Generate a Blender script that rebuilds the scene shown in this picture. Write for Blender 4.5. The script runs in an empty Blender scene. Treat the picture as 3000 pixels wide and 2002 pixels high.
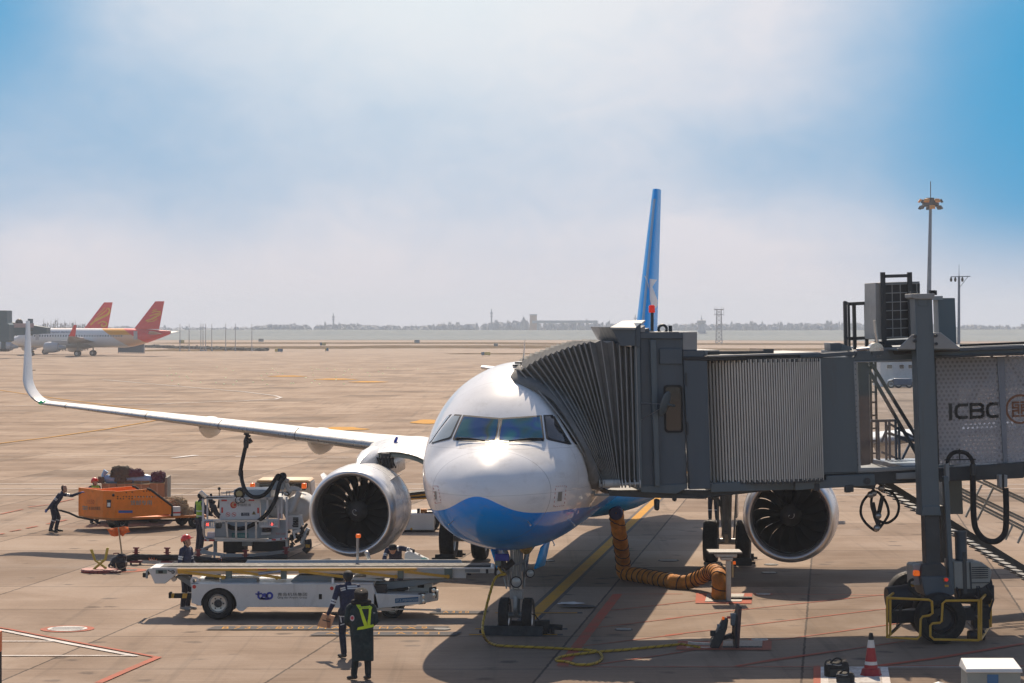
import bpy, bmesh, math, random
from math import sin, cos, tan, pi, radians as R
from mathutils import Vector as V, Matrix, noise
from mathutils.bvhtree import BVHTree
import numpy as np
random.seed(7)
SC = bpy.context.scene
COL = SC.collection

# ---------------------------------------------------------------- camera
FPX, CXP, HYP, CH = 7349.0, 1500.0, 951.0, 6.8      # focal length / principal column / horizon row in photo pixels, eye height
cam = bpy.data.cameras.new('camera'); camo = bpy.data.objects.new('camera', cam); COL.objects.link(camo)
camo.location = (0, 0, CH); camo.rotation_euler = (R(90), 0, 0)
cam.sensor_width = 36; cam.lens = FPX/3000*36; cam.shift_y = -50/3000
cam.clip_start = 0.5; cam.clip_end = 12000
SC.camera = camo
# ---------------------------------------------------------------- sun, sky, exposure
SUN_EL, SUN_AZ = 45.0, -2.0
sun = bpy.data.lights.new('sun', 'SUN'); sun.energy = 4.6; sun.angle = R(0.53); sun.color = (1.0, 0.82, 0.62)
suno = bpy.data.objects.new('sun', sun); COL.objects.link(suno); suno.rotation_euler = (R(-(90-SUN_EL)), 0, R(-SUN_AZ))
SKY_STRENGTH = 0.10
SC.view_settings.view_transform = 'Standard'; SC.view_settings.look = 'None'
SC.view_settings.exposure = 0.26; SC.view_settings.gamma = 1.0; SC.view_settings.use_curve_mapping = False
SC.cycles.use_denoising = True
SC.cycles.max_bounces = 8; SC.cycles.transparent_max_bounces = 16; SC.cycles.volume_bounces = 1
try: SC.cycles.denoiser = 'OPENIMAGEDENOISE'
except Exception: pass

class NT:
    """small helper to write node trees as expressions"""
    def __init__(s, nt): s.nt = nt
    def n(s, typ, ins=None, **kw):
        nd = s.nt.nodes.new(typ)
        for k, v in kw.items(): setattr(nd, k, v)
        for k, v in (ins or {}).items(): s.set(nd.inputs[k], v)
        return nd
    def set(s, sock, v):
        if isinstance(v, bpy.types.NodeSocket): s.nt.links.new(v, sock)
        elif isinstance(v, bpy.types.Node): s.nt.links.new(v.outputs[0], sock)
        else: sock.default_value = v
    def m(s, op, a, b=None, c=None):
        nd = s.nt.nodes.new('ShaderNodeMath'); nd.operation = op
        s.set(nd.inputs[0], a)
        if b is not None: s.set(nd.inputs[1], b)
        if c is not None: s.set(nd.inputs[2], c)
        return nd.outputs[0]
    def mix(s, f, a, b, bt='MIX'):
        nd = s.nt.nodes.new('ShaderNodeMix'); nd.data_type = 'RGBA'; nd.blend_type = bt
        s.set(nd.inputs[0], f)
        for i, v in ((6, a), (7, b)):
            s.set(nd.inputs[i], (*v, 1) if isinstance(v, tuple) and len(v) == 3 else v)
        return nd.outputs[2]
    def noise(s, vec, scale, detail=4, rough=.6, dist=0):
        nd = s.n('ShaderNodeTexNoise', {'Scale': scale, 'Detail': detail, 'Roughness': rough, 'Distortion': dist})
        if vec is not None: s.set(nd.inputs['Vector'], vec)
        return nd.outputs['Fac']
    def ramp(s, f, lo, hi, a=0.0, b=1.0, smooth=True):
        nd = s.n('ShaderNodeMapRange', {'From Min': lo, 'From Max': hi, 'To Min': a, 'To Max': b})
        if smooth: nd.interpolation_type = 'SMOOTHSTEP'
        s.set(nd.inputs['Value'], f); return nd.outputs[0]

wd = bpy.data.worlds.new('World'); SC.world = wd; wd.use_nodes = True
def build_world():
    nt = wd.node_tree; nt.nodes.clear(); t = NT(nt)
    sky = t.n('ShaderNodeTexSky', sky_type='NISHITA', sun_disc=False, sun_elevation=R(SUN_EL), sun_rotation=R(SUN_AZ),
              altitude=50, air_density=1.0, dust_density=1.6, ozone_density=1.4)
    g = t.n('ShaderNodeTexCoord').outputs['Generated']
    sx = t.n('ShaderNodeSeparateXYZ', {0: g})
    x, y, z = sx.outputs
    az = t.m('ARCTAN2', x, y); el = t.m('ARCSINE', z)
    # thin high cloud and haze: milky veil with bluer openings between, set in sky directions
    cv = t.n('ShaderNodeCombineXYZ', {0: t.m('MULTIPLY', az, 5.0), 1: t.m('MULTIPLY', el, 8.0), 2: 3.1})
    n1 = t.noise(cv, 1.0, 5, .55, .35); n2 = t.noise(cv, 2.6, 4, .6, .6)
    n3 = t.noise(cv, 6.5, 7, .62, 1.2); cl = t.m('ADD', t.m('MULTIPLY', n1, .6), t.m('ADD', t.m('MULTIPLY', n2, .25), t.m('MULTIPLY', n3, .15)))
    def blob(a0, e0, ra, re):
        u = t.m('DIVIDE', t.m('SUBTRACT', az, a0), ra); v = t.m('DIVIDE', t.m('SUBTRACT', el, e0), re)
        d = t.m('ADD', t.m('MULTIPLY', u, u), t.m('MULTIPLY', v, v))
        return t.m('EXPONENT', t.m('MULTIPLY', d, -1.0))
    wob = t.m('MULTIPLY', t.m('SUBTRACT', cl, .5), 1.1)
    b1 = blob(.240, .085, .068, .085)       # blue gap, right
    b2 = blob(-.232, .138, .06, .05)     # blue gap, left
    b3 = blob(-.13, .068, .125, .042)     # pale blue middle left
    b4 = blob(.11, .066, .09, .022)        # pale blue middle right
    blue = t.m('ADD', t.m('ADD', t.m('MULTIPLY', b1, 3.4), t.m('MULTIPLY', b2, 2.0)), t.m('ADD', t.m('MULTIPLY', b3, .50), t.m('MULTIPLY', b4, .42)))
    blue = t.m('ADD', blue, t.m('MULTIPLY', wob, 1.7))
    veil = t.m('SUBTRACT', 1.0, t.m('EXPONENT', t.m('MULTIPLY', t.m('MAXIMUM', blue, 0.0), -1.25)))
    glow = blob(-.03, .17, .12, .085)       # milky brightness of the veil below the sun
    K = 1/SKY_STRENGTH
    def c3(r, g_, b_): return (r*K, g_*K, b_*K)
    base = t.mix(veil, c3(.62, .61, .665), c3(0.0, .27, .53))
    low = t.ramp(el, .0, .05, 1.0, 0.0)
    base = t.mix(t.m('MULTIPLY', low, .8), base, c3(.60, .585, .635))
    base = t.mix(t.m('MULTIPLY', glow, t.ramp(veil, .3, .9, .9, 0)), base, c3(.72, .775, .79))
    front = t.m('MULTIPLY', t.ramp(el, .16, .42, 1.0, 0.0), t.ramp(y, .2, .8, 0, 1))
    col = t.mix(t.m('MULTIPLY', front, .985), sky.outputs[0], base)
    bg = t.n('ShaderNodeBackground', {0: col, 1: SKY_STRENGTH})
    o = t.n('ShaderNodeOutputWorld'); nt.links.new(bg.outputs[0], o.inputs[0])
build_world()

# ---------------------------------------------------------------- pixel helpers (photo pixels -> places in the world)
def W(p, d): return V(((p[0]-CXP)/FPX*d, d, CH-(p[1]-HYP)/FPX*d))
def G(p, z=0.0):
    d = FPX*(CH-z)/(p[1]-HYP); return V(((p[0]-CXP)/FPX*d, d, z))
def Cr(x0, y0, s): return lambda x, y: (x0+x/s, y0+y/s)
class Frame:
    def __init__(s, o, rz=0.0, pitch=0.0):
        s.M = Matrix.Translation(o) @ Matrix.Rotation(rz, 4, 'Z') @ Matrix.Rotation(-pitch, 4, 'Y')
        s.I = s.M.inverted(); s.c = s.I @ V((0, 0, CH))
    def loc(s, w): return s.I @ V(w)
    def hit(s, p, ax, val):
        d = s.I.to_3x3() @ V(((p[0]-CXP)/FPX, 1, -(p[1]-HYP)/FPX))
        return s.c + d*((val-s.c[ax])/d[ax])
    def empty(s, name, label, cat, group=None):
        e = bpy.data.objects.new(name, None); COL.objects.link(e); e.matrix_world = s.M
        e.empty_display_size = .2
        return tag(e, label, cat, group)
def tag(o, label=None, cat=None, group=None, kind=None):
    if label: o['label'] = label
    if cat: o['category'] = cat
    if group: o['group'] = group
    if kind: o['kind'] = kind
    return o

# ---------------------------------------------------------------- materials
MATS = {}
def M(name, col=(.5, .5, .5), rough=.5, metal=0.0, coat=0.0, var=.10, scale=2.0, bump=0.0, bscale=40.0, dirt=0.0, dirtcol=(.09, .075, .06), emit=0.0, alpha=1.0, stretch=(1, 1, 1), spec=.5):
    if name in MATS: return MATS[name]
    m = bpy.data.materials.new(name); m.use_nodes = True; nt = m.node_tree; nt.nodes.clear(); t = NT(nt)
    b = t.n('ShaderNodeBsdfPrincipled'); o = t.n('ShaderNodeOutputMaterial'); nt.links.new(b.outputs[0], o.inputs[0])
    tc = t.n('ShaderNodeTexCoord').outputs['Object']
    mp = t.n('ShaderNodeMapping', {0: tc}); mp.inputs['Scale'].default_value = stretch
    v = mp.outputs[0]
    c = (*col, 1)
    if var > 0:
        f = t.ramp(t.noise(v, scale, 5, .65, .3), .3, .72)
        c = t.mix(f, tuple(k*(1-var) for k in col), tuple(min(1, k*(1+var)) for k in col))
    if dirt > 0:
        f2 = t.ramp(t.noise(v, scale*2.7, 6, .7, .8), .52, .78)
        c = t.mix(t.m('MULTIPLY', f2, dirt), c, dirtcol)
    t.set(b.inputs['Base Color'], c)
    t.set(b.inputs['Roughness'], t.ramp(t.noise(v, scale*3.1, 4), .3, .7, max(.02, rough*.85), min(1, rough*1.18)) if var > 0 else rough)
    b.inputs['Metallic'].default_value = metal
    b.inputs['Coat Weight'].default_value = coat; b.inputs['Coat Roughness'].default_value = .06
    b.inputs['Specular IOR Level'].default_value = spec
    b.inputs['Alpha'].default_value = alpha
    if emit > 0:
        b.inputs['Emission Color'].default_value = (*col, 1); b.inputs['Emission Strength'].default_value = emit
    if bump > 0:
        bn = t.n('ShaderNodeBump', {'Strength': bump, 'Distance': .02, 'Height': t.noise(v, bscale, 4, .6)})
        nt.links.new(bn.outputs[0], b.inputs['Normal'])
    MATS[name] = m; return m

# ---------------------------------------------------------------- mesh builder
def pchip(xs, ys, x):
    xs = np.array(xs, float); ys = np.array(ys, float); h = np.diff(xs); d = np.diff(ys)/h
    m = np.zeros(len(xs)); m[0] = d[0]; m[-1] = d[-1]
    for i in range(1, len(xs)-1):
        m[i] = 0 if d[i-1]*d[i] <= 0 else (2*h[i]+h[i-1]+h[i]+2*h[i-1])/((2*h[i]+h[i-1])/d[i-1]+(h[i]+2*h[i-1])/d[i])
    i = int(np.clip(np.searchsorted(xs, x)-1, 0, len(h)-1)); t = (x-xs[i])/h[i]; t2 = t*t; t3 = t2*t
    return float((2*t3-3*t2+1)*ys[i]+(t3-2*t2+t)*h[i]*m[i]+(-2*t3+3*t2)*ys[i+1]+(t3-t2)*h[i]*m[i+1])
def spline(pts, n=8):
    pts = [V(p) for p in pts]; out = []
    for i in range(len(pts)-1):
        p0 = pts[max(i-1, 0)]; p1 = pts[i]; p2 = pts[i+1]; p3 = pts[min(i+2, len(pts)-1)]
        for k in range(n):
            t = k/n
            out.append(.5*((2*p1)+(p2-p0)*t+(2*p0-5*p1+4*p2-p3)*t*t+(3*p1-p0-3*p2+p3)*t**3))
    out.append(pts[-1]); return out
class MB:
    def __init__(s): s.v = []; s.f = []; s.mi = []; s.m = 0
    def add(s, vs, fs):
        o = len(s.v); s.v += [tuple(v) for v in vs]
        for f in fs: s.f.append([o+i for i in f]); s.mi.append(s.m)
        return s
    def box(s, a, b, rot=None, c=None):
        a, b = V(a), V(b); x0, y0, z0 = (min(a[i], b[i]) for i in range(3)); x1, y1, z1 = (max(a[i], b[i]) for i in range(3))
        vs = [V(q) for q in ((x0, y0, z0), (x1, y0, z0), (x1, y1, z0), (x0, y1, z0), (x0, y0, z1), (x1, y0, z1), (x1, y1, z1), (x0, y1, z1))]
        if rot is not None:
            c = V(c) if c is not None else (a+b)/2; vs = [c+rot @ (q-c) for q in vs]
        return s.add(vs, [(3, 2, 1, 0), (4, 5, 6, 7), (0, 1, 5, 4), (1, 2, 6, 5), (2, 3, 7, 6), (3, 0, 4, 7)])
    def prism(s, poly, ax, a0, a1):
        """poly: 2D points in the two axes left when ax is removed (cyclic order), extruded along ax"""
        def p3(q, a):
            return {0: (a, q[0], q[1]), 1: (q[0], a, q[1]), 2: (q[0], q[1], a)}[ax]
        n = len(poly); vs = [p3(q, a0) for q in poly]+[p3(q, a1) for q in poly]
        ar = sum(poly[i][0]*poly[(i+1) % n][1]-poly[(i+1) % n][0]*poly[i][1] for i in range(n))
        flip = (ar > 0) == (ax != 1)
        if a1 < a0: flip = not flip
        fs = [tuple(range(n)), tuple(range(2*n-1, n-1, -1))]+[(i, n+i, n+(i+1) % n, (i+1) % n) for i in range(n)]
        if flip: fs = [f[::-1] for f in fs]
        return s.add(vs, fs)
    def loft(s, rings, closed=True, caps=(True, True)):
        n = len(rings[0]); vs = [q for r in rings for q in r]; fs = []
        for i in range(len(rings)-1):
            for j in range(n if closed else n-1):
                k = (j+1) % n; fs.append((i*n+j, i*n+k, (i+1)*n+k, (i+1)*n+j))
        if closed and caps[0]: fs.append(tuple(range(n-1, -1, -1)))
        if closed and caps[1]: fs.append(tuple((len(rings)-1)*n+j for j in range(n)))
        return s.add(vs, fs)
    def tube(s, pts, r, n=10, caps=True, rot0=0.0):
        pts = [V(p) for p in pts]; rings = []; up = None
        for i, p in enumerate(pts):
            d = (pts[min(i+1, len(pts)-1)]-pts[max(i-1, 0)]).normalized()
            if up is None: up = V((0, 0, 1)) if abs(d.z) < .9 else V((1, 0, 0))
            a = d.cross(up).normalized(); up = a.cross(d).normalized()
            rr = r[i] if isinstance(r, (list, tuple)) else r
            rings.append([p+(a*cos(rot0+2*pi*k/n)+up*sin(rot0+2*pi*k/n))*rr for k in range(n)])
        return s.loft(rings[::-1] if False else rings, True, (caps, caps))
    def bar(s, p0, p1, w, h=None):
        """square section bar"""
        h = h or w; p0, p1 = V(p0), V(p1); d = (p1-p0).normalized(); up = V((0, 0, 1)) if abs(d.z) < .95 else V((0, 1, 0))
        a = d.cross(up).normalized(); u = a.cross(d)
        return s.loft([[p+a*sa*w/2+u*su*h/2 for sa, su in ((1, -1), (1, 1), (-1, 1), (-1, -1))] for p in (p0, p1)])
    def cyl(s, p0, p1, r0, r1=None, n=24): return s.tube([p0, p1], [r0, r0 if r1 is None else r1], n)
    def lathe(s, prof, o=(0, 0, 0), ax=1, n=48, caps=(False, False), a0=0.0, a1=2*pi):
        """prof: (along, radius)"""
        o = V(o); full = abs(a1-a0-2*pi) < 1e-6; rings = []
        for al, r in prof:
            ring = []
            for k in range(n if full else n+1):
                t = a0+(a1-a0)*k/n; c, q = r*cos(t), r*sin(t)
                ring.append(o+{0: V((al, c, q)), 1: V((q, al, c)), 2: V((c, q, al))}[ax])
            rings.append(ring)
        return s.loft(rings, full, caps)
    def ell(s, c, r, n=16, m=10, jit=0.0, rot=None):
        c = V(c); r = V((r, r, r)) if isinstance(r, (int, float)) else V(r); rings = []
        for i in range(m+1):
            th = pi*i/m; ring = []
            for j in range(n):
                p = V((sin(max(th, 1e-3) if i < m else pi-1e-3)*cos(2*pi*j/n), sin(max(th, 1e-3) if i < m else pi-1e-3)*sin(2*pi*j/n), -cos(th)))
                k = 1+jit*noise.noise(p*2.3+c) if jit else 1
                p = V((p.x*r.x, p.y*r.y, p.z*r.z))*k
                ring.append(c+(rot @ p if rot is not None else p))
            rings.append(ring)
        return s.loft(rings)
    def capsule(s, p0, p1, r0, r1, n=14, flat=None):
        """tapered round-ended limb; flat=(dir, k): section squashed by k along dir"""
        p0, p1 = V(p0), V(p1); d = (p1-p0); L = d.length; d = d/L if L > 1e-6 else V((0, 0, 1))
        up = V((0, 0, 1)) if abs(d.z) < .9 else V((0, 1, 0)); a = d.cross(up).normalized(); u = d.cross(a)
        rings = []
        st = [(-r0*sin(t), r0*cos(t)) for t in (1.45, 1.1, .7, .35)]+[(0, r0), (L*.33, r0+(r1-r0)*.33), (L*.66, r0+(r1-r0)*.66), (L, r1)]+[(L+r1*sin(t), r1*cos(t)) for t in (.35, .7, 1.1, 1.45)]
        for al, r in st:
            ring = []
            for k in range(n):
                q = (a*cos(2*pi*k/n)+u*sin(2*pi*k/n))*r
                if flat: fd = V(flat[0]).normalized(); q = q-fd*q.dot(fd)*(1-flat[1])
                ring.append(p0+d*al+q)
            rings.append(ring)
        return s.loft(rings)
    def build(s, name, mats, parent=None, smooth=40, bevel=0.0, fix=True):
        me = bpy.data.meshes.new(name); me.from_pydata([tuple(v) for v in s.v], [], s.f)
        mats = mats if isinstance(mats, (list, tuple)) else [mats]
        for m in mats: me.materials.append(m)
        if len(mats) > 1:
            for p, i in zip(me.polygons, s.mi): p.material_index = i
        if fix:
            bm = bmesh.new(); bm.from_mesh(me); bmesh.ops.recalc_face_normals(bm, faces=bm.faces); bm.to_mesh(me); bm.free()
        if smooth:
            for p in me.polygons: p.use_smooth = True
            me.set_sharp_from_angle(angle=R(smooth))
        me.update()
        o = bpy.data.objects.new(name, me); COL.objects.link(o)
        if parent: o.parent = parent
        if bevel:
            b = o.modifiers.new('bevel', 'BEVEL'); b.width = bevel; b.segments = 2; b.limit_method = 'ANGLE'; b.angle_limit = R(40)
        return o
def dup(root, M4=None, label=None):
    r = root.copy(); COL.objects.link(r)
    if M4 is not None: r.matrix_world = M4
    if label: r['label'] = label
    for ch in list(root.children):
        c = ch.copy(); COL.objects.link(c); c.parent = r
        for g in list(ch.children):
            d = g.copy(); COL.objects.link(d); d.parent = c
    return r
def text_mesh(s, font_scale=1.0, extrude=.0):
    cu = bpy.data.curves.new('lettering', 'FONT'); cu.body = s; cu.align_x = 'LEFT'; cu.resolution_u = 3
    if extrude: cu.extrude = extrude
    o = bpy.data.objects.new('lettering', cu); COL.objects.link(o)
    dg = bpy.context.evaluated_depsgraph_get(); me = bpy.data.meshes.new_from_object(o.evaluated_get(dg))
    bpy.data.objects.remove(o); bpy.data.curves.remove(cu)
    return me
def text(name, s, o, ex, ey, w, h, mat, parent=None, bold=0.0):
    """lettering fitted into the box with lower-left corner o, sides ex*w and ey*h"""
    me = text_mesh(s); o, ex, ey = V(o), V(ex).normalized(), V(ey).normalized()
    xs = [v.co.x for v in me.vertices]; ys = [v.co.y for v in me.vertices]
    if not xs: return None
    x0, x1, y0, y1 = min(xs), max(xs), min(ys), max(ys)
    for v in me.vertices:
        v.co = o+ex*((v.co.x-x0)/(x1-x0)*w)+ey*((v.co.y-y0)/(y1-y0)*h)
    me.materials.clear(); me.materials.append(mat)
    ob = bpy.data.objects.new(name, me); COL.objects.link(ob)
    if parent: ob.parent = parent
    return ob
def project_poly(poly, bvh, fr, off, cuts=5, mirror=False):
    """photo-pixel polygon laid onto a real surface: each vertex is where its line of sight meets the mesh (coordinates of frame fr)"""
    bm = bmesh.new(); vs = [bm.verts.new((p[0], p[1], 0)) for p in poly]; bm.faces.new(vs)
    bmesh.ops.triangulate(bm, faces=bm.faces)
    for _ in range(cuts):
        bmesh.ops.subdivide_edges(bm, edges=[e for e in bm.edges if e.calc_length() > 6], cuts=1, use_grid_fill=False)
        bmesh.ops.triangulate(bm, faces=bm.faces)
    bm.verts.ensure_lookup_table(); bm.verts.index_update(); pts = []; ok = []
    for v in bm.verts:
        d = (fr.I.to_3x3() @ V(((v.co.x-CXP)/FPX, 1, -(v.co.y-HYP)/FPX))).normalized()
        h, nr, _, _ = bvh.ray_cast(fr.c, d)
        if h is None: pts.append(V((0, 0, 0))); ok.append(False)
        else:
            if nr.dot(d) > 0: nr = -nr
            q = h+nr*off
            pts.append(V((-q.x, q.y, q.z)) if mirror else q); ok.append(True)
    mb = MB(); fs = [[v.index for v in f.verts] for f in bm.faces if all(ok[v.index] for v in f.verts)]
    bm.free(); mb.add(pts, fs); return mb
def scale_poly(poly, k):
    cx = sum(p[0] for p in poly)/len(poly); cy = sum(p[1] for p in poly)/len(poly)
    return [(p[0]+(k if p[0] > cx else -k), p[1]+(k if p[1] > cy else -k)) for p in poly]
# common materials
m_white = M('white_paint', (.78, .78, .77), .3, coat=.3, var=.04, dirt=.12)
m_black = M('black_rubber', (.011, .011, .012), .75, var=.25, scale=6)
m_dark = M('dark_metal', (.03, .03, .034), .55, metal=.3, var=.2)
m_steel = M('bare_steel', (.45, .45, .46), .35, metal=.9, var=.12, dirt=.3)
m_silver = M('brushed_aluminium', (.62, .61, .6), .28, metal=.95, var=.06)
m_greypaint = M('grey_paint', (.24, .26, .28), .5, var=.08, dirt=.15)
m_yellow = M('yellow_paint', (.62, .33, .03), .45, var=.12, dirt=.35)
m_orangelamp = M('amber_lens', (1.0, .16, .01), .2, var=0, emit=.3)
m_redlamp = M('red_lens', (.9, .03, .015), .2, var=0, emit=.2)
# ================================================================ GROUND
def ground_material():
    m = bpy.data.materials.new('concrete_apron'); m.use_nodes = True; nt = m.node_tree; nt.nodes.clear(); t = NT(nt)
    b = t.n('ShaderNodeBsdfPrincipled'); o = t.n('ShaderNodeOutputMaterial'); nt.links.new(b.outputs[0], o.inputs[0])
    tc = t.n('ShaderNodeTexCoord').outputs['Object']; sx = t.n('ShaderNodeSeparateXYZ', {0: tc}); x, y, z = sx.outputs
    xs = t.m('SUBTRACT', x, t.m('MULTIPLY', y, .1272)); u = t.m('DIVIDE', t.m('ADD', xs, 5.65), 5.085); v = t.m('DIVIDE', t.m('SUBTRACT', y, 49.5), 5.2)
    def joint(q, size, w):
        f = t.m('FRACT', q); d = t.m('MULTIPLY', t.m('MINIMUM', f, t.m('SUBTRACT', 1.0, f)), size)
        return t.ramp(d, w*.45, w, 1, 0)
    wn = t.m('MULTIPLY', t.m('SUBTRACT', t.noise(tc, 3.0, 3), .5), .012)
    j = t.m('MAXIMUM', joint(t.m('ADD', u, wn), 5.085, .034), t.m('MULTIPLY', joint(t.m('ADD', v, wn), 5.2, .05), .8))
    j = t.m('MULTIPLY', j, t.ramp(y, 90, 300, 1, .0))
    cell = t.n('ShaderNodeCombineXYZ', {0: t.m('FLOOR', u), 1: t.m('FLOOR', v), 2: 0.0})
    wnz = t.n('ShaderNodeTexWhiteNoise', {'Vector': cell}); tint = wnz.outputs['Value']
    big = t.noise(tc, .035, 6, .62, .6); mid = t.noise(tc, .33, 6, .65, .4); fine = t.noise(tc, 9.0, 5, .7)
    # brushed / tyre-rubbed streaks run across the stand
    st = t.n('ShaderNodeMapping', {0: tc}); st.inputs['Scale'].default_value = (.05, .9, 1); streak = t.noise(st.outputs[0], .8, 7, .7, .5)
    st2 = t.n('ShaderNodeMapping', {0: tc}); st2.inputs['Rotation'].default_value = (0, 0, R(-38)); st2.inputs['Scale'].default_value = (.35, 6, 1); brush = t.noise(st2.outputs[0], 1.0, 5, .7)
    far = t.ramp(y, 70, 150, 0, 1)
    near = t.mix(t.ramp(big, .3, .7), (0.150, 0.100, 0.068), (0.300, 0.208, 0.146))
    farc = t.mix(t.ramp(streak, .32, .68), (0.205, 0.118, 0.062), (0.390, 0.265, 0.170))
    c = t.mix(far, near, farc)
    c = t.mix(t.m('MULTIPLY', t.ramp(mid, .42, .72), .75), c, (0.190, 0.133, 0.093))
    c = t.mix(t.m('MULTIPLY', t.ramp(streak, .5, .75), t.ramp(y, 60, 110, .12, .40)), c, (0.167, 0.112, 0.074))
    c = t.mix(.36, c, t.mix(tint, (0.122, 0.091, 0.070), (0.471, 0.385, 0.307)))
    c = t.mix(t.m('MULTIPLY', t.ramp(brush, .35, .7), .24), c, (0.380, 0.294, 0.224))
    c = t.mix(t.m('MULTIPLY', t.ramp(fine, .4, .75), .22), c, (0.114, 0.084, 0.064))
    # oil spots and scuffs
    sp = t.n('ShaderNodeTexVoronoi', {'Vector': tc, 'Scale': .8, 'Randomness': 1.0})
    spot = t.m('MULTIPLY', t.ramp(t.m('ADD', sp.outputs['Distance'], t.m('MULTIPLY', t.noise(tc, 2.2, 5, .7), .5)), .30, .46, 1, 0), .75)
    c = t.mix(spot, c, (0.084, 0.063, 0.051))
    # tyre rubber along the lead-in line and tar-sealed repairs
    rm = t.n('ShaderNodeMapping', {0: tc}); rm.inputs['Rotation'].default_value = (0, 0, R(7.3)); rm.inputs['Scale'].default_value = (2.2, .05, 1)
    c = t.mix(t.m('MULTIPLY', t.ramp(t.noise(rm.outputs[0], 1.0, 4, .6), .52, .72), .30), c, (.07, .055, .045))
    pt = t.n('ShaderNodeTexWhiteNoise', {'Vector': t.n('ShaderNodeVectorMath', {0: cell.outputs[0], 1: (17.3, 5.1, 0)}, operation='ADD').outputs[0]}).outputs['Value']
    c = t.mix(t.m('MULTIPLY', t.m('GREATER_THAN', pt, .84), .5), c, (.12, .085, .06))
    # long-polished taxi strips far out
    c = t.mix(t.m('MULTIPLY', t.ramp(y, 300, 700, 0, 1), .5), c, (0.327, 0.259, 0.205))
    c = t.mix(t.m('MULTIPLY', j, .85), c, (0.046, 0.035, 0.029))
    t.set(b.inputs['Base Color'], c)
    t.set(b.inputs['Roughness'], t.ramp(mid, .3, .7, .62, .85)); b.inputs['Specular IOR Level'].default_value = .06
    h = t.m('ADD', t.m('MULTIPLY', fine, .35), t.m('MULTIPLY', j, -1.0))
    nt.links.new(t.n('ShaderNodeBump', {'Strength': .18, 'Distance': .01, 'Height': h}).outputs[0], b.inputs['Normal'])
    return m
g = MB(); g.add([(-3000, -120, 0), (3000, -120, 0), (3000, 3000, 0), (-3000, 3000, 0)], [(0, 1, 2, 3)])
tag(g.build('ground', ground_material(), smooth=0), kind='structure')

def paint(name, col, wear=.45):
    m = bpy.data.materials.new(name); m.use_nodes = True; nt = m.node_tree; nt.nodes.clear(); t = NT(nt)
    b = t.n('ShaderNodeBsdfPrincipled'); o = t.n('ShaderNodeOutputMaterial'); nt.links.new(b.outputs[0], o.inputs[0])
    tc = t.n('ShaderNodeTexCoord').outputs['Object']
    n = t.noise(tc, 1.3, 6, .75, .5); n2 = t.noise(tc, 14, 4, .7)
    f = t.m('MULTIPLY', t.ramp(t.m('ADD', t.m('MULTIPLY', n, .65), t.m('MULTIPLY', n2, .35)), .40, .66), wear)
    c = t.mix(f, col, (.22, .155, .11))
    t.set(b.inputs['Base Color'], c); b.inputs['Roughness'].default_value = .75; b.inputs['Specular IOR Level'].default_value = .05
    return m
p_white = paint('white_marking_paint', (.72, .69, .66), .5); p_red = paint('red_marking_paint', (.46, .11, .07), .65)
p_yellow = paint('yellow_marking_paint', (.60, .30, .035), .4); p_black = paint('black_marking_paint', (.10, .095, .10), .35)
p_pale = paint('worn_red_marking_paint', (.46, .14, .095), .7); p_slate = paint('slate_marking_paint', (.085, .09, .10), .35); p_dry = paint('worn_yellow_paint', (.6, .30, .05), .6)
ZL = [0.004]
def strip(name, pts, w, mat, px=True, closed=False, z=None):
    """painted line through photo pixels (or ground points) with width w metres"""
    q = [G(p) if px else V((p[0], p[1], 0)) for p in pts]; mb = MB(); L, Rr = [], []
    for i, p in enumerate(q):
        d = (q[min(i+1, len(q)-1)]-q[max(i-1, 0)]).normalized(); nrm = V((-d.y, d.x, 0))
        zz = z if z else ZL[0]
        L.append((p+nrm*w/2)+V((0, 0, zz))); Rr.append((p-nrm*w/2)+V((0, 0, zz)))
    n = len(q); mb.add(L+Rr, [(i, n+i, n+i+1, i+1) for i in range(n-1)])
    if not z: ZL[0] += .0004
    return tag(mb.build(name, mat, smooth=0), kind='structure')
def patch(name, poly, mat, z=None, px=True):
    zz = z or ZL[0]; mb = MB(); q = [G(p) if px else V(p) for p in poly]
    mb.add([V((p.x, p.y, zz)) for p in q], [tuple(range(len(q)))])
    if not z: ZL[0] += .0004
    return tag(mb.build(name, mat, smooth=0), kind='structure')
D = 1.2766
def dp(x, y): return (x*D, y*D)
# stand centre line (black edged yellow), stop bars, red safety lines
cl = [dp(1185, 1500), dp(1232, 1405), dp(1500, 1152)]
a, b_ = G(dp(1232, 1405)), G(dp(1500, 1152)); dirc = (b_-a).normalized(); cl = [a-dirc*3.6, a+dirc*62]
strip('black_marking', cl, .52, p_black, False); strip('centre_line', cl, .30, p_yellow, False)
c13 = Cr(1300, 1450, 2.84)
for y, xa, xb, w in ((1117, 262, 985, .16), (1165, 212, 945, .16), (984, 430, 1112, .16)):
    p0, p1 = G(c13(xa, y)), G(c13(xb, y)); strip('black_marking', [p0, p1+V((.12, 0, 0))], w+.14, p_black, False); strip('stop_bar', [p0, p1], w, p_yellow, False)
strip('red_line', [c13(985, 1425), c13(1445, 830)], .24, p_red)
for pts in ([(1425, 828), (1988, 827)], [(950, 1434), (1988, 1434)], [(1360, 968), (1988, 897)], [(1235, 1112), (1988, 1022)], [(1090, 1270), (1988, 1160)], [(1180, 1428), (1988, 1312)]):
    strip('red_line', [c13(*p) for p in pts], .06, p_red)
c19 = Cr(1950, 1400, 2.604)
for pts in ([(0, 968), (230, 940)], [(660, 888), (1823, 900)], [(0, 1080), (560, 1012), (1700, 890)], [(0, 1205), (345, 1165)], [(570, 1135), (1823, 985)], [(0, 1352), (240, 1312)], [(660, 1245), (870, 1240), (1823, 1108)], [(540, 1442), (1823, 1250)], [(0, 1446), (1130, 1446)]):
    strip('red_line', [c19(*p) for p in pts], .06, p_red)
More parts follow.
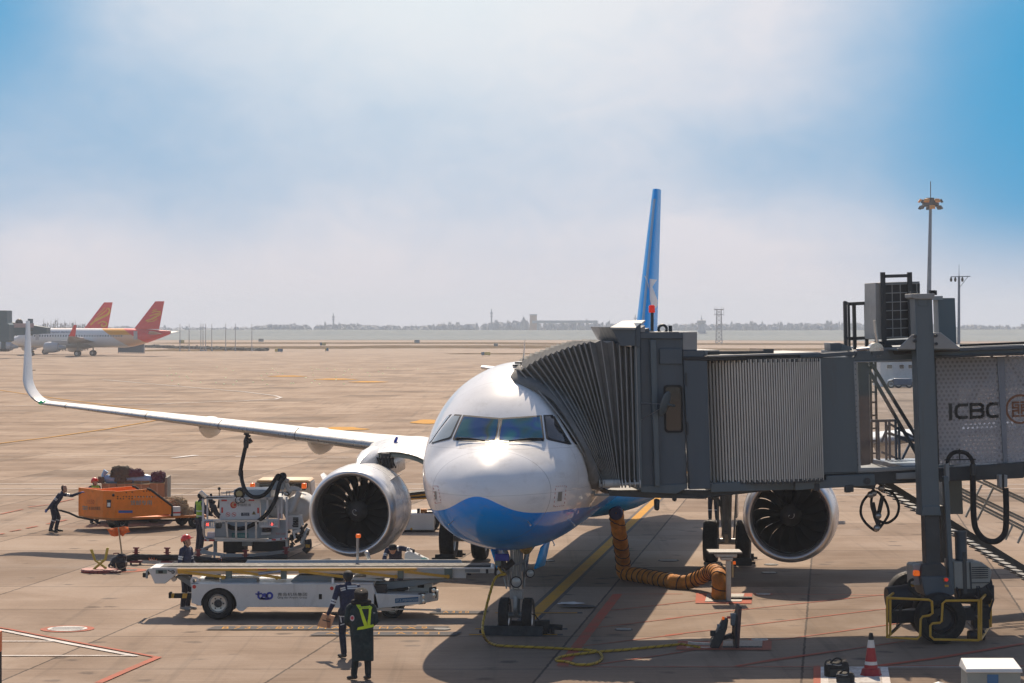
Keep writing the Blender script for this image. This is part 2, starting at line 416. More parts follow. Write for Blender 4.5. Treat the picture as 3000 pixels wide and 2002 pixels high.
strip('red_line', [c19(540, 1442), c19(830, 1390), c19(1300, 1325)], .12, p_red)
c24 = Cr(2450, 1400, 2.606)
strip('red_line', [c24(330, 1438), c24(760, 1382), c24(1433, 1270)], .17, p_red)
strip('red_line', [c24(300, 1441), c24(1433, 1441)], .07, p_red); strip('white_line', [c24(-80, 1450), c24(990, 1450)], .07, p_white)
patch('white_marking', [c19(1183, 1448), c19(1240, 1448), c19(1245, 1600), c19(1183, 1600)], p_white)
patch('red_marking', [c19(1128, 1440), c19(1183, 1440), c19(1183, 1600), c19(1128, 1600)], p_red)
patch('white_marking', [c19(1640, 1448), c19(1695, 1448), c19(1722, 1600), c19(1655, 1600)], p_white)
patch('white_marking', [c19(1244, 1452), c19(1640, 1452), c19(1652, 1600), c19(1246, 1600)], paint('faded_white_paint', (.6, .59, .57), .9))
patch('red_marking', [c19(227, 962), c19(232, 885), c19(662, 885), c19(655, 965)], p_red); patch('red_marking', [c19(78, 1318), c19(95, 1250), c19(810, 1252), c19(806, 1320)], p_pale)
# left foreground red/white kerb lines
c0 = Cr(0, 1350, 2.405)
strip('white_line', [c0(-60, 1188), c0(60, 1208), c0(500, 1296), c0(960, 1382)], .16, p_white); strip('red_line', [c0(-60, 1172), c0(60, 1190), c0(500, 1276), c0(1120, 1392)], .11, p_pale)
strip('red_line', [c0(1115, 1388), c0(900, 1480), c0(690, 1572)], .17, p_pale)
strip('white_line', [c0(-20, 1277), c0(400, 1277)], .1, p_white); strip('white_line', [c0(-20, 1379), c0(950, 1378)], .1, p_white)
for pts in ([(0, 380), (160, 345)], [(200, 330), (345, 312)], [(370, 305), (520, 272)], [(0, 522), (30, 515)], [(70, 502), (150, 488)], [(185, 480), (265, 464)], [(330, 450), (470, 420)]):
    strip('worn_red_line', [c0(*p) for p in pts], .12, p_pale)
# stand type panels
for (x0, x1, ya, yb, s, mt) in ((620, 1265, 1437, 1453, 'B737-800/MAX8  MAX9', p_slate), (630, 940, 1449, 1466, '', p_slate)): pass
def stand_text(pa, pb, h, s, back=True):
    p0, p1 = G(pa), G(pb); w = (p1-p0).length; ex = (p1-p0).normalized(); ey = V((-ex.y, ex.x, 0))
    if back:
        q = [p0-ex*.35-ey*h*.25, p1+ex*.35-ey*h*.25, p1+ex*.5+ey*h*1.25, p0-ex*.2+ey*h*1.25]; patch('slate_marking', q, p_slate, px=False)
    tag(text('stand_lettering', s, p0+V((0, 0, ZL[0]+.002)), ex, ey, w, h, p_dry), kind='structure'); ZL[0] += .0004
c6 = Cr(600, 1780, 1.958)
stand_text(c6(95, 129), c6(1275, 129), .42, 'B 7 3 7 - 8 0 0 / M A X 8   M A X 9'); stand_text(c6(690, 163), c6(1345, 163), .42, 'A R J 2 1   A 3 2 1'); 
p_cream = p_dry
stand_text(c6(1365, 38), c6(1515, 38), .4, 'A 3 2 0')
# distant lines
def yline(yd, x0, x1, w, mat, name='white_line'):
    strip(name, [dp(x0, yd), dp(x1, yd)], w, mat)
for yd, w in ((1112, .15), (1122.5, .13), (1137, .13)):
    strip('white_line', [dp(-20, yd), dp(2400, yd+1)], w, p_white)
for k in range(9): strip('white_line', [dp(540+k*105, 1049+.8*k), dp(590+k*105, 1049.4+.8*k)], .16, p_white)
strip('white_line', [dp(0, 1046), dp(1000, 1049)], .1, p_white); strip('white_line', [dp(398, 1052), dp(450, 1046)], .4, p_white)
strip('white_line', [dp(235, 872), dp(420, 888), dp(560, 900), dp(632, 909), dp(645, 913), dp(632, 917), dp(560, 920.5), dp(340, 929), dp(-20, 933)], .3, p_white)
strip('white_line', [dp(990, 856), dp(1100, 852), dp(1260, 861)], .3, p_white)
strip('yellow_line', [dp(-20, 1021), dp(120, 1004), dp(250, 985), dp(380, 962)], .22, p_yellow); strip('yellow_line', [dp(-10, 895), dp(120, 914), dp(240, 930), dp(360, 945)], .25, p_yellow)
strip('yellow_line', [dp(0, 1012), dp(330, 1002), dp(700, 990)], .06, p_dry)
for cx, cy, w, h in ((845, 877, 40, 1.6), (980, 969, 34, 5), (770, 871, 45, 1.6), (660, 864, 40, 1.4), (785, 985, 55, 4)):
    q = [dp(cx+w*cos(t)*(1+.3*sin(3*t)), cy+h*sin(t)) for t in [2*pi*k/18 for k in range(18)]]; patch('yellow_marking', q, p_yellow)
for px_ in ((940, 915, 1155, 903), (950, 938, 1300, 940)): pass
m_spill = M('chalk_spill', (.75, .72, .70), .7, var=.2, spec=.1)
for cx, cy, w, h in ((1050, 912, 105, 10), (1130, 938, 160, 9)):
    q = [c13(cx+w*cos(t)*(1+.22*sin(3*t+cx)), cy+h*sin(t)*(1+.2*cos(5*t))) for t in [2*pi*k/24 for k in range(24)]]; patch('chalk_spill', q, m_spill if cx < 1100 else p_slate)
# grass islands, verge strips and the far field: dry grass between taxiways
def grass_mat(name, a, b):
    m = bpy.data.materials.new(name); m.use_nodes = True; nt = m.node_tree; nt.nodes.clear(); t = NT(nt)
    bb = t.n('ShaderNodeBsdfPrincipled'); o = t.n('ShaderNodeOutputMaterial'); nt.links.new(bb.outputs[0], o.inputs[0])
    tc = t.n('ShaderNodeTexCoord').outputs['Object']; n = t.noise(tc, .12, 7, .7, .4)
    t.set(bb.inputs['Base Color'], t.mix(t.ramp(n, .35, .68), a, b)); bb.inputs['Roughness'].default_value = .95; bb.inputs['Specular IOR Level'].default_value = .0; return m
m_grass = grass_mat('dry_grass', (.12, .085, .05), (.2, .15, .09)); m_field = grass_mat('haze_toned_field', (.22, .26, .27), (.28, .31, .31))  # field colour lightened and blued, distance haze painted in
def strip_area(name, ya, yb, x0, x1, mat, zz, taper=30):
    da, db = FPX*CH/(ya*D-HYP), FPX*CH/(yb*D-HYP); n = 24; top, bot = [], []
    for k in range(n+1):
        f = k/n; e = min(1, min(f, 1-f)*n/3); x = x0+(x1-x0)*f; mid = (da+db)/2
        wv = 1+.25*noise.noise(V((f*9, ya, 1.7)))
        dn, df = mid+(db-mid)*e*wv, mid+(da-mid)*e*wv
        bot.append(V(((x*D-CXP)/FPX*mid, dn, zz))); top.append(V(((x*D-CXP)/FPX*mid, df, zz)))
    mb = MB(); mb.add(bot+top, [(i, i+1, n+1+i+1, n+1+i) for i in range(n)]); return tag(mb.build(name, mat, smooth=0), kind='structure')
strip_area('grass_verge', 795, 801, 370, 900, m_grass, .03); strip_area('grass_verge', 802, 806.5, 330, 610, m_grass, .03)
strip_area('grass_verge', 786, 789.5, 330, 1300, m_grass, .03); strip_area('grass_verge', 793, 800, 760, 1450, m_grass, .032); strip_area('grass_verge', 811, 813.5, 1020, 1300, m_grass, .03)
strip_area('grass_verge', 788, 792, 1110, 2600, m_grass, .034); strip_area('grass_verge', 800, 805, 1500, 2700, m_grass, .03)
f = MB(); f.add([(-2990, 1120, .06), (60, 1090, .06), (400, 860, .06), (2990, 800, .06), (2990, 2990, .06), (-2990, 2990, .06)], [(0, 1, 2, 3, 4, 5)])
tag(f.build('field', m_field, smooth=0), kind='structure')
# raised embankment in front of the far wood
em = MB(); rings = []
for k in range(61):
    x = -1400+k*50; h = 3.2+1.6*noise.noise(V((x*.004, 2, 0))); rings.append([V((x, 1480, .02)), V((x, 1500, h*.8)), V((x, 1530, h)), V((x, 1600, h)), V((x, 1640, .02))])
em.loft(rings, False); tag(em.build('embankment', m_field, smooth=60), kind='structure')

# ================================================================ FAR BACKGROUND
m_bark = M('bare_bark', (.07, .06, .05), .9, var=.2); m_twig = M('haze_toned_twigs', (.36, .38, .40), .95, var=.25, scale=.3)  # twig colour paled to add haze to the distant wood
rnd = random.Random(3)
tl = MB()
for k in range(1500):
    x = rnd.uniform(-780, 800); yy = rnd.uniform(1750, 2050)
    lump = .5+.5*noise.noise(V((x*.011, 5.5, 0)))+.28*noise.noise(V((x*.05, 1.1, 0)))
    h = 3.0+7.0*max(.05, lump)*rnd.uniform(.75, 1.12); r = rnd.uniform(1.6, 4.2)
    if rnd.random() < .12: h *= 1.22; r *= .5
    n = 7; base = [V((x+r*cos(2*pi*i/n)*rnd.uniform(.6, 1.2), yy+r*sin(2*pi*i/n), h*.25)) for i in range(n)]
    midr = [V((x+r*1.1*cos(2*pi*i/n)*rnd.uniform(.6, 1.25), yy+r*sin(2*pi*i/n), h*rnd.uniform(.5, .72))) for i in range(n)]
    top = [V((x+r*.5*cos(2*pi*i/n)*rnd.uniform(.3, 1.4), yy+r*.5*sin(2*pi*i/n), h*rnd.uniform(.84, 1.0))) for i in range(n)]
    low = [V((q.x*.5+x*.5, q.y*.5+yy*.5, 0)) for q in base]
    tl.loft([low, base, midr, top])
    for i in range(3):
        bx = x+rnd.uniform(-r, r)*.7; tl.add([(bx-.18, yy, h*.7), (bx+.18, yy, h*.7), (bx+rnd.uniform(-.4, .4), yy+.1, h*rnd.uniform(1.0, 1.16))], [(0, 1, 2)])
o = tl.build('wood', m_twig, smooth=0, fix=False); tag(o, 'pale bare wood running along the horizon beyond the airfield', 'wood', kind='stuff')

def bare_tree(name, h, seed, mat):
    r = random.Random(seed); tr = MB(); cr = MB()
    tr.tube([V((0, 0, 0)), V((.1, 0, h*.4)), V((0, .1, h*.8)), V((.05, .05, h))], [h*.02, h*.015, h*.008, h*.002], 6)
    for i in range(16):
        z = h*r.uniform(.3, .9); a = r.uniform(0, 6.28); L = h*r.uniform(.14, .3)*(1.15-z/h)
        e = V((cos(a)*L*.6, sin(a)*L*.6, z+L)); cr.tube([V((0, 0, z)), V((cos(a)*L*.3, sin(a)*L*.3, z+L*.4)), e], [h*.008, h*.006, h*.003], 4)
        for j in range(4):
            a2 = a+r.uniform(-1, 1); cr.tube([e*.5+V((0, 0, z*.5)), e*.5+V((cos(a2)*L*.4, sin(a2)*L*.4, z*.5+L*.6))], [h*.004, h*.0018], 3)
    return tr, cr
protos = [bare_tree('bare_tree', 9, s, m_bark) for s in (1, 2, 3)]
meshes = []
for i, (tr, cr) in enumerate(protos):
    a = tr.build('trunk', m_bark); b = cr.build('crown', m_twig); meshes.append((a.data, b.data)); bpy.data.objects.remove(a); bpy.data.objects.remove(b)
tk = 0
for px_ in [100, 104, 109, 117, 123, 127, 133, 139, 144, 148, 151, 156, 160, 165, 169, 173, 176, 181, 184, 190, 195, 201]:
    d = rnd.uniform(640, 680); e = bpy.data.objects.new('bare_tree', None); COL.objects.link(e); p = W(dp(px_, 760), d); p.z = 0; e.location = p; s = rnd.uniform(.78, .98); e.scale = (s, s, s); e.rotation_euler = (0, 0, rnd.uniform(0, 6))
    tag(e, 'thin bare winter tree in the row behind the red tailed airliners', 'tree', 'bare trees behind the parked airliners')
    for nm, me in zip(('trunk', 'crown'), meshes[tk % 3]):
        c = bpy.data.objects.new(nm, me); COL.objects.link(c); c.parent = e
    tk += 1
# thin lamp-like fence posts on the left field edge, green blue screen fence
m_postg = M('galvanised_post', (.42, .43, .44), .5, var=.1)
for i, px_ in enumerate([413, 434, 461, 466, 472, 486, 518, 540, 578]):
    p = W(dp(px_, 790), 640); p.z = 0; mb = MB(); mb.tube([p, p+V((0, 0, 7.0))], [.12, .07], 6); mb.box(p+V((-.25, -.25, 0)), p+V((.25, .25, .3)))
    tag(mb.build('mast', m_postg), 'thin grey mast standing on the far grass beyond the parked airliner', 'mast', 'thin masts on the far grass')
mb = MB(); 
pa, pb = W(dp(272, 800), 600), W(dp(331, 800), 585); pa.z = pb.z = 0
m_bluef = M('blue_steel_fence', (.07, .13, .17), .6, var=.15)
e = bpy.data.objects.new('screen_fence', None); COL.objects.link(e); tag(e, 'blue grey screen fence beside the parked airliner tail', 'fence')
mb.prism([(0, 0), (0, 3.0), (1, 3.0), (1, 0)], 0, 0, 0.001) if False else None
dv = (pb-pa); n = 14
for k in range(n): q = pa+dv*(k/n); q2 = pa+dv*((k+.92)/n); mb.box((q.x, q.y-.05, .2), (q2.x, q2.y+.05, 3.0+.15*(k % 3)))
mb.build('panel', m_bluef, e)
mb = MB()
for k in range(n+1): q = pa+dv*(k/n); mb.cyl(q, q+V((0, 0, 3.4)), .1, n=6)
mb.build('rail', m_postg, e)
h = MB(); rr = random.Random(5)
for k in range(260):
    f_ = rr.random(); p = W(dp(332+f_*275, 800), 1); d = 39148/(797.5+f_*8.5-745); q = V(((332+f_*275-1175)/5757*d, d+rr.uniform(-4, 4), 0)); hh = rr.uniform(.25, .6)
    h.ell(q+V((0, 0, hh*.5)), (rr.uniform(.6, 1.4), .6, hh), 6, 4, .5)
tag(h.build('low_shrubs', M('dark_shrub', (.035, .04, .03), .95, var=.3), smooth=0), 'low dark shrubs edging the grass beyond the parked airliner', 'shrubs', kind='stuff')
# airfield guidance signs
def taxi_sign(px_, py_, w, colA, colB, label):
    p = G(dp(px_, py_)); k = p.y/5757; W2 = w*k; H2 = 7*k
    e = bpy.data.objects.new('taxiway_sign', None); COL.objects.link(e); e.location = (p.x, p.y, 0); tag(e, label, 'sign', 'taxiway guidance signs')
    a = MB(); a.box((-W2/2, -.12, .25), (-W2*.15, .12, .25+H2)); a.build('location_panel', colA, e, bevel=.03)
    a = MB(); a.box((-W2*.15+.01, -.12, .25), (W2/2, .12, .25+H2)); a.build('direction_panel', colB, e, bevel=.03)
    a = MB(); a.cyl((-W2*.35, 0, 0), (-W2*.35, 0, .25), .06, n=6); a.cyl((W2*.35, 0, 0), (W2*.35, 0, .25), .06, n=6); a.build('leg', m_postg, e)
sy, sb, sg, sd = M('sign_yellow', (.62, .5, .12), .5), M('sign_blue', (.03, .12, .22), .5), M('sign_grey', (.2, .25, .25), .5), M('sign_dark', (.05, .05, .05), .5)
taxi_sign(640, 810, 18, sy, sb, 'yellow and blue taxiway sign nearest the grass edge'); taxi_sign(741, 795, 13, sb, sy, 'yellow taxiway sign beyond the wide concrete left of the nose')
taxi_sign(1115, 818, 21, sb, sy, 'blue and yellow taxiway sign just above the white fuselage'); taxi_sign(417, 789, 12, sb, sy, 'small taxiway sign on the far grass behind the red tail')
taxi_sign(599, 786, 12, sg, sg, 'dull grey sign board on the far taxiway edge left of two signs'); taxi_sign(750, 808, 8, sy, sb, 'small yellow sign on the end of the grass strip')
taxi_sign(957, 789, 12, sg, sb, 'dark grey green sign standing far out on the grass'); taxi_sign(1138, 797, 9, sg, sg, 'small pale sign behind the antenna of the nose')
# lattice tower, control tower, chimney block, bridge, masts at the horizon
m_far = M('haze_toned_structure', (.44, .47, .50), .8, var=.1); m_farb = M('far_brick_building', (.5, .36, .28), .8, var=.1)  # m_far is paled so its colour carries part of the horizon haze
def far_at(px_, d): return V(((px_-1175)/5757*d, d, 0))
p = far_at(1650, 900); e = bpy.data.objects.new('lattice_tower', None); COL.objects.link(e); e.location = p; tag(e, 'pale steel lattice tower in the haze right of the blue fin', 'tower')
t_ = MB(); Ht = 13
for sx_ in (-1, 1):
    for sy_ in (-1, 1): t_.bar((sx_*1.1, sy_*1.1, 0), (sx_*.8, sy_*.8, Ht-1), .16)
for k in range(8):
    z0, z1 = k*1.5, k*1.5+1.5
    for s_ in (-1, 1): t_.bar((-1.05, s_, z0), (1.05, s_, z1), .1); t_.bar((1.05, s_, z0), (-1.05, s_, z1), .1); t_.bar((-1, s_, z1), (1, s_, z1), .1)
t_.build('frame', m_far, e); t_ = MB(); t_.box((-1.7, -1.5, Ht-1), (1.7, 1.5, Ht-.7)); t_.box((-1.7, -1.5, Ht-2.8), (1.7, 1.5, Ht-2.6))
for s_ in (-1.6, -.8, .8, 1.6): t_.bar((s_, -1.4, Ht-3), (s_, -1.4, Ht+.2), .1)
t_.build('platform', m_far, e)
p = far_at(1610, 1500); e = bpy.data.objects.new('control_tower', None); COL.objects.link(e); e.location = p; tag(e, 'slim hazy control tower left of the lattice tower', 'tower')
t_ = MB(); t_.lathe([(0, 3.2), (5, 2.0), (8, 1.8)], ax=2, n=12); t_.build('shaft', m_far, e); t_ = MB(); t_.lathe([(7, 1.8), (8.0, 2.7), (9.2, 2.6), (9.6, 1.0), (10, .3), (12.5, .1)], ax=2, n=12); t_.build('cab', m_far, e)
p = far_at(1224, 1700); e = bpy.data.objects.new('brick_block', None); COL.objects.link(e); e.location = p; tag(e, 'hazy reddish block rising above the wood left of the fin', 'building')
t_ = MB(); t_.box((-2.4, 0, 0), (2.4, 8, 13)); t_.build('wall', m_farb, e); t_ = MB(); t_.box((-2.7, -.4, 13), (2.7, 8.4, 13.8)); t_.build('roof', m_far, e)
p = far_at(1288, 1650); e = bpy.data.objects.new('overpass', None); COL.objects.link(e); e.location = p; tag(e, 'hazy concrete overpass on pillars in front of the wood', 'bridge')
t_ = MB(); t_.box((-19, 0, 7.6), (24, 6, 9.4)); t_.build('deck', m_far, e)
for k in range(5):
    t_ = MB(); t_.box((-16+k*8.2, 1, 0), (-14.6+k*8.2, 5, 7.6)); t_.build('pillar', m_far, e)
for px_, hh, lab in ((1128, 17, 'hazy slim radio mast above the wood left of the reddish block'), (1480-22, 13, 'hazy thin mast close beside the left edge of the blue fin'), (765, 14, 'faint thin mast far out over the left horizon')):
    p = far_at(px_, 1640); t_ = MB(); t_.tube([p, p+V((0, 0, hh))], [.8, .25], 8); t_.cyl(p+V((0, 0, hh*.8)), p+V((0, 0, hh*.86)), 1.0, n=8); t_.cyl(p+V((0, 0, hh*.68)), p+V((0, 0, hh*.73)), .9, n=8)
    tag(t_.build('radio_mast', m_far), lab, 'mast')
# high-mast floodlight and camera pole (right)
p = V(((2133.5-1175)/5757*400, 400, 0)); e = bpy.data.objects.new('floodlight_mast', None); COL.objects.link(e); e.location = p
tag(e, 'tall grey floodlight mast rising behind the rooftop air conditioner', 'light mast')
m_mast = M('grey_mast_paint', (.12, .18, .25), .5, var=.06)
t_ = MB(); t_.tube([(0, 0, 0), (-.1, 0, 12), (.15, 0, 26.4)], [.44, .36, .22], 12); t_.build('pole', m_mast, e)
t_ = MB(); t_.lathe([(25.6, .3), (25.6, 1.35), (26.2, 1.35), (26.2, .3)], ax=2, n=16, o=(.15, 0, 0)); t_.box((-.5, -.3, 26.2), (.7, .3, 27.0)); t_.bar((.15, 0, 26), (.15, 0, 29.6), .12); t_.build('lamp_carrier', m_dark, e)
for k in range(12):
    a = 2*pi*k/12; lv = k % 2; t_ = MB(); rot = Matrix.Rotation(a, 3, 'Z') @ Matrix.Rotation(R(-35), 3, 'Y'); c = V((.15+1.72*cos(a), 1.72*sin(a), 26.5-1.05*lv))
    t_.box(c-V((.14, .42, .3)), c+V((.14, .42, .3)), rot, c); t_.build('floodlight', M('floodlight_amber', (.75, .30, .04), .35, var=.05) if k in (6, 8, 10, 9) else m_dark, e, bevel=.04)
p = V(((2200-1175)/5757*300, 300, 0)); e = bpy.data.objects.new('camera_pole', None); COL.objects.link(e); e.location = p; tag(e, 'slender grey camera pole with a side arm right of the floodlight mast', 'pole')
t_ = MB(); t_.tube([(0, 0, 0), (.05, 0, 12.6)], [.22, .13], 10); t_.tube([(.05, 0, 12.6), (.05, 0, 14.0)], [.04, .02], 6); t_.build('pole', m_mast, e)
t_ = MB(); t_.bar((-.95, 0, 12.5), (1.4, 0, 12.55), .1); t_.bar((.1, 0, 11.2), (1.1, 0, 12.5), .06); t_.build('arm', m_mast, e)
for x_ in (-.9, -.4, .45):
    t_ = MB(); t_.lathe([(11.9, .02), (11.95, .12), (12.15, .16), (12.3, .13), (12.5, .04)], ax=2, n=10, o=(x_, 0, 0)); t_.build('camera_dome', m_dark, e)
# pale arched shelter beyond the bridge roof
p = V(((1755-1175)/5757*350, 350, 0)); e = bpy.data.objects.new('arched_shelter', None); COL.objects.link(e); e.location = p; tag(e, 'cream arched roof shelter seen just over the bridge roof', 'shelter')
t_ = MB(); t_.lathe([(-2.1, .95), (2.3, .75)], ax=0, n=14, a0=-pi/2, a1=pi/2, o=(0, 0, 2.55)); t_.build('roof', M('cream_sheet', (.7, .66, .58), .5), e); t_ = MB()
for x_ in (-2, 0, 2):
    for y_ in (-.8, .8): t_.cyl((x_, y_, 0), (x_, y_, 2.55), .06, n=6)
t_.build('post', m_postg, e)
# ================================================================ AIRLINER
TH = R(7.75)
FA = Frame(V((0.10, 55.4, 0)), -TH)
ZC = 3.9
ST_S = [0, .04, .12, .3, .6, 1.0, 1.5, 1.95, 2.4, 2.8, 3.3, 4.0, 5.0, 6.2]
ST_W = [.02, .20, .36, .60, .86, 1.12, 1.36, 1.52, 1.63, 1.71, 1.79, 1.87, 1.945, 1.975]
ST_T = [-.58, -.42, -.30, -.10, .08, .25, .38, .47, .80, 1.11, 1.42, 1.73, 1.985, 2.07]
ST_B = [-.64, -.80, -.93, -1.13, -1.33, -1.50, -1.66, -1.76, -1.83, -1.88, -1.93, -1.98, -2.04, -2.07]
ST_Z = [-.61, -.61, -.61, -.60, -.58, -.54, -.47, -.41, -.34, -.28, -.21, -.13, -.05, 0]
def fus_section(s, L, n=96, tail=10.5):
    if s < 6.2:
        w, t, b, z = (pchip(ST_S, a, s) for a in (ST_W, ST_T, ST_B, ST_Z))
    elif s < L-tail: w, t, b, z = 1.975, 2.07, -2.07, 0.0
    else:
        f = (s-(L-tail))/tail; w = 1.975*(1-f**1.7*.88); t = 2.07-.55*f**1.6; b = -2.07+2.95*f**1.45; z = (t+b)/2*(f**.5)
        b = min(b, t-.3)
    ring = []
    for k in range(n):
        a = 2*pi*k/n; c, q = cos(a), sin(a); e = 2.0
        if 1.6 < s < 4.2 and q > 0:      # flatter cockpit brow
            e = 2.0+.28*math.exp(-((s-2.4)/.7)**2)
        x = w*math.copysign(abs(c)**(2/e), c); zz = (t-z if q > 0 else z-b)*math.copysign(abs(q)**(2/e), q)
        ring.append(V((x, s-5.07, ZC+z+zz)))
    return ring
def fuselage(L, n=96):
    ss = [0, .012, .04, .08, .14, .22, .32]+[.42+.12*k for k in range(50)]+list(np.arange(6.6, L-11, 1.5))+[L-10.5+10.5*k/14 for k in range(15)]
    ss = sorted(set(round(float(s), 3) for s in ss if s <= L)); mb = MB(); mb.loft([fus_section(s, L, n) for s in ss]); return mb
def fuselage_paint():
    m = bpy.data.materials.new('white_and_blue_livery'); m.use_nodes = True; nt = m.node_tree; nt.nodes.clear(); t = NT(nt)
    b = t.n('ShaderNodeBsdfPrincipled'); o = t.n('ShaderNodeOutputMaterial'); nt.links.new(b.outputs[0], o.inputs[0])
    tc = t.n('ShaderNodeTexCoord').outputs['Object']; sx = t.n('ShaderNodeSeparateXYZ', {0: tc}); x, y, z = sx.outputs
    # wave of the blue belly: crest under the nose, troughs beside it, rising again aft
    ax = t.m('DIVIDE', t.m('SUBTRACT', x, -.12), .62); crest = t.m('MULTIPLY', t.m('EXPONENT', t.m('MULTIPLY', t.m('MULTIPLY', ax, ax), -1.0)), .40)
    crest = t.m('MULTIPLY', crest, t.ramp(y, -4.2, -2.6, 1, 0))
    aft = t.m('MULTIPLY', t.ramp(y, -3.5, 2.0, 0, 1), -.22)
    lim = t.m('ADD', 2.94, t.m('ADD', crest, aft))
    f = t.ramp(t.m('SUBTRACT', z, lim), -.006, .006, 1, 0, False)
    n = t.noise(tc, 1.1, 5, .6); w = t.mix(t.ramp(n, .35, .7), (.81, .81, .81), (.765, .77, .78))
    bl = t.mix(t.ramp(n, .35, .7), (.0, .27, .88), (.0, .29, .92))
    c = t.mix(f, w, bl)
    # panel seams: radome joint and frames
    def seam(q, at, wd): return t.ramp(t.m('ABSOLUTE', t.m('SUBTRACT', q, at)), wd*.4, wd, 1, 0)
    sm = t.m('MULTIPLY', seam(y, -3.86, .012), .55); sm = t.m('MAXIMUM', sm, t.m('MULTIPLY', t.m('MAXIMUM', t.m('MAXIMUM', seam(y, -1.2, .008), seam(y, -2.55, .008)), t.m('MAXIMUM', seam(y, .35, .008), t.m('MAXIMUM', seam(z, 4.22, .006), seam(z, 3.35, .006)))), .34))
    c = t.mix(sm, c, (.12, .12, .13))
    # streaky service dirt low on the skin
    st = t.n('ShaderNodeMapping', {0: tc}); st.inputs['Scale'].default_value = (3, .6, 5)
    dn = t.m('MULTIPLY', t.ramp(t.noise(st.outputs[0], 1.0, 6, .7), .5, .75), .24); c = t.mix(dn, c, (.25, .22, .19))
    t.set(b.inputs['Base Color'], c)
    b.inputs['Roughness'].default_value = .32; b.inputs['Specular IOR Level'].default_value = .08; b.inputs['Coat Weight'].default_value = .6; b.inputs['Coat Roughness'].default_value = .018; b.inputs['Coat IOR'].default_value = 1.55
    wav = t.noise(tc, .9, 2); nt.links.new(t.n('ShaderNodeBump', {'Strength': .12, 'Distance': .01, 'Height': wav}).outputs[0], b.inputs['Normal'])
    return m
m_liv = fuselage_paint()
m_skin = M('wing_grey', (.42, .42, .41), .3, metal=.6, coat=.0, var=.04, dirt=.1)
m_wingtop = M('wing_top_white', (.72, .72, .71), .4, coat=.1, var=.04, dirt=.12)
m_lip = M('intake_lip_metal', (.70, .69, .68), .34, metal=.85, var=.05)
m_fan = M('fan_titanium', (.010, .0105, .012), .4, metal=.4, var=.15); m_duct = M('intake_liner', (.05, .052, .056), .6, var=.1)
m_blue = M('fin_blue', (.006, .40, .98), .4, coat=.1, spec=.2, var=.05)
PLANE = FA.empty('airliner', 'white and blue twin engine airliner docked nose first at the jet bridge', 'airliner')
L0 = 44.5
fb = fuselage(L0); fus = fb.build('fuselage', m_liv, PLANE, smooth=60)
bmf = bmesh.new(); bmf.from_mesh(fus.data); BF = BVHTree.FromBMesh(bmf); bmf.free()

# ---- cockpit windows (port side measured, starboard mirrored)
def glass_rainbow():
    m = bpy.data.materials.new('windscreen_glass'); m.use_nodes = True; nt = m.node_tree; nt.nodes.clear(); t = NT(nt)
    b = t.n('ShaderNodeBsdfPrincipled'); o = t.n('ShaderNodeOutputMaterial'); nt.links.new(b.outputs[0], o.inputs[0])
    tc = t.n('ShaderNodeTexCoord').outputs['Object']; n = t.noise(tc, 1.35, 1, .4, .5)
    cr = t.n('ShaderNodeValToRGB', {0: n}); e = cr.color_ramp; e.elements[0].position = .30; e.elements[0].color = (.01, .09, .10, 1); e.elements[1].position = .72; e.elements[1].color = (.02, .12, .13, 1)
    for p, c in ((.40, (.01, .17, .20)), (.47, (.01, .07, .25)), (.53, (.012, .11, .15)), (.58, (.05, .085, .05)), (.64, (.012, .06, .20))):
        el = e.elements.new(p); el.color = (*c, 1)
    t.set(b.inputs['Base Color'], cr.outputs[0]); b.inputs['Roughness'].default_value = .05; b.inputs['Coat Weight'].default_value = .6; b.inputs['Specular IOR Level'].default_value = .5
    return m
m_wind = glass_rainbow(); m_glass = M('dark_cockpit_glass', (.02, .022, .024), .06, var=0, coat=1.0); m_frame = M('window_frame_black', (.02, .02, .022), .5, var=.1)
m_skywin = M('painted_sky_reflection_glass', (.33, .38, .38), .05, var=.08, coat=1.0)  # white sky reflection put into the base colour of the mirrored side panes
cn = Cr(1200, 1000, 3.1333)
front = [cn(852, 722), cn(1196, 697), cn(1222, 885), cn(1214, 900), cn(870, 918), cn(824, 900)]
side = [cn(1242, 695), cn(1328, 692), cn(1472, 932), cn(1450, 936), cn(1285, 893), cn(1268, 880)]
aftw = [cn(1366, 690), cn(1402, 700), cn(1525, 935), cn(1505, 930), cn(1490, 915)]
for nm, poly, g in (('windscreen', front, m_wind), ('side_window', side, m_glass), ('aft_side_window', aftw, m_glass)):
    for mir in (False, True):
        fr_ = project_poly(scale_poly(poly, 5), BF, FA, .005, 4, mir).build('window_frame' if not mir else 'window_frame', m_frame, PLANE, smooth=80)
        gl = project_poly(poly, BF, FA, .012, 5, mir).build(nm, (m_skywin if (mir and nm != 'windscreen') else g), PLANE, smooth=80)
def onskin(p, off=.02):
    d = (FA.I.to_3x3() @ V(((p[0]-CXP)/FPX, 1, -(p[1]-HYP)/FPX))).normalized(); h, nr, _, _ = BF.ray_cast(FA.c, d)
    return (h+nr*off) if h else None
for pts in ([cn(440, 905), cn(560, 912), cn(690, 935)], [cn(1222, 910), cn(1100, 912), cn(912, 938)]):
    q = [onskin(p, .05) for p in pts]
    if all(q): w = MB(); w.tube(q, .018, 6); w.tube([q[0]+V((0, 0, .0)), onskin(pts[0], 0)], .03, 6); w.build('wiper', m_black, PLANE)
m_seam = M('seam_dark_line', (.10, .10, .11), .6, var=0)  # flat dark tone for slat and cowl joints
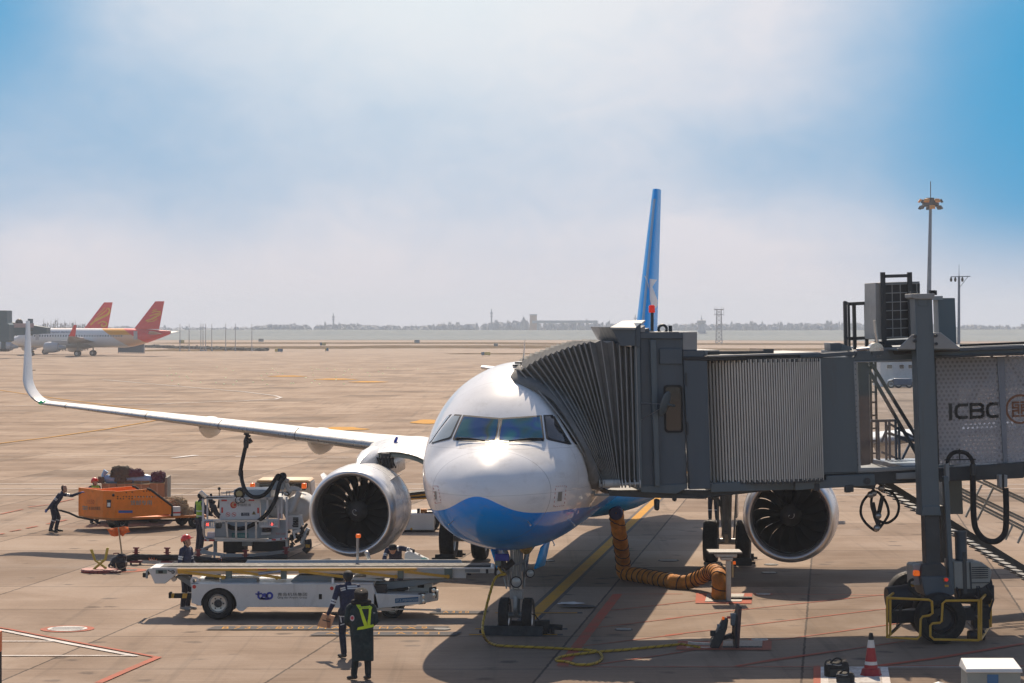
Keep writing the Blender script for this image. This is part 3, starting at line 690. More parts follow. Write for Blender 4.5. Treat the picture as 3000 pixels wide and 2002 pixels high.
# service panel outlines, static ports, red dashed frames
m_reddash = M('red_dash_paint', (.45, .06, .04), .5, var=0); m_panelgrey = M('panel_grey', (.22, .215, .20), .45, var=.1)
for poly in ([cn(1365, 1385), cn(1400, 1382), cn(1392, 1468), cn(1355, 1468)], [cn(228, 1378), cn(246, 1378), cn(250, 1452), cn(234, 1452)]):
    project_poly(poly, BF, FA, .006, 3).build('static_port', m_panelgrey, PLANE)
dash = MB()
for (x0, y0, x1, y1, x2, y2, x3, y3) in ((1340, 1332, 1436, 1328, 1418, 1508, 1322, 1520), (218, 1330, 262, 1330, 290, 1480, 238, 1490)):
    q = [(x0, y0), (x1, y1), (x2, y2), (x3, y3)]
    for i in range(4):
        a, b_ = q[i], q[(i+1) % 4]; nn = 5
        for k in range(nn):
            f0, f1 = k/nn, (k+.5)/nn; A = (a[0]+(b_[0]-a[0])*f0, a[1]+(b_[1]-a[1])*f0); B = (a[0]+(b_[0]-a[0])*f1, a[1]+(b_[1]-a[1])*f1)
            Q = [onskin(cn(*A), .006), onskin(cn(*B), .006)]
            if all(Q): dash.tube(Q, .0045, 4)
dash.build('dashed_outline', m_reddash, PLANE)
pr = MB()
for a, b_ in (((80, 215), (86, 222)), ((1060, 225), (1040, 215)), ((905, 380), (925, 350)), ((722, 470), (715, 425)), ((655, 500), (660, 455)), ((700, 222), (720, 218))):
    p = onskin(Cr(1300, 1450, 2.84)(*a), 0); q = onskin(Cr(1300, 1450, 2.84)(*a), .11)
    if p: pr.tube([p, q, q+V((0, -.13, 0))], .014, 6)
pr.build('air_data_probe', m_steel, PLANE)
an = MB(); p = onskin(cn(1045, 185), 0); an.loft([[p+V((0, -.2, 0)), p+V((.012, -.03, 0)), p+V((0, .12, 0)), p+V((-.012, -.03, 0))], [p+V((.03, .0, .5)), p+V((.036, .03, .5)), p+V((.03, .09, .5)), p+V((.024, .03, .5))]]); an.build('blade_antenna', m_white, PLANE)
for c_ in ((1005, 212), (985, 237)):
    an = MB(); p = onskin(cn(*c_), .03); an.box(p-V((.09, .05, .02)), p+V((.09, .05, .02))); an.build('roof_vent', m_dark, PLANE)

# ---- wings
def foil(c, th, n=18):
    up, lo = [], []
    for k in range(n+1):
        x = .5*(1-cos(pi*k/n)); y = 5*th*(.2969*math.sqrt(x)-.126*x-.3516*x*x+.2843*x**3-.1015*x**4); cam_ = .02*4*x*(1-x)
        up.append((x*c, (y+cam_)*c)); lo.append((x*c, (-y+cam_)*c))
    return up+lo[-2:0:-1]
def wing(side):
    secs = []
    def sec(lat, le, ch, z, th, cant, xo=0.0, tw=0.0):
        r = []
        for (a, h) in foil(ch, th):
            zz = h-tw*a
            r.append(V((side*(lat-zz*sin(cant)), le+a, z+zz*cos(cant))))
        secs.append(r)
    zle = lambda l: 2.86+.083*l
    for lat in (0, 1.0, 1.975, 3, 4, 5, 6.4, 8, 10, 12, 14, 16.4, 17.45):
        le = 11.5+lat*.512; te = 18.55 if lat < 6.4 else 18.55+(lat-6.4)*.285
        sec(lat, le, te-le, zle(lat), .135-.0022*lat, 0, tw=.035-.004*lat*.6)
    z0 = zle(17.45); le0 = 11.5+17.45*.512; te0 = 18.55+11.05*.285
    for k in range(1, 9):       # blend up into the sharklet
        a = R(78)*k/8; r = .95; sec(17.45+r*sin(a), le0+.30*r*a, (te0-le0)-.17*r*a*1.4, z0+r*(1-cos(a)), .10, a)
    a = R(80); bx, bz = 17.45+.95*sin(a), z0+.95*(1-cos(a)); ble = le0+.3*.95*a; bch = (te0-le0)-.17*.95*a*1.4
    for k in range(1, 6):
        d = 1.85*k/5; sec(bx+d*cos(a)*.9, ble+d*.62, bch*(1-.60*k/5), bz+d*.985, .09, a)
    mb = MB(); n = len(secs[0]); fs = []
    for i in range(len(secs)-1):
        for j in range(n):
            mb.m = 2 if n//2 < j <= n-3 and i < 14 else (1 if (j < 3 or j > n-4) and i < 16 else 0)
            k = (j+1) % n; o_ = len(mb.v)
            mb.add([secs[i][j], secs[i][k], secs[i+1][k], secs[i+1][j]], [(0, 1, 2, 3)])
    mb.m = 0; mb.add(secs[-1], [tuple(range(n))])
    o = mb.build('wing', [m_wingtop, m_skin, M('wing_underside_shade', (.27, .27, .265), .4, coat=.1, var=.06, dirt=.2)], PLANE, smooth=0, fix=False)  # grey underside set darker, shade below the leading edge is in its colour
    bm = bmesh.new(); bm.from_mesh(o.data); bmesh.ops.remove_doubles(bm, verts=bm.verts, dist=.0005); bmesh.ops.recalc_face_normals(bm, faces=bm.faces); bm.to_mesh(o.data); bm.free()
    for p in o.data.polygons: p.use_smooth = True
    o.data.set_sharp_from_angle(angle=R(50))
    for lat, L_, r_ in ((12.1, 2.6, .30), (8.3, 3.3, .36)):          # flap track fairings
        te = 18.55+(lat-6.4)*.285; le = 11.5+lat*.512; cx_ = side*lat
        f = MB(); f.lathe([(0, .02), (.18*L_, .6*r_), (.4*L_, r_), (.6*L_, .92*r_), (.85*L_, .45*r_), (L_, .03)], o=(cx_, le+.9, zle(lat)-.16), n=20)
        f.v = [(x, y, z if z > zle(lat)-.16 else zle(lat)-.16+(z-(zle(lat)-.16))*1.25) for x, y, z in f.v]; f.build('flap_track_fairing', m_wingtop, o)
    # slat joints
    sj = MB()
    for lat in (8.6, 11.2, 13.8, 16.8):
        le = 11.5+lat*.512; te = 18.55+(lat-6.4)*.285; pr_ = foil(te-le, .135-.0022*lat); pts = [V((side*lat, le+a*1.0-.004, zle(lat)+h*1.03)) for a, h in pr_[:6][::-1]+pr_[:-5:-1]]
        sj.tube(pts, .014, 5)
    sj.build('slat_joint', m_seam, o)
    sw = MB()
    for lat, zz in ((16.7, 0), (14.6, 0), (13, 0)):
        te = 18.55+(lat-6.4)*.285; sw.tube([(side*lat, te, zle(lat)), (side*(lat+.03), te+.28, zle(lat)-.03)], .01, 4)
    for f in (.15, .5, .9): sw.tube([(side*(bx+1.72*f*.16), ble+1.72*f*.62+bch*(1-.6*f), bz+1.72*f*.985), (side*(bx+1.72*f*.16), ble+1.72*f*.62+bch*(1-.6*f)+.3, bz+1.72*f*.985)], .012, 4)
    sw.build('static_wick', m_black, o)
    nl = MB(); nl.ell((side*17.7, 11.5+17.7*.512+.1, zle(17.45)+.05), (.14, .16, .07), 10, 6); nl.build('navigation_light', M('green_lens', (.03, .5, .2), .15, var=0, emit=.1) if side < 0 else m_redlamp, o)
    return o
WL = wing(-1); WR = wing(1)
# blue swirl at the foot of the sharklet
sw = MB(); 
# belly fairing
bf = MB(); rings = []
for k in range(15):
    f = k/14; s_ = math.sin(pi*min(max(f, .0), 1))**.6; rings.append([V((x*(1.2+.95*s_), 9.5+12*f, 2.35+z*(.45+.38*s_))) for x, z in [(cos(2*pi*j/24), sin(2*pi*j/24)) for j in range(24)]])
bf.loft(rings); bf.build('belly_fairing', m_blue, PLANE, smooth=60)
# inboard droop panel seen as an arch over the starboard nacelle
c10 = Cr(1000, 1250, 4.7)
for side in (-1, 1):
    ar = MB(); up = [(250, 450), (330, 412), (440, 382), (560, 362), (700, 355), (820, 362), (940, 385), (1050, 420), (1150, 468)]; lo = [(305, 500), (380, 470), (470, 445), (590, 428), (700, 424), (820, 430), (930, 448), (1050, 485), (1150, 535)]
    ring = []
    for (a, b_) in zip(up, lo):
        A = FA.hit(c10(*a), 1, 12.9-(a[0]-250)*.0012); B = FA.hit(c10(*b_), 1, 12.75-(a[0]-250)*.0012); A2 = A+V((0, .9, .12)); B2 = B+V((0, .5, .05))
        r = [A, A2, B2, B]; 
        if side > 0: r = [V((-q.x, q.y, q.z)) for q in r]
        ring.append(r)
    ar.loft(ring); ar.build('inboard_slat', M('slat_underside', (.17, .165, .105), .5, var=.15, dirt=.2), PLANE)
    ar = MB(); rr_ = []
    for (a, b_) in zip(up, lo):
        A = FA.hit(c10(*a), 1, 12.9-(a[0]-250)*.0012)+V((0, 0, .012)); P2 = A+V((.05, 1.5, .35)); P3 = A+V((.1, 3.0, .30))
        r = [A+V((0, -.03, 0)), P2, P3]
        if side > 0: r = [V((-q.x, q.y, q.z)) for q in r]
        rr_.append(r)
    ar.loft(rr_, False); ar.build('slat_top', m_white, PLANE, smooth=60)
# small blue fence / vane over the engine
vn = MB(); pts = [(770, 145), (745, 200), (735, 250), (705, 310), (722, 350)]; vn.tube([FA.hit(c10(*p), 1, 13.4) for p in pts], [.035, .045, .035, .045, .03], 6); vn.build('marker_strap', M('deep_blue_strap', (.01, .03, .35), .5, var=.1), PLANE)

# ---- engines
ENG_Y, ENG_Z = 9.95, 1.83
def engine(side):
    cx_ = side*5.75; o = (cx_, ENG_Y, ENG_Z)
    outer = [(.34, 1.172), (.55, 1.205), (.9, 1.235), (1.4, 1.25), (2.0, 1.235), (2.6, 1.17), (3.2, 1.06), (3.75, .95)]
    inner = [(3.75, .935), (3.0, .99), (2.2, 1.0), (1.3, .985), (.85, .985), (.55, .96), (.34, .962)]
    cw = MB(); cw.lathe(outer, o, 1, 72); cw.lathe([(3.75, .95), (3.75, .935)], o, 1, 72); c = cw.build('engine', m_white, PLANE, smooth=60)
    lp = MB(); prof = [(.34, 1.172)]
    for k in range(13):
        a = pi*k/12; prof.append((.13-.13*sin(a)*1.0 if False else .16*(1-sin(a)*1.0)+.0, 1.067+.075*cos(a)))
    prof = [(.34, 1.172), (.22, 1.158), (.12, 1.138), (.05, 1.112), (.012, 1.085), (0, 1.06), (.012, 1.035), (.05, 1.008), (.12, .985), (.22, .968), (.34, .962)]
    lp.lathe(prof, o, 1, 72); lp.build('intake_lip', m_lip, c, smooth=60)
    du = MB(); du.lathe(inner, o, 1, 72); du.build('intake_duct', m_duct, c, smooth=60)
    sp = MB(); sp.lathe([(.62, .005), (.66, .06), (.78, .17), (.95, .27), (1.1, .315)], o, 1, 32); sp.build('spinner', m_duct, c, smooth=60)
    sw_ = MB(); pts = []
    for k in range(26):
        a = k/25*4.6+(.4 if side < 0 else 2.2); r = .018+.085*k/25; pts.append(V(o)+V((r*cos(a), .642+.9*r-.02, r*sin(a))))
    sw_.tube(pts, .013, 5); sw_.build('spinner_spiral', M('spiral_white', (.75, .75, .75), .5, var=0), c)
    N = 18; fan = MB()
    for b_ in range(N):
        a0 = 2*pi*b_/N; rings = []
        for k in range(11):
            f = k/10; r = .29+(.975-.29)*f; ch = .30+.07*f; st = R(21+42*f); sweep = .16*f*f-.10*f; yo = .98+.05*f
            ang = a0+sweep*1.5-.22*f*(1-f)
            er, et = V((cos(ang), 0, sin(ang))), V((-sin(ang), 0, cos(ang)))
            ax_ = V((0, cos(st), 0))+et*sin(st); nr = V((0, -sin(st), 0))+et*cos(st)
            ctr = V(o)+er*r+V((0, yo, 0)); th = .018*(1-.6*f)
            rings.append([ctr-ax_*ch*.5, ctr-ax_*ch*.1+nr*th*.8+nr*.02, ctr+ax_*ch*.5, ctr-ax_*ch*.1-nr*th*.2+nr*.02])
        fan.loft(rings)
    fan.build('fan', m_fan, c, smooth=50)
    core = MB(); core.lathe([(1.12, .315), (1.5, .45), (2.4, .62), (3.6, .62), (4.4, .42), (4.9, .33), (5.3, .05)], o, 1, 32); core.build('core_nozzle', m_dark, c)
    ogv = MB()
    for k in range(20):
        a = 2*pi*k/20+.1; er = V((cos(a), 0, sin(a))); et = V((-sin(a), 0, cos(a)))
        ogv.loft([[V(o)+er*r+V((0, 1.9, 0))-et*.01, V(o)+er*r+V((0, 1.9, 0))+et*.01, V(o)+er*r+V((0, 2.2, 0))+et*.01, V(o)+er*r+V((0, 2.2, 0))-et*.01] for r in (.55, .995)])
    ogv.build('guide_vane', m_fan, c)
    st = MB()
    for yy, rr in ((.98, 1.239), (2.5, 1.188)):
        st.lathe([(yy, rr-.002), (yy+.006, rr+.0015), (yy+.012, rr-.002)], o, 1, 72)
    st.build('cowl_seam', m_seam, c)
    sk = MB()
    for s2 in (-1, 1):
        a = R(90+s2*48); b0 = V(o)+V((1.2*cos(a), .75, 1.2*sin(a))); er = V((cos(a), 0, sin(a)))
        sk.loft([[b0-V((0, 0, 0)), b0+V((.02, .45, 0)), b0+V((0, .95, 0)), b0+V((-.02, .45, 0))], [b0+er*.2+V((0, .35, 0)), b0+er*.22+V((.012, .6, 0)), b0+er*.24+V((0, .95, 0)), b0+er*.22+V((-.012, .6, 0))]])
    sk.build('nacelle_strake', m_white, c)
    py = MB(); rings = []
    for yy, w, zt in ((10.9, .04, 3.05), (11.3, .14, 3.2), (12.2, .26, 3.36), (13.6, .34, 3.42), (15.2, .34, 3.4), (17, .2, 3.2)):
        rings.append([V((cx_-w, yy, 2.6)), V((cx_+w, yy, 2.6)), V((cx_+w, yy, zt-.14)), V((cx_+w*.5, yy, zt)), V((cx_-w*.5, yy, zt)), V((cx_-w, yy, zt-.14))])
    py.loft(rings); py.build('pylon', m_white, c, smooth=50)
    hd = MB(); hd.box((cx_+.5*(-side)-.1, 12.2, 2.86), (cx_+.5*(-side)+.12, 12.9, 3.3)); 
    for k in range(5): hd.tube([(cx_-side*(.3+.1*k), 12.1, 3.2), (cx_-side*(.42+.09*k), 12.1+.05*k, 2.9)], .02, 5)
    hd.build('pylon_bracket', m_dark, c)
    return c
engine(-1); engine(1)

# ---- tail
def surf(name, le0, ch0, p0, le1, ch1, p1, axis, th0, th1, mat, n=10):
    mb = MB(); secs = []
    for k in range(n+1):
        f = k/n; ch = ch0+(ch1-ch0)*f; le = le0+(le1-le0)*f; p = p0.lerp(p1, f); th = th0+(th1-th0)*f
        secs.append([p+V((0, le+a, 0))+axis*(h-.0*ch) for a, h in [(x, y-.02*4*(x/ch)*(1-x/ch)*ch) for x, y in foil(ch, th)]])
    mb.loft(secs); return mb.build(name, mat, PLANE, smooth=45)
fin = surf('fin', 30.4, 6.3, V((.16, 0, 5.75)), 35.9, 2.15, V((.26, 0, 11.72)), V((1, 0, 0)), .115, .13, m_blue, 14)
le_ = MB(); le_.tube([(.17, 30.47+5.5*.12, 5.75+5.97*.12), (.25, 30.47+5.5*.93, 5.75+5.97*.93)], .06, 8); le_.build('leading_edge', M('fin_edge_pale_blue', (.34, .48, .62), .45, var=.05), fin)
bmq = bmesh.new(); bmq.from_mesh(fin.data); BQ = BVHTree.FromBMesh(bmq); bmq.free()
ct = Cr(1750, 520, 2.958); sh = -4
for poly in ([(455, 880), (518, 888), (478, 950), (466, 1000), (470, 1060), (490, 1100), (510, 1105), (532, 1090), (515, 1125), (492, 1140), (470, 1120), (456, 1060), (455, 960)], [(414, 852), (432, 872), (447, 930), (452, 985), (440, 930)]):
    project_poly([ct(x+sh, y) for x, y in poly], BQ, FA, .012, 3).build('crane_emblem', M('emblem_white', (.72, .73, .75), .4, var=0), fin)
wk = MB()
for f in (.97, .82, .67): y_ = 36.7+1.35*f; z_ = 5.75+5.97*f; wk.tube([(0.02, y_, z_), (.1, y_+1.3*.35, z_)], .014, 5)
wk.build('static_wick', m_black, fin)
for side in (-1, 1):
    surf('tailplane', 33.2, 3.9, V((side*.5, 0, 4.65)), 36.3, 1.5, V((side*6.2, 0, 5.22)), V((0, 0, 1)), .11, .10, m_wingtop)
# ---- landing gear
def wheel(name, c, r, w, par, axis=V((1, 0, 0)), rimmat=None, n=40):
    c = V(c); axm = 0
    ty = MB(); k = w/2
    ty.lathe([(-k*.72, r*.62), (-k*.98, r*.80), (-k*.95, r*.92), (-k*.7, r*.985), (-k*.3, r), (0, r*1.003), (k*.3, r), (k*.7, r*.985), (k*.95, r*.92), (k*.98, r*.80), (k*.72, r*.62)], c, 0, n)
    for g_ in (-.38, -.13, .13, .38): ty.lathe([(k*g_*1.6-.012, r*1.002), (k*g_*1.6, r*.985), (k*g_*1.6+.012, r*1.002)], c, 0, n)
    t = ty.build(name, m_black, par, smooth=35)
    rm = MB(); rm.lathe([(-k*.72, r*.63), (-k*.66, r*.55), (-k*.4, r*.48), (-k*.38, r*.22), (-k*.75, r*.16), (-k*.78, .01)], c, 0, 24); rm.lathe([(k*.72, r*.63), (k*.66, r*.55), (k*.4, r*.48), (k*.38, r*.22), (k*.75, r*.16), (k*.78, .01)], c, 0, 24)
    rm.build('rim', rimmat or m_steel, t); return t
m_gear = M('gear_grey', (.30, .31, .32), .4, metal=.3, var=.15, dirt=.4); m_gearl = M('gear_pale', (.50, .49, .46), .35, metal=.5, var=.15, dirt=.3)
ng = MB(); ng.tube([(0, .12, 2.2), (0, .06, 1.35), (0, .0, .95)], [.15, .13, .12], 16); ng.build('nose_gear_leg', m_gearl, PLANE)
ng = MB(); ng.cyl((0, 0, .38), (0, .03, 1.0), .075, n=14); ng.cyl((-.34, 0, .385), (.34, 0, .385), .06, n=14); ng.box((-.14, -.1, .74), (.14, .12, .95)); ng.bar((0, -.16, .82), (0, -.2, .55), .08); ng.bar((0, -.2, .55), (0, -.06, .36), .08)
ng.build('nose_gear_axle', m_gear, PLANE, bevel=.012)
ng = MB()
for s in (-1, 1): ng.tube([(s*.1, .02, 1.35), (s*.24, .1, 1.75), (s*.52, .35, 2.15)], [.05, .045, .05], 8); ng.tube([(s*.17, -.02, 1.0), (s*.19, 0, 1.55)], .025, 6); ng.tube([(s*.06, -.13, .95), (s*.1, -.1, 1.9)], .018, 6)
ng.tube([(-.2, -.1, 1.62), (0, -.16, 1.5), (.2, -.1, 1.6)], .03, 6); ng.tube([(.1, .5, 1.2), (.1, 1.4, 2.0)], .06, 8)
for k in range(7): ng.tube([(-.16+.05*k, -.12, 1.05+.03*(k % 3)), (-.1+.035*k, -.15, 1.45), (-.13+.045*k, -.1, 1.95)], .011, 5)
ng.build('brace', m_gear, PLANE)
for x, z, r in ((-.34, 1.33, .10), (.33, 1.33, .10), (.02, 1.13, .13)):
    lm = MB(); lm.lathe([(.2, .03), (.14, r*.8), (0, r), (-.02, r), (-.02, r*.84), (0, r*.8)], (x, -.2, z), 1, 20); o = lm.build('taxi_light', m_dark, PLANE)
    lm = MB(); lm.lathe([(-.004, r*.83), (-.02, r*.4), (-.024, .004)], (x, -.2, z), 1, 18); lm.build('lens', M('lamp_glass', (.35, .37, .38), .08, var=.05, coat=1), o)
lm = MB(); lm.lathe([(.0, .14), (-.02, .12), (-.03, .02)], (.23, -.15, 1.88), 1, 16)
for k in range(9): lm.ell((.23+.085*cos(k*.7), -.17, 1.88+.085*sin(k*.7)), .025, 6, 4)
lm.build('hub_fitting', M('brass_fitting', (.36, .25, .09), .4, metal=.6, var=.2), PLANE)
for s in (-1, 1):
    wheel('nose_wheel', (s*.26, 0, .385), .385, .225, PLANE)
    dr = MB(); dr.add([(s*.55, -.15, 1.9), (s*.55, 1.5, 1.95), (s*.42, 1.5, 1.35), (s*.40, -.1, 1.42)], [(0, 1, 2, 3)])
    o = dr.build('nose_gear_door', m_blue, PLANE); md = o.modifiers.new('thick', 'SOLIDIFY'); md.thickness = .03
    # main gear
    x = s*3.795
    mg = MB(); mg.tube([(x, 16.95, .62), (x*.99, 16.95, 1.5), (x*1.0, 17.0, 3.0)], [.12, .17, .17], 16); mg.cyl((x-.5, 16.95, .6), (x+.5, 16.95, .6), .09, n=14)
    mg.tube([(x-s*.12, 16.9, 1.6), (x-s*1.2, 16.95, 2.75)], .07, 10); mg.tube([(x-.25, 16.8, 1.0), (x-.25, 16.8, 2.6)], .035, 6); mg.tube([(x+.2, 16.78, .7), (x+.3, 16.8, 2.6)], .028, 6)
    mg.bar((x, 16.7, 1.2), (x, 16.4, .9), .1); mg.bar((x, 16.4, .9), (x, 16.7, .62), .1)
    for k in range(6): mg.tube([(x-.14+.05*k, 16.75, .75), (x-.1+.04*k, 16.7, 1.6), (x-.14+.06*k, 16.75, 2.4)], .014, 5)
    mg.build('main_gear_leg', m_gear, PLANE)
    for s2 in (-1, 1): wheel('main_wheel', (x+s2*.463, 16.95, .605), .605, .43, PLANE)
    dr = MB(); dr.add([(x+s*.32, 16.4, 2.75), (x+s*.32, 17.6, 2.75), (x+s*.30, 17.5, 1.3), (x+s*.30, 16.5, 1.3)], [(0, 1, 2, 3)]); o = dr.build('main_gear_door', m_white, PLANE); o.modifiers.new('thick', 'SOLIDIFY').thickness = .04
# ---- chocks
m_chock = M('chock_rubber', (.03, .032, .034), .8, var=.3, dirt=.3)
def chock(px, d, label, w=.6, rz=0, z=0):
    e = bpy.data.objects.new('wheel_chock', None); COL.objects.link(e); e.location = (px, d, z); e.rotation_euler = (0, 0, rz); tag(e, label, 'chock', 'wheel chocks')
    c = MB(); c.prism([(-.16, 0), (.16, 0), (.05, .2), (-.05, .2)], 0, -w/2, w/2); c.build('block', m_chock, e, bevel=.015)
    for s_ in (-1, 1): c = MB(); c.tube([(s_*w/2, 0, .07), (s_*(w/2+.1), 0, .07)], .035, 8); c.build('handle', m_black, e)
    return e
def A2W(x, y, z): return FA.M @ V((x, y, z))
for (x, y, w, lab) in ((0, -.52, 1.3, 'long black rubber chock across the front of both nose wheels'), (0, .53, .8, 'black chock behind the nose wheels by the yellow stop bar')):
    p = A2W(x, y, 0); chock(p.x, p.y, lab, w, -TH)
for s, nm in ((-1, 'engine side main wheels behind the belt loader'), (1, 'right hand main wheels behind the pit column')):
    for y, t_ in ((16.2, 'front'), (17.7, 'rear')):
        p = A2W(s*3.795+(.46 if s > 0 else -.46), y, 0); chock(p.x, p.y, f'black rubber chock at the {t_} of the {nm}', .55, -TH)
p = A2W(.62, -.2, 0); e = bpy.data.objects.new('pump_unit', None); COL.objects.link(e); e.location = p; tag(e, 'small black steering bypass unit beside the right nose wheel', 'unit')
u = MB(); u.box((-.14, -.1, .03), (.14, .12, .3)); u.cyl((.14, 0, .16), (.42, 0, .14), .06, n=12); u.tube([(-.1, 0, .3), (-.18, 0, .42), (-.3, 0, .45)], .015, 6); u.build('body', m_black, e, bevel=.02)
for q_ in ((.2, .12), (-.1, .04)): u = MB(); u.cyl((q_[0], 0, 0), (q_[0], 0, q_[1]), .05, n=10); u.build('foot', m_dark, e)
# ================================================================ JET BRIDGE
FBR = Frame(V((4.1, 54.3, 0)), R(6), R(1.6))
BR = FBR.empty('jet_bridge', 'dark grey passenger boarding bridge with folded canopy reaching the white nose', 'jet bridge')
k5, k6, k7, k52, k24 = Cr(1800, 900, 2.613), Cr(2350, 980, 3.0154), Cr(1750, 520, 2.958), Cr(2400, 500, 2.852), Cr(2450, 1400, 2.606)
def H(p, v=0.0): return FBR.hit(p, 1, v)
def slab(name, poly, v0, v1, mat, parent=BR, bevel=.015, build=True, mb=None):
    """outline measured at depth v0, extruded back to v1"""
    q = [H(p, v0) for p in poly]; m = mb or MB(); m.prism([(a.x, a.z) for a in q], 1, v0, v1)
    return m.build(name, mat, parent, bevel=bevel) if build else m
m_bg = M('bridge_grey_paint', (.10, .13, .148), .45, var=.07, dirt=.35, scale=.9, stretch=(1.6, 1.6, .22)); m_bg2 = M('bridge_blue_grey', (.07, .095, .12), .45, var=.07, dirt=.32, scale=.9, stretch=(1.6, 1.6, .22))
m_bgd = M('bridge_dark_steel', (.04, .045, .05), .5, var=.15, dirt=.15); m_bgl = M('bridge_light_grey', (.30, .31, .31), .5, var=.08, dirt=.25)
m_canvas = M('canopy_fabric', (.165, .168, .165), .85, var=.25, scale=1.6, dirt=.45, dirtcol=(.05, .045, .04), bump=.25, bscale=9, stretch=(1, 1, .35)); m_canvast = M('canopy_piping', (.32, .32, .31), .6, var=.15)
WD = 3.3      # tunnel depth
# ---- cab shell
sl = lambda *a: [k5(*p) for p in a]
slab('cab_wall', sl((196, 195), (523, 195), (523, 330), (560, 1395), (200, 1372)), 0.0, .12, m_bg2)
cabp = slab('cab_panel', sl((345, 318), (520, 318), (524, 438), (345, 438)), -.05, 0, m_bg2)
slab('cab_frame', sl((150, 290), (196, 290), (215, 1400), (172, 1400)), -.10, .05, m_bg)
slab('cab_post', sl((275, 252), (318, 252), (350, 1372), (310, 1372)), -.16, -.003, m_bg)
slab('cab_side_block', sl((522, 190), (634, 190), (634, 330), (522, 330)), .02, 2.9, m_bgl)
slab('cab_roof', [k7(370, 1340), k7(705, 1338), k7(740, 1372), k7(740, 1400), k7(370, 1400)], -.06, 3.0, m_bg2)
slab('cab_side_block', [k7(742, 1500), k7(930, 1497), k7(930, 1560), k7(742, 1560)], -.02, 3.0, m_bg2); slab('cab_side_block', [k7(932, 1497), k7(1060, 1497), k7(1060, 1560), k7(932, 1560)], .25, 2.8, m_bgl)
slab('cab_floor_beam', sl((190, 1372), (560, 1352), (560, 1385), (470, 1432), (205, 1420)), -.05, 3.0, m_bg)
slab('cab_floor_beam', sl((-50, 1400), (205, 1400), (640, 1440), (700, 1470), (250, 1460), (-40, 1445)), .1, 2.9, m_bgd)
for p in ((310, 1470, 350, 1560), (448, 1440, 482, 1490)): slab('bumper_roller', sl((p[0], p[1]), (p[2], p[1]), (p[2]-4, p[3]), (p[0]+4, p[3])), .1, .3, m_bgd, bevel=.04)
# hood over the canopy
sp7 = lambda *a: [k7(*p) for p in a]
hd = MB(); A = [H(k7(115, 1297), -.2), H(k7(330, 1300), -.2), H(k7(330, 1462), -.2), H(k7(205, 1462), -.2)]; hd.prism([(a.x, a.z) for a in A], 1, -.2, 3.0); hd.build('canopy_hood', m_bg2, BR, bevel=.01)
hd = MB(); f0 = [H(p, -.26) for p in sp7((112, 1300), (330, 1303))]; r0 = [H(p, 1.6) for p in sp7((218, 1243), (415, 1237))]
hd.loft([[f0[0], f0[1], f0[1]-V((0, 0, .04)), f0[0]-V((0, 0, .04))], [r0[0], r0[1], r0[1]-V((0, 0, .04)), r0[0]-V((0, 0, .04))]]); 
hd.build('hood_roof', m_bgl, BR)
for i in range(5):
    x0 = 330+i*40; hd = MB(); q = [H(p, -.05+.01*i) for p in sp7((x0, 1300+i*8), (x0+42, 1262+i*22), (x0+42, 1340), (x0, 1340))]; hd.prism([(a.x, a.z) for a in q], 1, -.12+.28*i*.2, 2.6-.1*i); hd.build('hood_louvre', m_bgl if i % 2 else m_bg2, BR)
slab('hood_post', sp7((326, 1335), (374, 1335), (374, 1475), (326, 1475)), -.12, .4, m_bg2)
b = MB(); p = H(k7(475, 1340), .6); q = H(k7(475, 1165), .6); b.cyl(p, q, .035, n=8); bo = b.build('beacon_pole', m_bgd, BR)
b = MB(); b.lathe([(-.02, .065), (.0, .07), (.12, .068), (.145, .05), (.15, .01)], H(k7(473, 1165), .6), 2, 16, caps=(True, False)); b.build('beacon_lens', m_redlamp, bo)
for c_ in ((566, 1316), (634, 1325)):
    b = MB(); c0_ = H(k7(*c_), .5); pts = [c0_+V((.09*cos(a), 0, .09*sin(a))) for a in [2*pi*k/16 for k in range(17)]]; b.tube(pts if c_[0] == 566 else [c0_-V((0, 0, .1)), c0_+V((0, 0, .1))], .03 if c_[0] == 566 else .04, 8); b.build('lifting_eye', m_bgd, BR)
# cab window, mirror dish
def rrect(x0, y0, x1, y1, r, n=5):
    out = []
    for cx_, cy_, a0 in ((x1-r, y1-r, 0), (x0+r, y1-r, 90), (x0+r, y0+r, 180), (x1-r, y0+r, 270)):
        for k in range(n+1): a = R(a0+90*k/n); out.append((cx_+r*cos(a), cy_+r*sin(a)))
    return out
win = slab('window', [k5(x+(y-600)*.02, y) for x, y in rrect(386, 606, 512, 952, 22)], -.012, .0, m_glass, bevel=0)
gk = MB(); o_ = [H(k5(x+(y-600)*.02, y), -.03) for x, y in rrect(377, 596, 521, 962, 28)]; i_ = [H(k5(x+(y-600)*.02, y), -.03) for x, y in rrect(391, 612, 507, 946, 20)]
bk = lambda q: [V((a.x, 0.0, a.z)) for a in q]
gk.loft([bk(o_), o_, i_, bk(i_)], True, (False, False)); gk.build('window_gasket', m_black, win)
ds = MB(); c_ = H(k5(405, 745), -.35); ex = V((.30, -.95, 0)).normalized(); rot = Matrix.Rotation(R(20), 3, 'Y') @ Matrix.Rotation(R(62), 3, 'Z')
ds.lathe([(-.0, .01), (.03, .35), (.09, .60), (.12, .66), (.14, .67), (.16, .64), (.14, .58), (.10, .35), (.08, .01)], (0, 0, 0), 1, 32)
ds.v = [tuple(c_+rot @ V(v)*.42) for v in ds.v]; ds.tube([c_, c_+V((.2, .32, -.05))], .03, 8); ds.build('mirror_dish', m_bg, BR, smooth=50)
wr = MB(); e_ = H(k5(205, 735), -.1); wr.tube([e_, c_], .006, 4); wr.tube([H(k5(205, 865), -.1), c_], .006, 4); wr.build('mirror_wire', m_steel, BR)
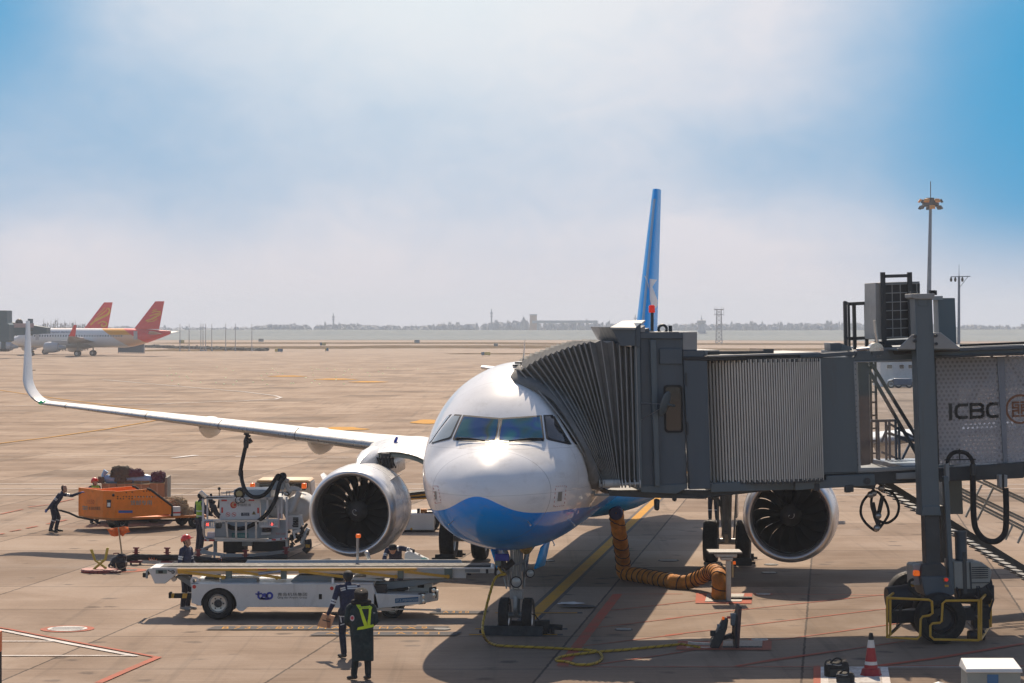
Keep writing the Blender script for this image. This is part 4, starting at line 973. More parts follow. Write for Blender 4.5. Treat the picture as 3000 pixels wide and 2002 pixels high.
# ---- rotunda panel and slatted curtain
slab('rotunda_door', sl((530, 405), (710, 405), (738, 1392), (572, 1396)), -.08, .1, m_bg2)
for y0 in (505, 880, 1255): hg = MB(); q = H(k5(547+(y0-500)*.03, y0), -.1); hg.cyl(q, q+V((0, 0, -.28)), .02, n=8); hg.build('hinge', m_bgd, BR)
slab('rotunda_header', sl((526, 380), (705, 378), (1600, 348), (1600, 398), (720, 412), (526, 406)), -.1, 3.2, M('rubber_seal', (.03, .031, .033), .7, var=.2))
slab('rotunda_roof_plate', sl((720, 370), (1550, 345), (1600, 352), (1600, 360), (720, 384)), -.14, 3.3, m_bgl)
slab('rotunda_floor', sl((735, 1352), (1640, 1300), (1640, 1345), (1560, 1392), (740, 1420)), .0, 3.2, m_bg)
slab('rotunda_floor', sl((475, 1400), (738, 1405), (1240, 1372), (1240, 1400), (640, 1470), (475, 1440)), .15, 3.0, m_bgd)
# vertical aluminium slats following a bulging arc
m_slat = M('aluminium_slats', (.56, .54, .50), .42, metal=.3, var=.1, dirt=.15, scale=.5); cur = MB(); NS = 46
L_t, L_b = H(k5(712, 412), 0), H(k5(748, 1345), 0); R_t, R_b = H(k5(1560, 398), 0), H(k5(1588, 1310), 0)
def arc_v(f): return .55-.85*math.sin(min(1, f*1.25+.12)*pi/2)+.35*max(0, f-.75)
prof_t, prof_b = [], []
for i in range(NS):
    for (f, dv) in ((0, .01), (.06, -.05), (.62, -.05), (.68, .01), (.74, .07), (.94, .07)):
        f_ = (i+f)/NS; ff = f_**.88; v = arc_v(f_)+dv
        top = L_t.lerp(R_t, ff); bot = L_b.lerp(R_b, ff); prof_t.append(V((top.x, v, top.z+.02))); prof_b.append(V((bot.x, v, bot.z-.02*(i % 2))))
cur.loft([prof_b, prof_t], False); cur.build('slat_curtain', m_slat, BR, smooth=25)
for i in range(0, NS, 2):
    tb = MB()
    f_ = (i+.4)/NS; ff = f_**.88; top = L_t.lerp(R_t, ff); bot = L_b.lerp(R_b, ff); tb.box(V((top.x-.03, arc_v(f_)-.05, top.z-.05)), V((top.x+.04, arc_v(f_)+.02, top.z+.03))); tb.build('slat_guide', m_bgd, BR); tb = MB(); tb.box(V((bot.x-.03, arc_v(f_)-.05, bot.z-.06)), V((bot.x+.04, arc_v(f_)+.02, bot.z+.03)))
    tb.build('slat_guide', m_bgd, BR)
st = slab('curtain_end_strip', sl((1556, 396), (1580, 396), (1604, 1300), (1584, 1310)), -.2, -.1, m_slat); rv = MB()
for y in (410, 555, 705, 850, 998, 1145, 1292): q = H(k5(1545+(y-400)*.036, y), -.2); rv.ell(q, .02, 8, 6)
rv.build('rivet', m_bgd, st)
# ---- tunnel A (near wall), roof, floor, far wall
P6 = lambda *a: [k6(*p) for p in a]
slab('tunnel_wall', P6((150, 205), (462, 205), (497, 1225), (180, 1240)), -.12, .05, m_bg)
slab('tunnel_edge', P6((-15, 178), (480, 150), (480, 185), (165, 205), (-15, 208)), -.16, .0, m_bg2)
slab('tunnel_roof', P6((480, 150), (1010, 125), (1960, 90), (1960, 185), (1170, 205), (1012, 222), (455, 238), (455, 205), (480, 185)), -.10, WD, m_bg)
slab('roof_rail', P6((800, 145), (1010, 138), (1390, 122), (1390, 150), (1010, 172), (815, 178)), -.16, -.1, m_bgd)
slab('roof_rail', P6((1390, 118), (1960, 98), (1960, 130), (1390, 150)), -.2, -.1, m_bg2); slab('roof_rail', P6((1165, 188), (1960, 160), (1960, 182), (1165, 212)), -.2, -.1, m_bgd)
slab('tunnel_floor', P6((180, 1240), (495, 1225), (1045, 1195), (1960, 1130), (1960, 1270), (1530, 1290), (655, 1325), (640, 1370), (180, 1330)), -.06, WD, m_bgd)
slab('floor_girder', P6((0, 1290), (215, 1290), (215, 1250), (640, 1235), (648, 1335), (120, 1365), (-60, 1378), (-60, 1300)), -.18, .1, m_bg)
slab('floor_box', P6((835, 1228), (1045, 1215), (1045, 1275), (835, 1282)), -.15, -.06, m_bgl)
sc_ = MB(); q = H(k6(572, 1296), -.18); sc_.lathe([(0, .075), (-.03, .075), (-.03, .03), (-.05, .03), (-.05, .005)], q, 1, 16); sc_.build('floor_bolt', m_bgd, BR)
for c_ in ((125, 1345), (400, 1360), (425, 1355)):
    s_ = MB(); q = H(k6(*c_), -.12); s_.box(q-V((.06, .08, .09)), q+V((.06, .08, .07))); s_.build('floor_lug', m_bgd, BR, bevel=.015)
slab('window_frame', P6((455, 238), (1012, 225), (1012, 240), (485, 250), (520, 1182), (1045, 1172), (1045, 1195), (497, 1215)), -.14, -.02, m_bgl)
def clear_glass(name, tint=(.92, .96, 1.0), rough=.02, refl=.10):
    m = bpy.data.materials.new(name); m.use_nodes = True; nt = m.node_tree; nt.nodes.clear(); t = NT(nt)
    tr = t.n('ShaderNodeBsdfTransparent', {0: (*tint, 1)}); gl = t.n('ShaderNodeBsdfGlossy', {'Roughness': rough, 'Color': (1, 1, 1, 1)}); fr = t.n('ShaderNodeFresnel', {'IOR': 1.5})
    mx = t.n('ShaderNodeMixShader', {0: t.m('ADD', t.m('MULTIPLY', fr.outputs[0], .8), refl*.3), 1: tr.outputs[0], 2: gl.outputs[0]}); o = t.n('ShaderNodeOutputMaterial'); nt.links.new(mx.outputs[0], o.inputs[0]); return m
m_clear = clear_glass('tunnel_glass')
slab('tunnel_window', P6((486, 236), (1046, 222), (1048, 1174), (521, 1184)), -.01, .005, m_clear, bevel=0)
# truss diagonals inside, interior post, ladder and far side glazing frame
tr = MB()
for a_, b_ in (((600, 238), (1060, 990)), ((572, 285), (1060, 1140))): tr.bar(H(k6(*a_), .25), H(k6(*b_), .25), .07, .07)
tr.build('truss_diagonal', m_bgd, BR)
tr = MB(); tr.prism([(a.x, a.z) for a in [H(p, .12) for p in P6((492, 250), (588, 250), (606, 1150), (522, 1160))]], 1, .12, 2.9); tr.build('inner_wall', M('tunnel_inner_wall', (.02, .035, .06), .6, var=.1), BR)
tr = MB(); 
for x in (600, 646): tr.bar(H(k6(x, 240), 2.9), H(k6(x+18, 1170), 2.9), .05)
for y in (300, 420, 510, 600, 715, 830, 940, 1050): tr.bar(H(k6(600, y), 2.9), H(k6(648, y), 2.9), .04)
tr.build('inner_ladder', m_bgd, BR)
tr = MB(); tr.bar(H(k6(600, 765), 2.7), H(k6(835, 760), 2.7), .06); tr.bar(H(k6(670, 765), 2.7), H(k6(680, 1130), 2.7), .05)
for x0, x1 in ((740, 770), (825, 855)):
    tr.bar(H(k6(x0, 770), 2.7), H(k6(x0+5, 1130), 2.7), .05); tr.bar(H(k6(x1, 765), 2.7), H(k6(x1+5, 1115), 2.7), .05)
for a_, b_ in (((700, 950), (770, 790)), ((770, 790), (1040, 940)), ((775, 870), (1040, 1000)), ((700, 1040), (870, 1110)), ((880, 1110), (960, 950)), ((735, 870), (1040, 950))): tr.bar(H(k6(*a_), 2.75), H(k6(*b_), 2.75), .05)
tr.build('landing_rail', M('rail_blue_grey', (.10, .14, .20), .5, var=.1), BR)
tr = MB(); a_ = [H(p, 3.1) for p in P6((600, 1100), (1045, 1095), (1045, 1150), (600, 1160))]; tr.prism([(q.x, q.z) for q in a_], 1, .3, 3.1); tr.build('inner_floor', M('tunnel_floor_covering', (.20, .26, .34), .4, var=.1), BR)
# ---- tunnel B with dotted film
film = bpy.data.materials.new('dotted_window_film'); film.use_nodes = True
def build_film():
    nt = film.node_tree; nt.nodes.clear(); t = NT(nt); tc = t.n('ShaderNodeTexCoord').outputs['Object']; sx = t.n('ShaderNodeSeparateXYZ', {0: tc}); x, y, z = sx.outputs
    # hexagonal dot screen
    s = .105
    def dots(ox, oz):
        fx = t.m('SUBTRACT', t.m('FRACT', t.m('ADD', t.m('DIVIDE', x, s), ox)), .5); fz = t.m('SUBTRACT', t.m('FRACT', t.m('ADD', t.m('DIVIDE', z, s*1.73), oz)), .5)
        d = t.m('ADD', t.m('MULTIPLY', fx, fx), t.m('MULTIPLY', t.m('MULTIPLY', fz, fz), 3.0)); return t.ramp(d, .05, .11, 1, 0)
    dt = t.m('MAXIMUM', dots(0, 0), dots(.5, .5))
    dif = t.n('ShaderNodeBsdfDiffuse', {0: (.55, .56, .60, 1)}); trl = t.n('ShaderNodeBsdfTranslucent', {0: (.78, .76, .76, 1)}); tr_ = t.n('ShaderNodeBsdfTransparent', {0: (.75, .78, .85, 1)}); gl = t.n('ShaderNodeBsdfGlossy', {'Roughness': .06})
    a = t.n('ShaderNodeMixShader', {0: .62, 1: dif.outputs[0], 2: trl.outputs[0]}); b = t.n('ShaderNodeMixShader', {0: t.m('ADD', t.m('MULTIPLY', dt, .45), .06), 1: a.outputs[0], 2: tr_.outputs[0]})
    fr = t.n('ShaderNodeFresnel', {'IOR': 1.45}); c = t.n('ShaderNodeMixShader', {0: t.m('MULTIPLY', fr.outputs[0], .7), 1: b.outputs[0], 2: gl.outputs[0]})
    o = t.n('ShaderNodeOutputMaterial'); nt.links.new(c.outputs[0], o.inputs[0])
build_film()
VB = .15
slab('film_panel', P6((1180, 210), (1728, 195), (1780, 1135), (1213, 1148)), VB, VB+.012, film, bevel=0); slab('film_panel', P6((1788, 193), (2600, 165), (2640, 1090), (1815, 1132)), VB, VB+.012, film, bevel=0)
slab('mullion', P6((1722, 196), (1788, 194), (1816, 1132), (1780, 1136)), VB-.03, VB+.05, M('film_mullion', (.20, .22, .26), .4, var=.08), bevel=.005)
tr = MB()
for a_, b_ in (((1690, 200), (1230, 1080)), ((1800, 200), (2200, 800)), ((1740, 200), (1755, 1140))): tr.bar(H(k6(*a_), .9), H(k6(*b_), .9), .16, .1)
tr.build('truss_diagonal', m_bgd, BR)
for v_ in (WD-.3,):
    slab('far_window', P6((1180, 215), (2600, 170), (2600, 1090), (1213, 1140)), v_, v_+.012, m_clear, bevel=0)
slab('poster', P6((1184, 214), (1655, 205), (1640, 408), (1188, 412)), .55, .57, M('amber_poster', (.75, .45, .12), .5, var=.15), bevel=0)
slab('tunnel_frame', P6((1165, 205), (1182, 205), (1215, 1150), (1200, 1155)), VB-.1, VB+.2, m_bgd)
m_ink = M('sign_black', (.008, .008, .01), .5, var=0); m_bronze = M('sign_bronze', (.20, .065, .02), .45, var=.1)
o0 = H(k6(1297, 752), VB-.012); o1 = H(k6(1722, 736), VB-.012); o2 = H(k6(1295, 617), VB-.012)
lt = MB()      # I C B C in broad extended capitals
Wt, Ht = (o1-o0).length, (o2-o0).length; exl, eyl = (o1-o0).normalized(), (o2-o0).normalized()
def LP(x, y): return o0+exl*x*Wt+eyl*y*Ht
def stroke(pts, w):
    q = [LP(*p) for p in pts]
    for i in range(len(q)-1):
        d = (q[i+1]-q[i]).normalized(); n_ = d.cross(V((0, 1, 0))); e_ = d*w*.5
        lt.add([q[i]-e_+n_*w/2, q[i+1]+e_+n_*w/2, q[i+1]+e_-n_*w/2, q[i]-e_-n_*w/2], [(0, 1, 2, 3)])
sw_ = Ht*.20
stroke([(.035, .06), (.035, .94)], sw_*1.15)
def cshape(x0, x1): stroke([(x1, .91), (x0+.07, .91), (x0+.02, .80), (x0, .62), (x0, .38), (x0+.02, .2), (x0+.07, .09), (x1, .09)], sw_)
cshape(.15, .37); stroke([(.46, .06), (.46, .94)], sw_); stroke([(.46, .91), (.66, .91), (.70, .8), (.70, .64), (.66, .52), (.46, .52)], sw_); stroke([(.66, .52), (.71, .4), (.71, .2), (.67, .09), (.46, .09)], sw_); cshape(.80, 1.0)
lt.build('sign_lettering', m_ink, BR, smooth=0)
lg = MB(); c_ = H(k6(1925, 660), VB-.012); r_ = (H(k6(1925, 660), VB-.012)-H(k6(1797, 662), VB-.012)).length
def ringpts(r): return [c_+V((r*cos(2*pi*k/40), 0, r*sin(2*pi*k/40))) for k in range(41)]
A, B = ringpts(r_), ringpts(r_*.86); lg.add(A+B, [(i, i+1, 41+i+1, 41+i) for i in range(40)])
def lstroke(pts, w=.085):
    for i in range(len(pts)-1):
        a_, b_ = c_+V((pts[i][0]*r_, 0, pts[i][1]*r_)), c_+V((pts[i+1][0]*r_, 0, pts[i+1][1]*r_)); d = (b_-a_).normalized(); n_ = d.cross(V((0, 1, 0))); w_ = w*r_; lg.add([a_-d*w_*.5+n_*w_/2, b_+d*w_*.5+n_*w_/2, b_+d*w_*.5-n_*w_/2, a_-d*w_*.5-n_*w_/2], [(0, 1, 2, 3)])
for sx_ in (-1, 1):
    lstroke([(sx_*.10, .46), (sx_*.5, .46), (sx_*.5, .10), (sx_*.22, .10)], .13) if sx_ else None
    lstroke([(sx_*.10, .28), (sx_*.10, -.28)], .11); lstroke([(sx_*.22, .28), (sx_*.30, .28)], .11); lstroke([(sx_*.10, -.46), (sx_*.5, -.46), (sx_*.5, -.10), (sx_*.22, -.10)], .13)
lg.build('sign_emblem', m_bronze, BR, smooth=0)
# ---- the tunnel runs on towards the terminal
e0 = H(k6(1960, 100), -.1); e1 = H(k6(1960, 180), -.1); e2 = H(k6(1960, 1130), -.06); e3 = H(k6(1960, 1268), -.06); XE = e0.x+16
m = MB(); m.box((e0.x, -.1, e1.z), (XE, WD, e0.z)); m.build('tunnel_roof', m_bg, BR, bevel=.015); m = MB(); m.box((e0.x, -.06, e3.z), (XE, WD, e2.z)); m.build('tunnel_floor', m_bgd, BR, bevel=.015)
xf = H(k6(2600, 165), VB).x
for k in range(5):
    x_ = xf+k*2.6; m = MB(); m.box((x_, VB-.03, e2.z), (x_+.2, VB+.05, e1.z)); m.build('mullion', MATS['film_mullion'], BR)
    if x_+2.6 < XE+.5: m = MB(); m.box((x_+.2, VB, e2.z), (min(x_+2.6, XE), VB+.012, e1.z)); m.build('film_panel', film, BR); m = MB(); m.box((x_+.2, WD-.3, e2.z), (min(x_+2.6, XE), WD-.288, e1.z)); m.build('far_window', m_clear, BR)
m = MB(); m.cyl((XE-1.2, WD/2, -.6), (XE-1.2, WD/2, e3.z), .55, n=28); m.build('column', m_bg, BR)
# ---- columns, cap, gussets
P52 = lambda *a: [k52(*p) for p in a]
VC = -1.05
def colm(v0, v1, mat, dx=0):
    t0, t1, b0, b1 = k52(800, 1070), k52(944, 1070), k24(655, 285), k24(795, 285)
    q = [H(t0, v0), H(t1, v0), H(b1, v0), H(b0, v0)]; m = MB(); m.prism([(a.x+dx, a.z) for a in q], 1, v0, v1); return m
c = colm(VC, VC+.44, m_bg).build('column', m_bg, BR, bevel=.015)
slab('column_cap', P52((770, 1030), (966, 1028), (966, 1062), (935, 1075), (800, 1075), (772, 1062)), VC-.06, VC+.5, m_bgl, c); slab('inspection_plate', P52((828, 1075), (905, 1075), (905, 1132), (828, 1132)), VC-.012, VC, m_bg, c, bevel=.004)
for c2 in ((785, 1028), (942, 1020), (955, 1022)): b = MB(); q = H(k52(*c2), VC+.1); b.box(q-V((.06, .06, .05)), q+V((.06, .06, .05))); b.build('cap_bolt', m_bgd, c)
slab('column_collar', [k24(*p) for p in ((660, 215), (790, 215), (800, 275), (803, 290), (652, 290))], VC-.04, VC+.46, m_bg)
colm(WD+.5, WD+.94, m_bg, .55).build('column', m_bg, BR, bevel=.015)
cf = MB(); q = [H(p, WD+.45) for p in P52((950, 1050), (1033, 1048), (1033, 1080), (950, 1082))]; cf.prism([(a.x, a.z) for a in q], 1, WD+.45, WD+1.0); cf.build('column_cap', m_bgl, BR)
for v in (VC+.02, VC+.38):
    slab('gusset', P52((655, 1495), (690, 1455), (775, 1372), (802, 1366), (806, 1495)), v, v+.04, m_bgl); slab('gusset', P52((952, 1355), (1020, 1355), (1128, 1440), (1175, 1480), (1175, 1495), (955, 1490)), v, v+.04, m_bgl)
slab('cross_beam', P52((655, 1485), (1175, 1475), (1175, 1500), (655, 1505)), VC+.06, WD+.5, m_bg)
for x, y in ((797, 1385), (797, 1425), (972, 1380), (975, 1448)): gb = MB(); q = H(k52(x, y), VC-.0); gb.cyl(q, q-V((0, .05, 0)), .035, n=8); gb.build('gusset_bolt', m_bgd, BR)
slab('inner_column', [k24(*p) for p in ((675, 285), (785, 285), (800, 660), (805, 745), (690, 745))], VC+.05, VC+.38, m_bgd)
slab('inner_column', [k24(*p) for p in ((795, 215), (835, 215), (850, 650), (800, 650))], WD+.5, WD+.9, m_bgd)
slab('cable_duct', [k24(*p) for p in ((822, -10), (858, -10), (905, 890), (868, 890))], VC+.02, VC+.2, m_bg)
slab('column_foot', [k24(*p) for p in ((665, 660), (800, 650), (840, 690), (845, 755), (640, 755))], VC-.02, VC+.6, m_bgd)
# wheel bogie, motor boxes, yellow guard
bx = slab('drive_box', [k24(*p) for p in ((648, 755), (840, 755), (870, 765), (905, 890), (872, 905), (690, 905), (672, 880))], VC-.08, VC+.7, m_bg2); 
slab('estop_box', [k24(*p) for p in ((824, 766), (851, 766), (851, 793), (824, 793))], VC-.14, VC-.08, m_yellow, bx, bevel=.006); b = MB(); q = H(k24(838, 778), VC-.14); b.cyl(q, q-V((0, .04, 0)), .04, n=12); b.build('stop_button', m_redlamp, bx); slab('label_plate', [k24(*p) for p in ((828, 818), (858, 818), (858, 834), (830, 834))], VC-.09, VC-.08, m_yellow, bx, bevel=0)
wl = H(k24(755, 1130), VC+.1)
def bwheel(c, r, w):
    m = MB(); k = w/2; m.lathe([(-k*.6, r*.55), (-k*.95, r*.62), (-k, r*.8), (-k*.85, r*.95), (-k*.5, r), (k*.5, r), (k*.85, r*.95), (k, r*.8), (k*.95, r*.62), (k*.6, r*.55)], c, 1, 48)
    t = m.build('wheel', m_black, BR, smooth=35); m = MB(); m.lathe([(-k*.6, r*.57), (-k*.75, r*.5), (-k*.4, r*.42), (-k*.4, r*.15), (-k*.8, r*.1), (-k*.8, .005)], c, 1, 24); m.lathe([(k*.6, r*.57), (k*.5, .01)], c, 1, 24); m.build('rim', m_dark, t); return t
gz = (FBR.I @ V((wl.x, 53.2, 0))).z
wr_ = H(k24(755, 1130), VC).z-FBR.loc(G(k24(755, 1302))).z
wl.z = FBR.loc(FBR.M @ V((wl.x, wl.y, 0))).z
def wheel_z(c, r):
    w_ = FBR.M @ c; return c+V((0, 0, (r-w_.z)))
bwheel(wheel_z(V((wl.x, VC-.3, 1)), .54), .54, .40); bwheel(wheel_z(V((wl.x+.12, VC+.75, 1)), .50), .50, .40); bwheel(wheel_z(V((wl.x+.75, WD+.7, 1)), .5), .5, .40)
bo = MB(); q = V((wl.x, VC+.3, 0)); zb = wheel_z(V((wl.x, VC, 1)), .55).z
bo.box((wl.x-.2, VC+.15, zb-.1), (wl.x+.25, VC+.5, zb+1.0)); bo.box((wl.x-.95, VC+.2, zb-.15), (wl.x+1.25, VC+.6, zb+.12)); bo.cyl((wl.x-1.0, VC+.25, zb+.38), (wl.x-.5, VC+.25, zb+.42), .26, n=16); bo.cyl((wl.x+.6, VC+.4, zb+.5), (wl.x+1.3, VC+.4, zb+.45), .30, n=16)
bo.box((wl.x+.9, VC+.3, zb-.35), (wl.x+1.25, VC+.5, zb+.5)); bo.cyl((wl.x+.75, VC+.2, zb-.48), (wl.x+1.1, VC+.2, zb-.48), .12, n=12)
for k in range(8):
    a = rnd.uniform(-1.1, 1.3); bo.tube([(wl.x+a, VC+.1, zb+rnd.uniform(-.3, .1)), (wl.x+a+.1, VC+.05, zb+.3), (wl.x+a+rnd.uniform(-.2, .2), VC+.1, zb+.6)], .018, 5)
bo.build('drive_bogie', m_dark, BR, bevel=.015)
b = MB(); pts = spline([H(k24(*p), VC) for p in ((590, 775), (562, 790), (560, 830), (600, 890), (640, 920), (665, 945))]); b.tube(pts, .03, 8); b.build('drive_cable', m_black, BR)
slab('motor_cover', [k24(*p) for p in ((586, 672), (600, 660), (680, 658), (680, 822), (592, 820))], VC+.15, VC+.7, m_bgl)
o = slab('beacon', [k24(*p) for p in ((597, 710), (638, 710), (640, 752), (595, 752))], VC-.05, VC+.1, m_orangelamp, bevel=.02)
mc = slab('hydraulic_cabinet', [k24(*p) for p in ((895, 640), (1110, 645), (1175, 690), (1190, 720), (1175, 800), (1120, 840), (1030, 852), (900, 848))], VC+.1, VC+.85, M('cabinet_beige', (.30, .295, .27), .5, var=.07, dirt=.2), bevel=.02)
lv = MB()
for r_i in range(6):
    for c_i in range(3): q = H(k24(1068+c_i*28, 685+r_i*16), VC+.1); lv.box(q-V((.10, .012, .008)), q+V((.10, 0, .012)))
q = H(k24(980, 725), VC+.1); lv.box(q-V((.04, .02, .45)), q+V((.04, 0, .45))); a_ = H(k24(1020, 645), VC+.09); b_ = H(k24(1030, 850), VC+.09); lv.bar(a_, b_, .03, .03); lv.bar(H(k24(1030, 803), VC+.09), H(k24(1165, 800), VC+.09), .02, .02); lv.build('louvre', m_bgd, mc)
b = MB(); q = H(k24(955, 640), VC+.4); b.lathe([(0, .13), (.25, .13), (.6, .13), (.62, .14), (.66, .14), (.66, .01)], q, 2, 16); b.build('filler_pipe', m_bg2, mc); b = MB(); b.box(H(k24(905, 638), VC+.3), H(k24(1020, 622), VC+.6)); b.build('cabinet_lid', m_bgl, mc)
yg = MB(); T = .034
def gpath(pts, v, par=None): yg.tube(spline([H(k24(*p), v) for p in pts], 4) if False else [H(k24(*p), v) for p in pts], T*.8, 8)
VF, VR = VC-.75, VC+1.3
gpath([(388, 918), (705, 932), (730, 945), (735, 1035), (710, 1052), (660, 1060), (645, 1080), (640, 1205), (618, 1232), (388, 1218), (388, 918)], VF); gpath([(412, 930), (412, 1205)], VF-.02)
gpath([(1090, 938), (835, 940), (812, 960), (805, 1095), (790, 1108), (735, 1112), (718, 1130), (718, 1210), (745, 1235), (1085, 1242), (1105, 1235), (1105, 930), (1090, 938)], VF); gpath([(1088, 945), (1088, 1238)], VF-.02)
gpath([(505, 828), (640, 822)], VR); gpath([(505, 828), (505, 1020)], VR); gpath([(518, 828), (520, 1040)], VR); gpath([(1180, 848), (1180, 1140), (1165, 1140), (1165, 850), (1180, 848), (1000, 838)], VR)
yg.tube([H(k24(388, 918), VF), H(k24(505, 828), VR)], T*.8, 8); yg.tube([H(k24(388, 1218), VF), H(k24(520, 1100), VR)], T*.8, 8); yg.tube([H(k24(1105, 930), VF), H(k24(1180, 848), VR)], T*.8, 8); yg.tube([H(k24(1105, 1235), VF), H(k24(1165, 1140), VR)], T*.8, 8)
yg.build('guard_frame', m_yellow, BR)
b = MB()
for a_, b_ in (((415, 1030), (585, 885)), ((420, 1180), (520, 1085)), ((1055, 900), (1160, 985)), ((1060, 1050), (1140, 1125)), ((1080, 1185), (1000, 1100))): b.bar(H(k24(*a_), VF+.1), H(k24(*b_), VR-.3), .03)
b.build('guard_brace', m_dark, BR)
# ---- service stair on the far side
VS = WD+.6; stp = MB()
P0, P1 = H(k24(380, 55), VS), H(k24(1560, 790), VS)
for vv in (VS, VS+.95):
    stp.bar(P0+V((0, vv-VS, .06)), P1+V((0, vv-VS, .06)), .06, .13)
n = 26
for k in range(n):
    c_ = P0.lerp(P1, (k+.5)/n); stp.box(c_+V((-.10, 0, -.10)), c_+V((.08, .95, -.07)))
stp.build('stair', m_bgd, BR)
sr = MB()
for vv in (VS, VS+.95):
    for a_, b_ in (((850, 35), (1600, 395)), ((860, 85), (1600, 465))): sr.bar(H(k24(*a_), VS)+V((0, vv-VS, 0)), H(k24(*b_), VS)+V((0, vv-VS, 0)), .05)
    for a_, b_ in (((1200, 75), (1075, 325)), ((1440, 385), (1385, 500))): sr.bar(H(k24(*a_), VS)+V((0, vv-VS, 0)), H(k24(*b_), VS)+V((0, vv-VS, 0)), .045)
    sr.bar(H(k24(1120, 20), VS)+V((0, vv-VS, 0)), H(k24(1600, 240), VS)+V((0, vv-VS, 0)), .05)
sr.build('stair_rail', m_bgl, BR)
# ---- cable loops under the floor
def loop(pts, v, r, name='hose_loop', mat=m_black): 
    m = MB(); m.tube(spline([H(k24(*p), v) for p in pts], 8), r, 10); return m.build(name, mat, BR)
loop([(1042, -20), (1045, 120), (1050, 300), (1070, 400), (1130, 470), (1205, 488), (1260, 460), (1292, 400), (1298, 250), (1293, 80)], VC+.2, .065)
slab('junction_box', [k24(*p) for p in ((1243, -20), (1308, -20), (1308, 75), (1248, 75))], VC+.12, VC+.32, m_bgl); slab('junction_strip', [k24(*p) for p in ((1266, -24), (1284, -24), (1284, 95), (1268, 95))], VC+.10, VC+.12, m_black)
m = MB(); m.tube(spline([H(k6(*p), -.3) for p in ((1285, 1160), (1290, 1100), (1330, 1050), (1390, 1037), (1455, 1055), (1500, 1110), (1510, 1170))]), .045, 10); m.tube([H(k6(1258, 1110), -.34), H(k6(1535, 1104), -.34)], .015, 6); m.tube([H(k6(1389, 1010), -.34), H(k6(1392, 1110), -.34)], .015, 6); m.build('hose_loop', m_black, BR)
slab('hose_bracket', P6((1265, 1150), (1300, 1130), (1304, 1300), (1268, 1300)), -.35, -.2, m_bgl); slab('hose_bracket', P6((1495, 1150), (1535, 1145), (1535, 1300), (1500, 1300)), -.35, -.2, m_bgd)
# ---- roof cage, winch, cables
cg = MB(); v0, v1 = .5, 2.4
for x, y0, v in ((215, 1095, v0), (290, 1120, v1-.4), (390, 1112, v1), (468, 1085, v0+.4), (245, 1110, v1-.9)): cg.bar(H(k52(x, y0), v), H(k52(x+8, 1500), v), .075 if x in (215, 390, 290) else .05)
for y in (1100, 1390):
    cg.bar(H(k52(213, y), v0), H(k52(248, y+15), v1-.4), .05); cg.bar(H(k52(250, y+15), v1-.4), H(k52(475, y+5), v1), .075); 
cg.build('roof_cage', m_bgd, BR)
slab('winch_box', P52((92, 1440), (182, 1440), (182, 1508), (96, 1508)), .3, .9, m_bg2); slab('winch_cover', P52((182, 1442), (270, 1480), (280, 1505), (182, 1508)), .3, .9, m_bg)
b = MB(); q = H(k52(480, 1500), -.1); b.cyl(q, q+V((0, .25, 0)), .16, n=20); b.tube(spline([H(k52(*p), -.05) for p in ((310, 1498), (400, 1490), (480, 1478), (482, 1420), (470, 1330), (462, 1250))]), .04, 8); b.build('conduit', m_silver, BR)
b = MB(); b.tube([H(k52(1175, 1462), 0), H(k52(1720, 1440), 0)], .03, 6); b.build('roof_cable', m_black, BR)
rv = MB()
for k in range(26): q = H(k6(160+k*12.5, 1226-k*.4), -.12); rv.ell(q, .012, 6, 4)
for k in range(20): q = H(k6(470+k*1.2, 260+k*47), -.14); rv.ell(q, .012, 6, 4)
rv.build('rivet', m_bgd, BR)
b = MB(); b.bar(H(k5(720, 350), .2), H(k5(1180, 348), .2), .07); b.bar(H(k5(1140, 345), .2), H(k5(1215, 345), .2), .14); b.bar(H(k5(722, 345), .2), H(k5(722, 368), .2), .03); b.build('roof_arm', m_bgd, BR)
# ---- canopy bellows: pleats fan from the cab frame down to the fuselage
tops = [(1000, 258), (1050, 240), (1100, 205), (1150, 175), (1200, 150), (1245, 125), (1295, 108), (1345, 90), (1398, 68), (1450, 50), (1500, 36), (1550, 20), (1600, 8), (1650, 0), (1755, -10), (1865, 0), (1925, 20), (1980, 45), (2030, 50), (2075, 50)]
bots = [(1742, 1318), (1775, 1312), (1790, 1312), (1800, 1312), (1810, 1312), (1820, 1311), (1830, 1311), (1840, 1311), (1850, 1310), (1860, 1310), (1872, 1310), (1885, 1310), (1897, 1310), (1910, 1309), (1925, 1309), (1950, 1308), (1980, 1308), (2020, 1308), (2065, 1307), (2112, 1306)]
N = len(tops); cnp = MB(); tv0, tv1 = None, None
def canopy_pt(i, s, fold, back=0.0):
    f = i/(N-1); a_, b_ = tops[i], bots[i]
    curve = 70*(1-f)**1.5*math.sin(pi*s)     # front pleats hug the curve of the fuselage
    x = a_[0]+(b_[0]-a_[0])*s+curve*.9; y = a_[1]+(b_[1]-a_[1])*s-curve*.25
    v = (.30+.15*s)*(1-f)+(-.05)*f
    h_ = onskin(cn(x, y), 0)
    if h_: v = min(v, (FBR.I @ (FA.M @ h_)).y-.12)
    return H(cn(x, y), v+fold+back)
rings = []
for i in range(N):
    for j, fo in ((i, -.05), (i, .06)):
        if fo > 0 and i == N-1: break
        f2 = .5 if fo > 0 else 0
        prof = []
        T0 = canopy_pt(i, 0, fo); T1 = canopy_pt(min(i+1, N-1), 0, fo)
        for bk_ in (2.9, 2.0, 1.0, .15):
            p_ = (T0.lerp(T1, f2)); prof.append(V((p_.x, p_.y+bk_, p_.z-(.07 if fo > 0 else 0))))
        for k in range(13):
            s = k/12; p_ = canopy_pt(i, s, fo).lerp(canopy_pt(min(i+1, N-1), s, fo), f2); prof.append(p_+V((0, 0, -.05 if (fo > 0 and k == 0) else 0)))
        rings.append(prof)
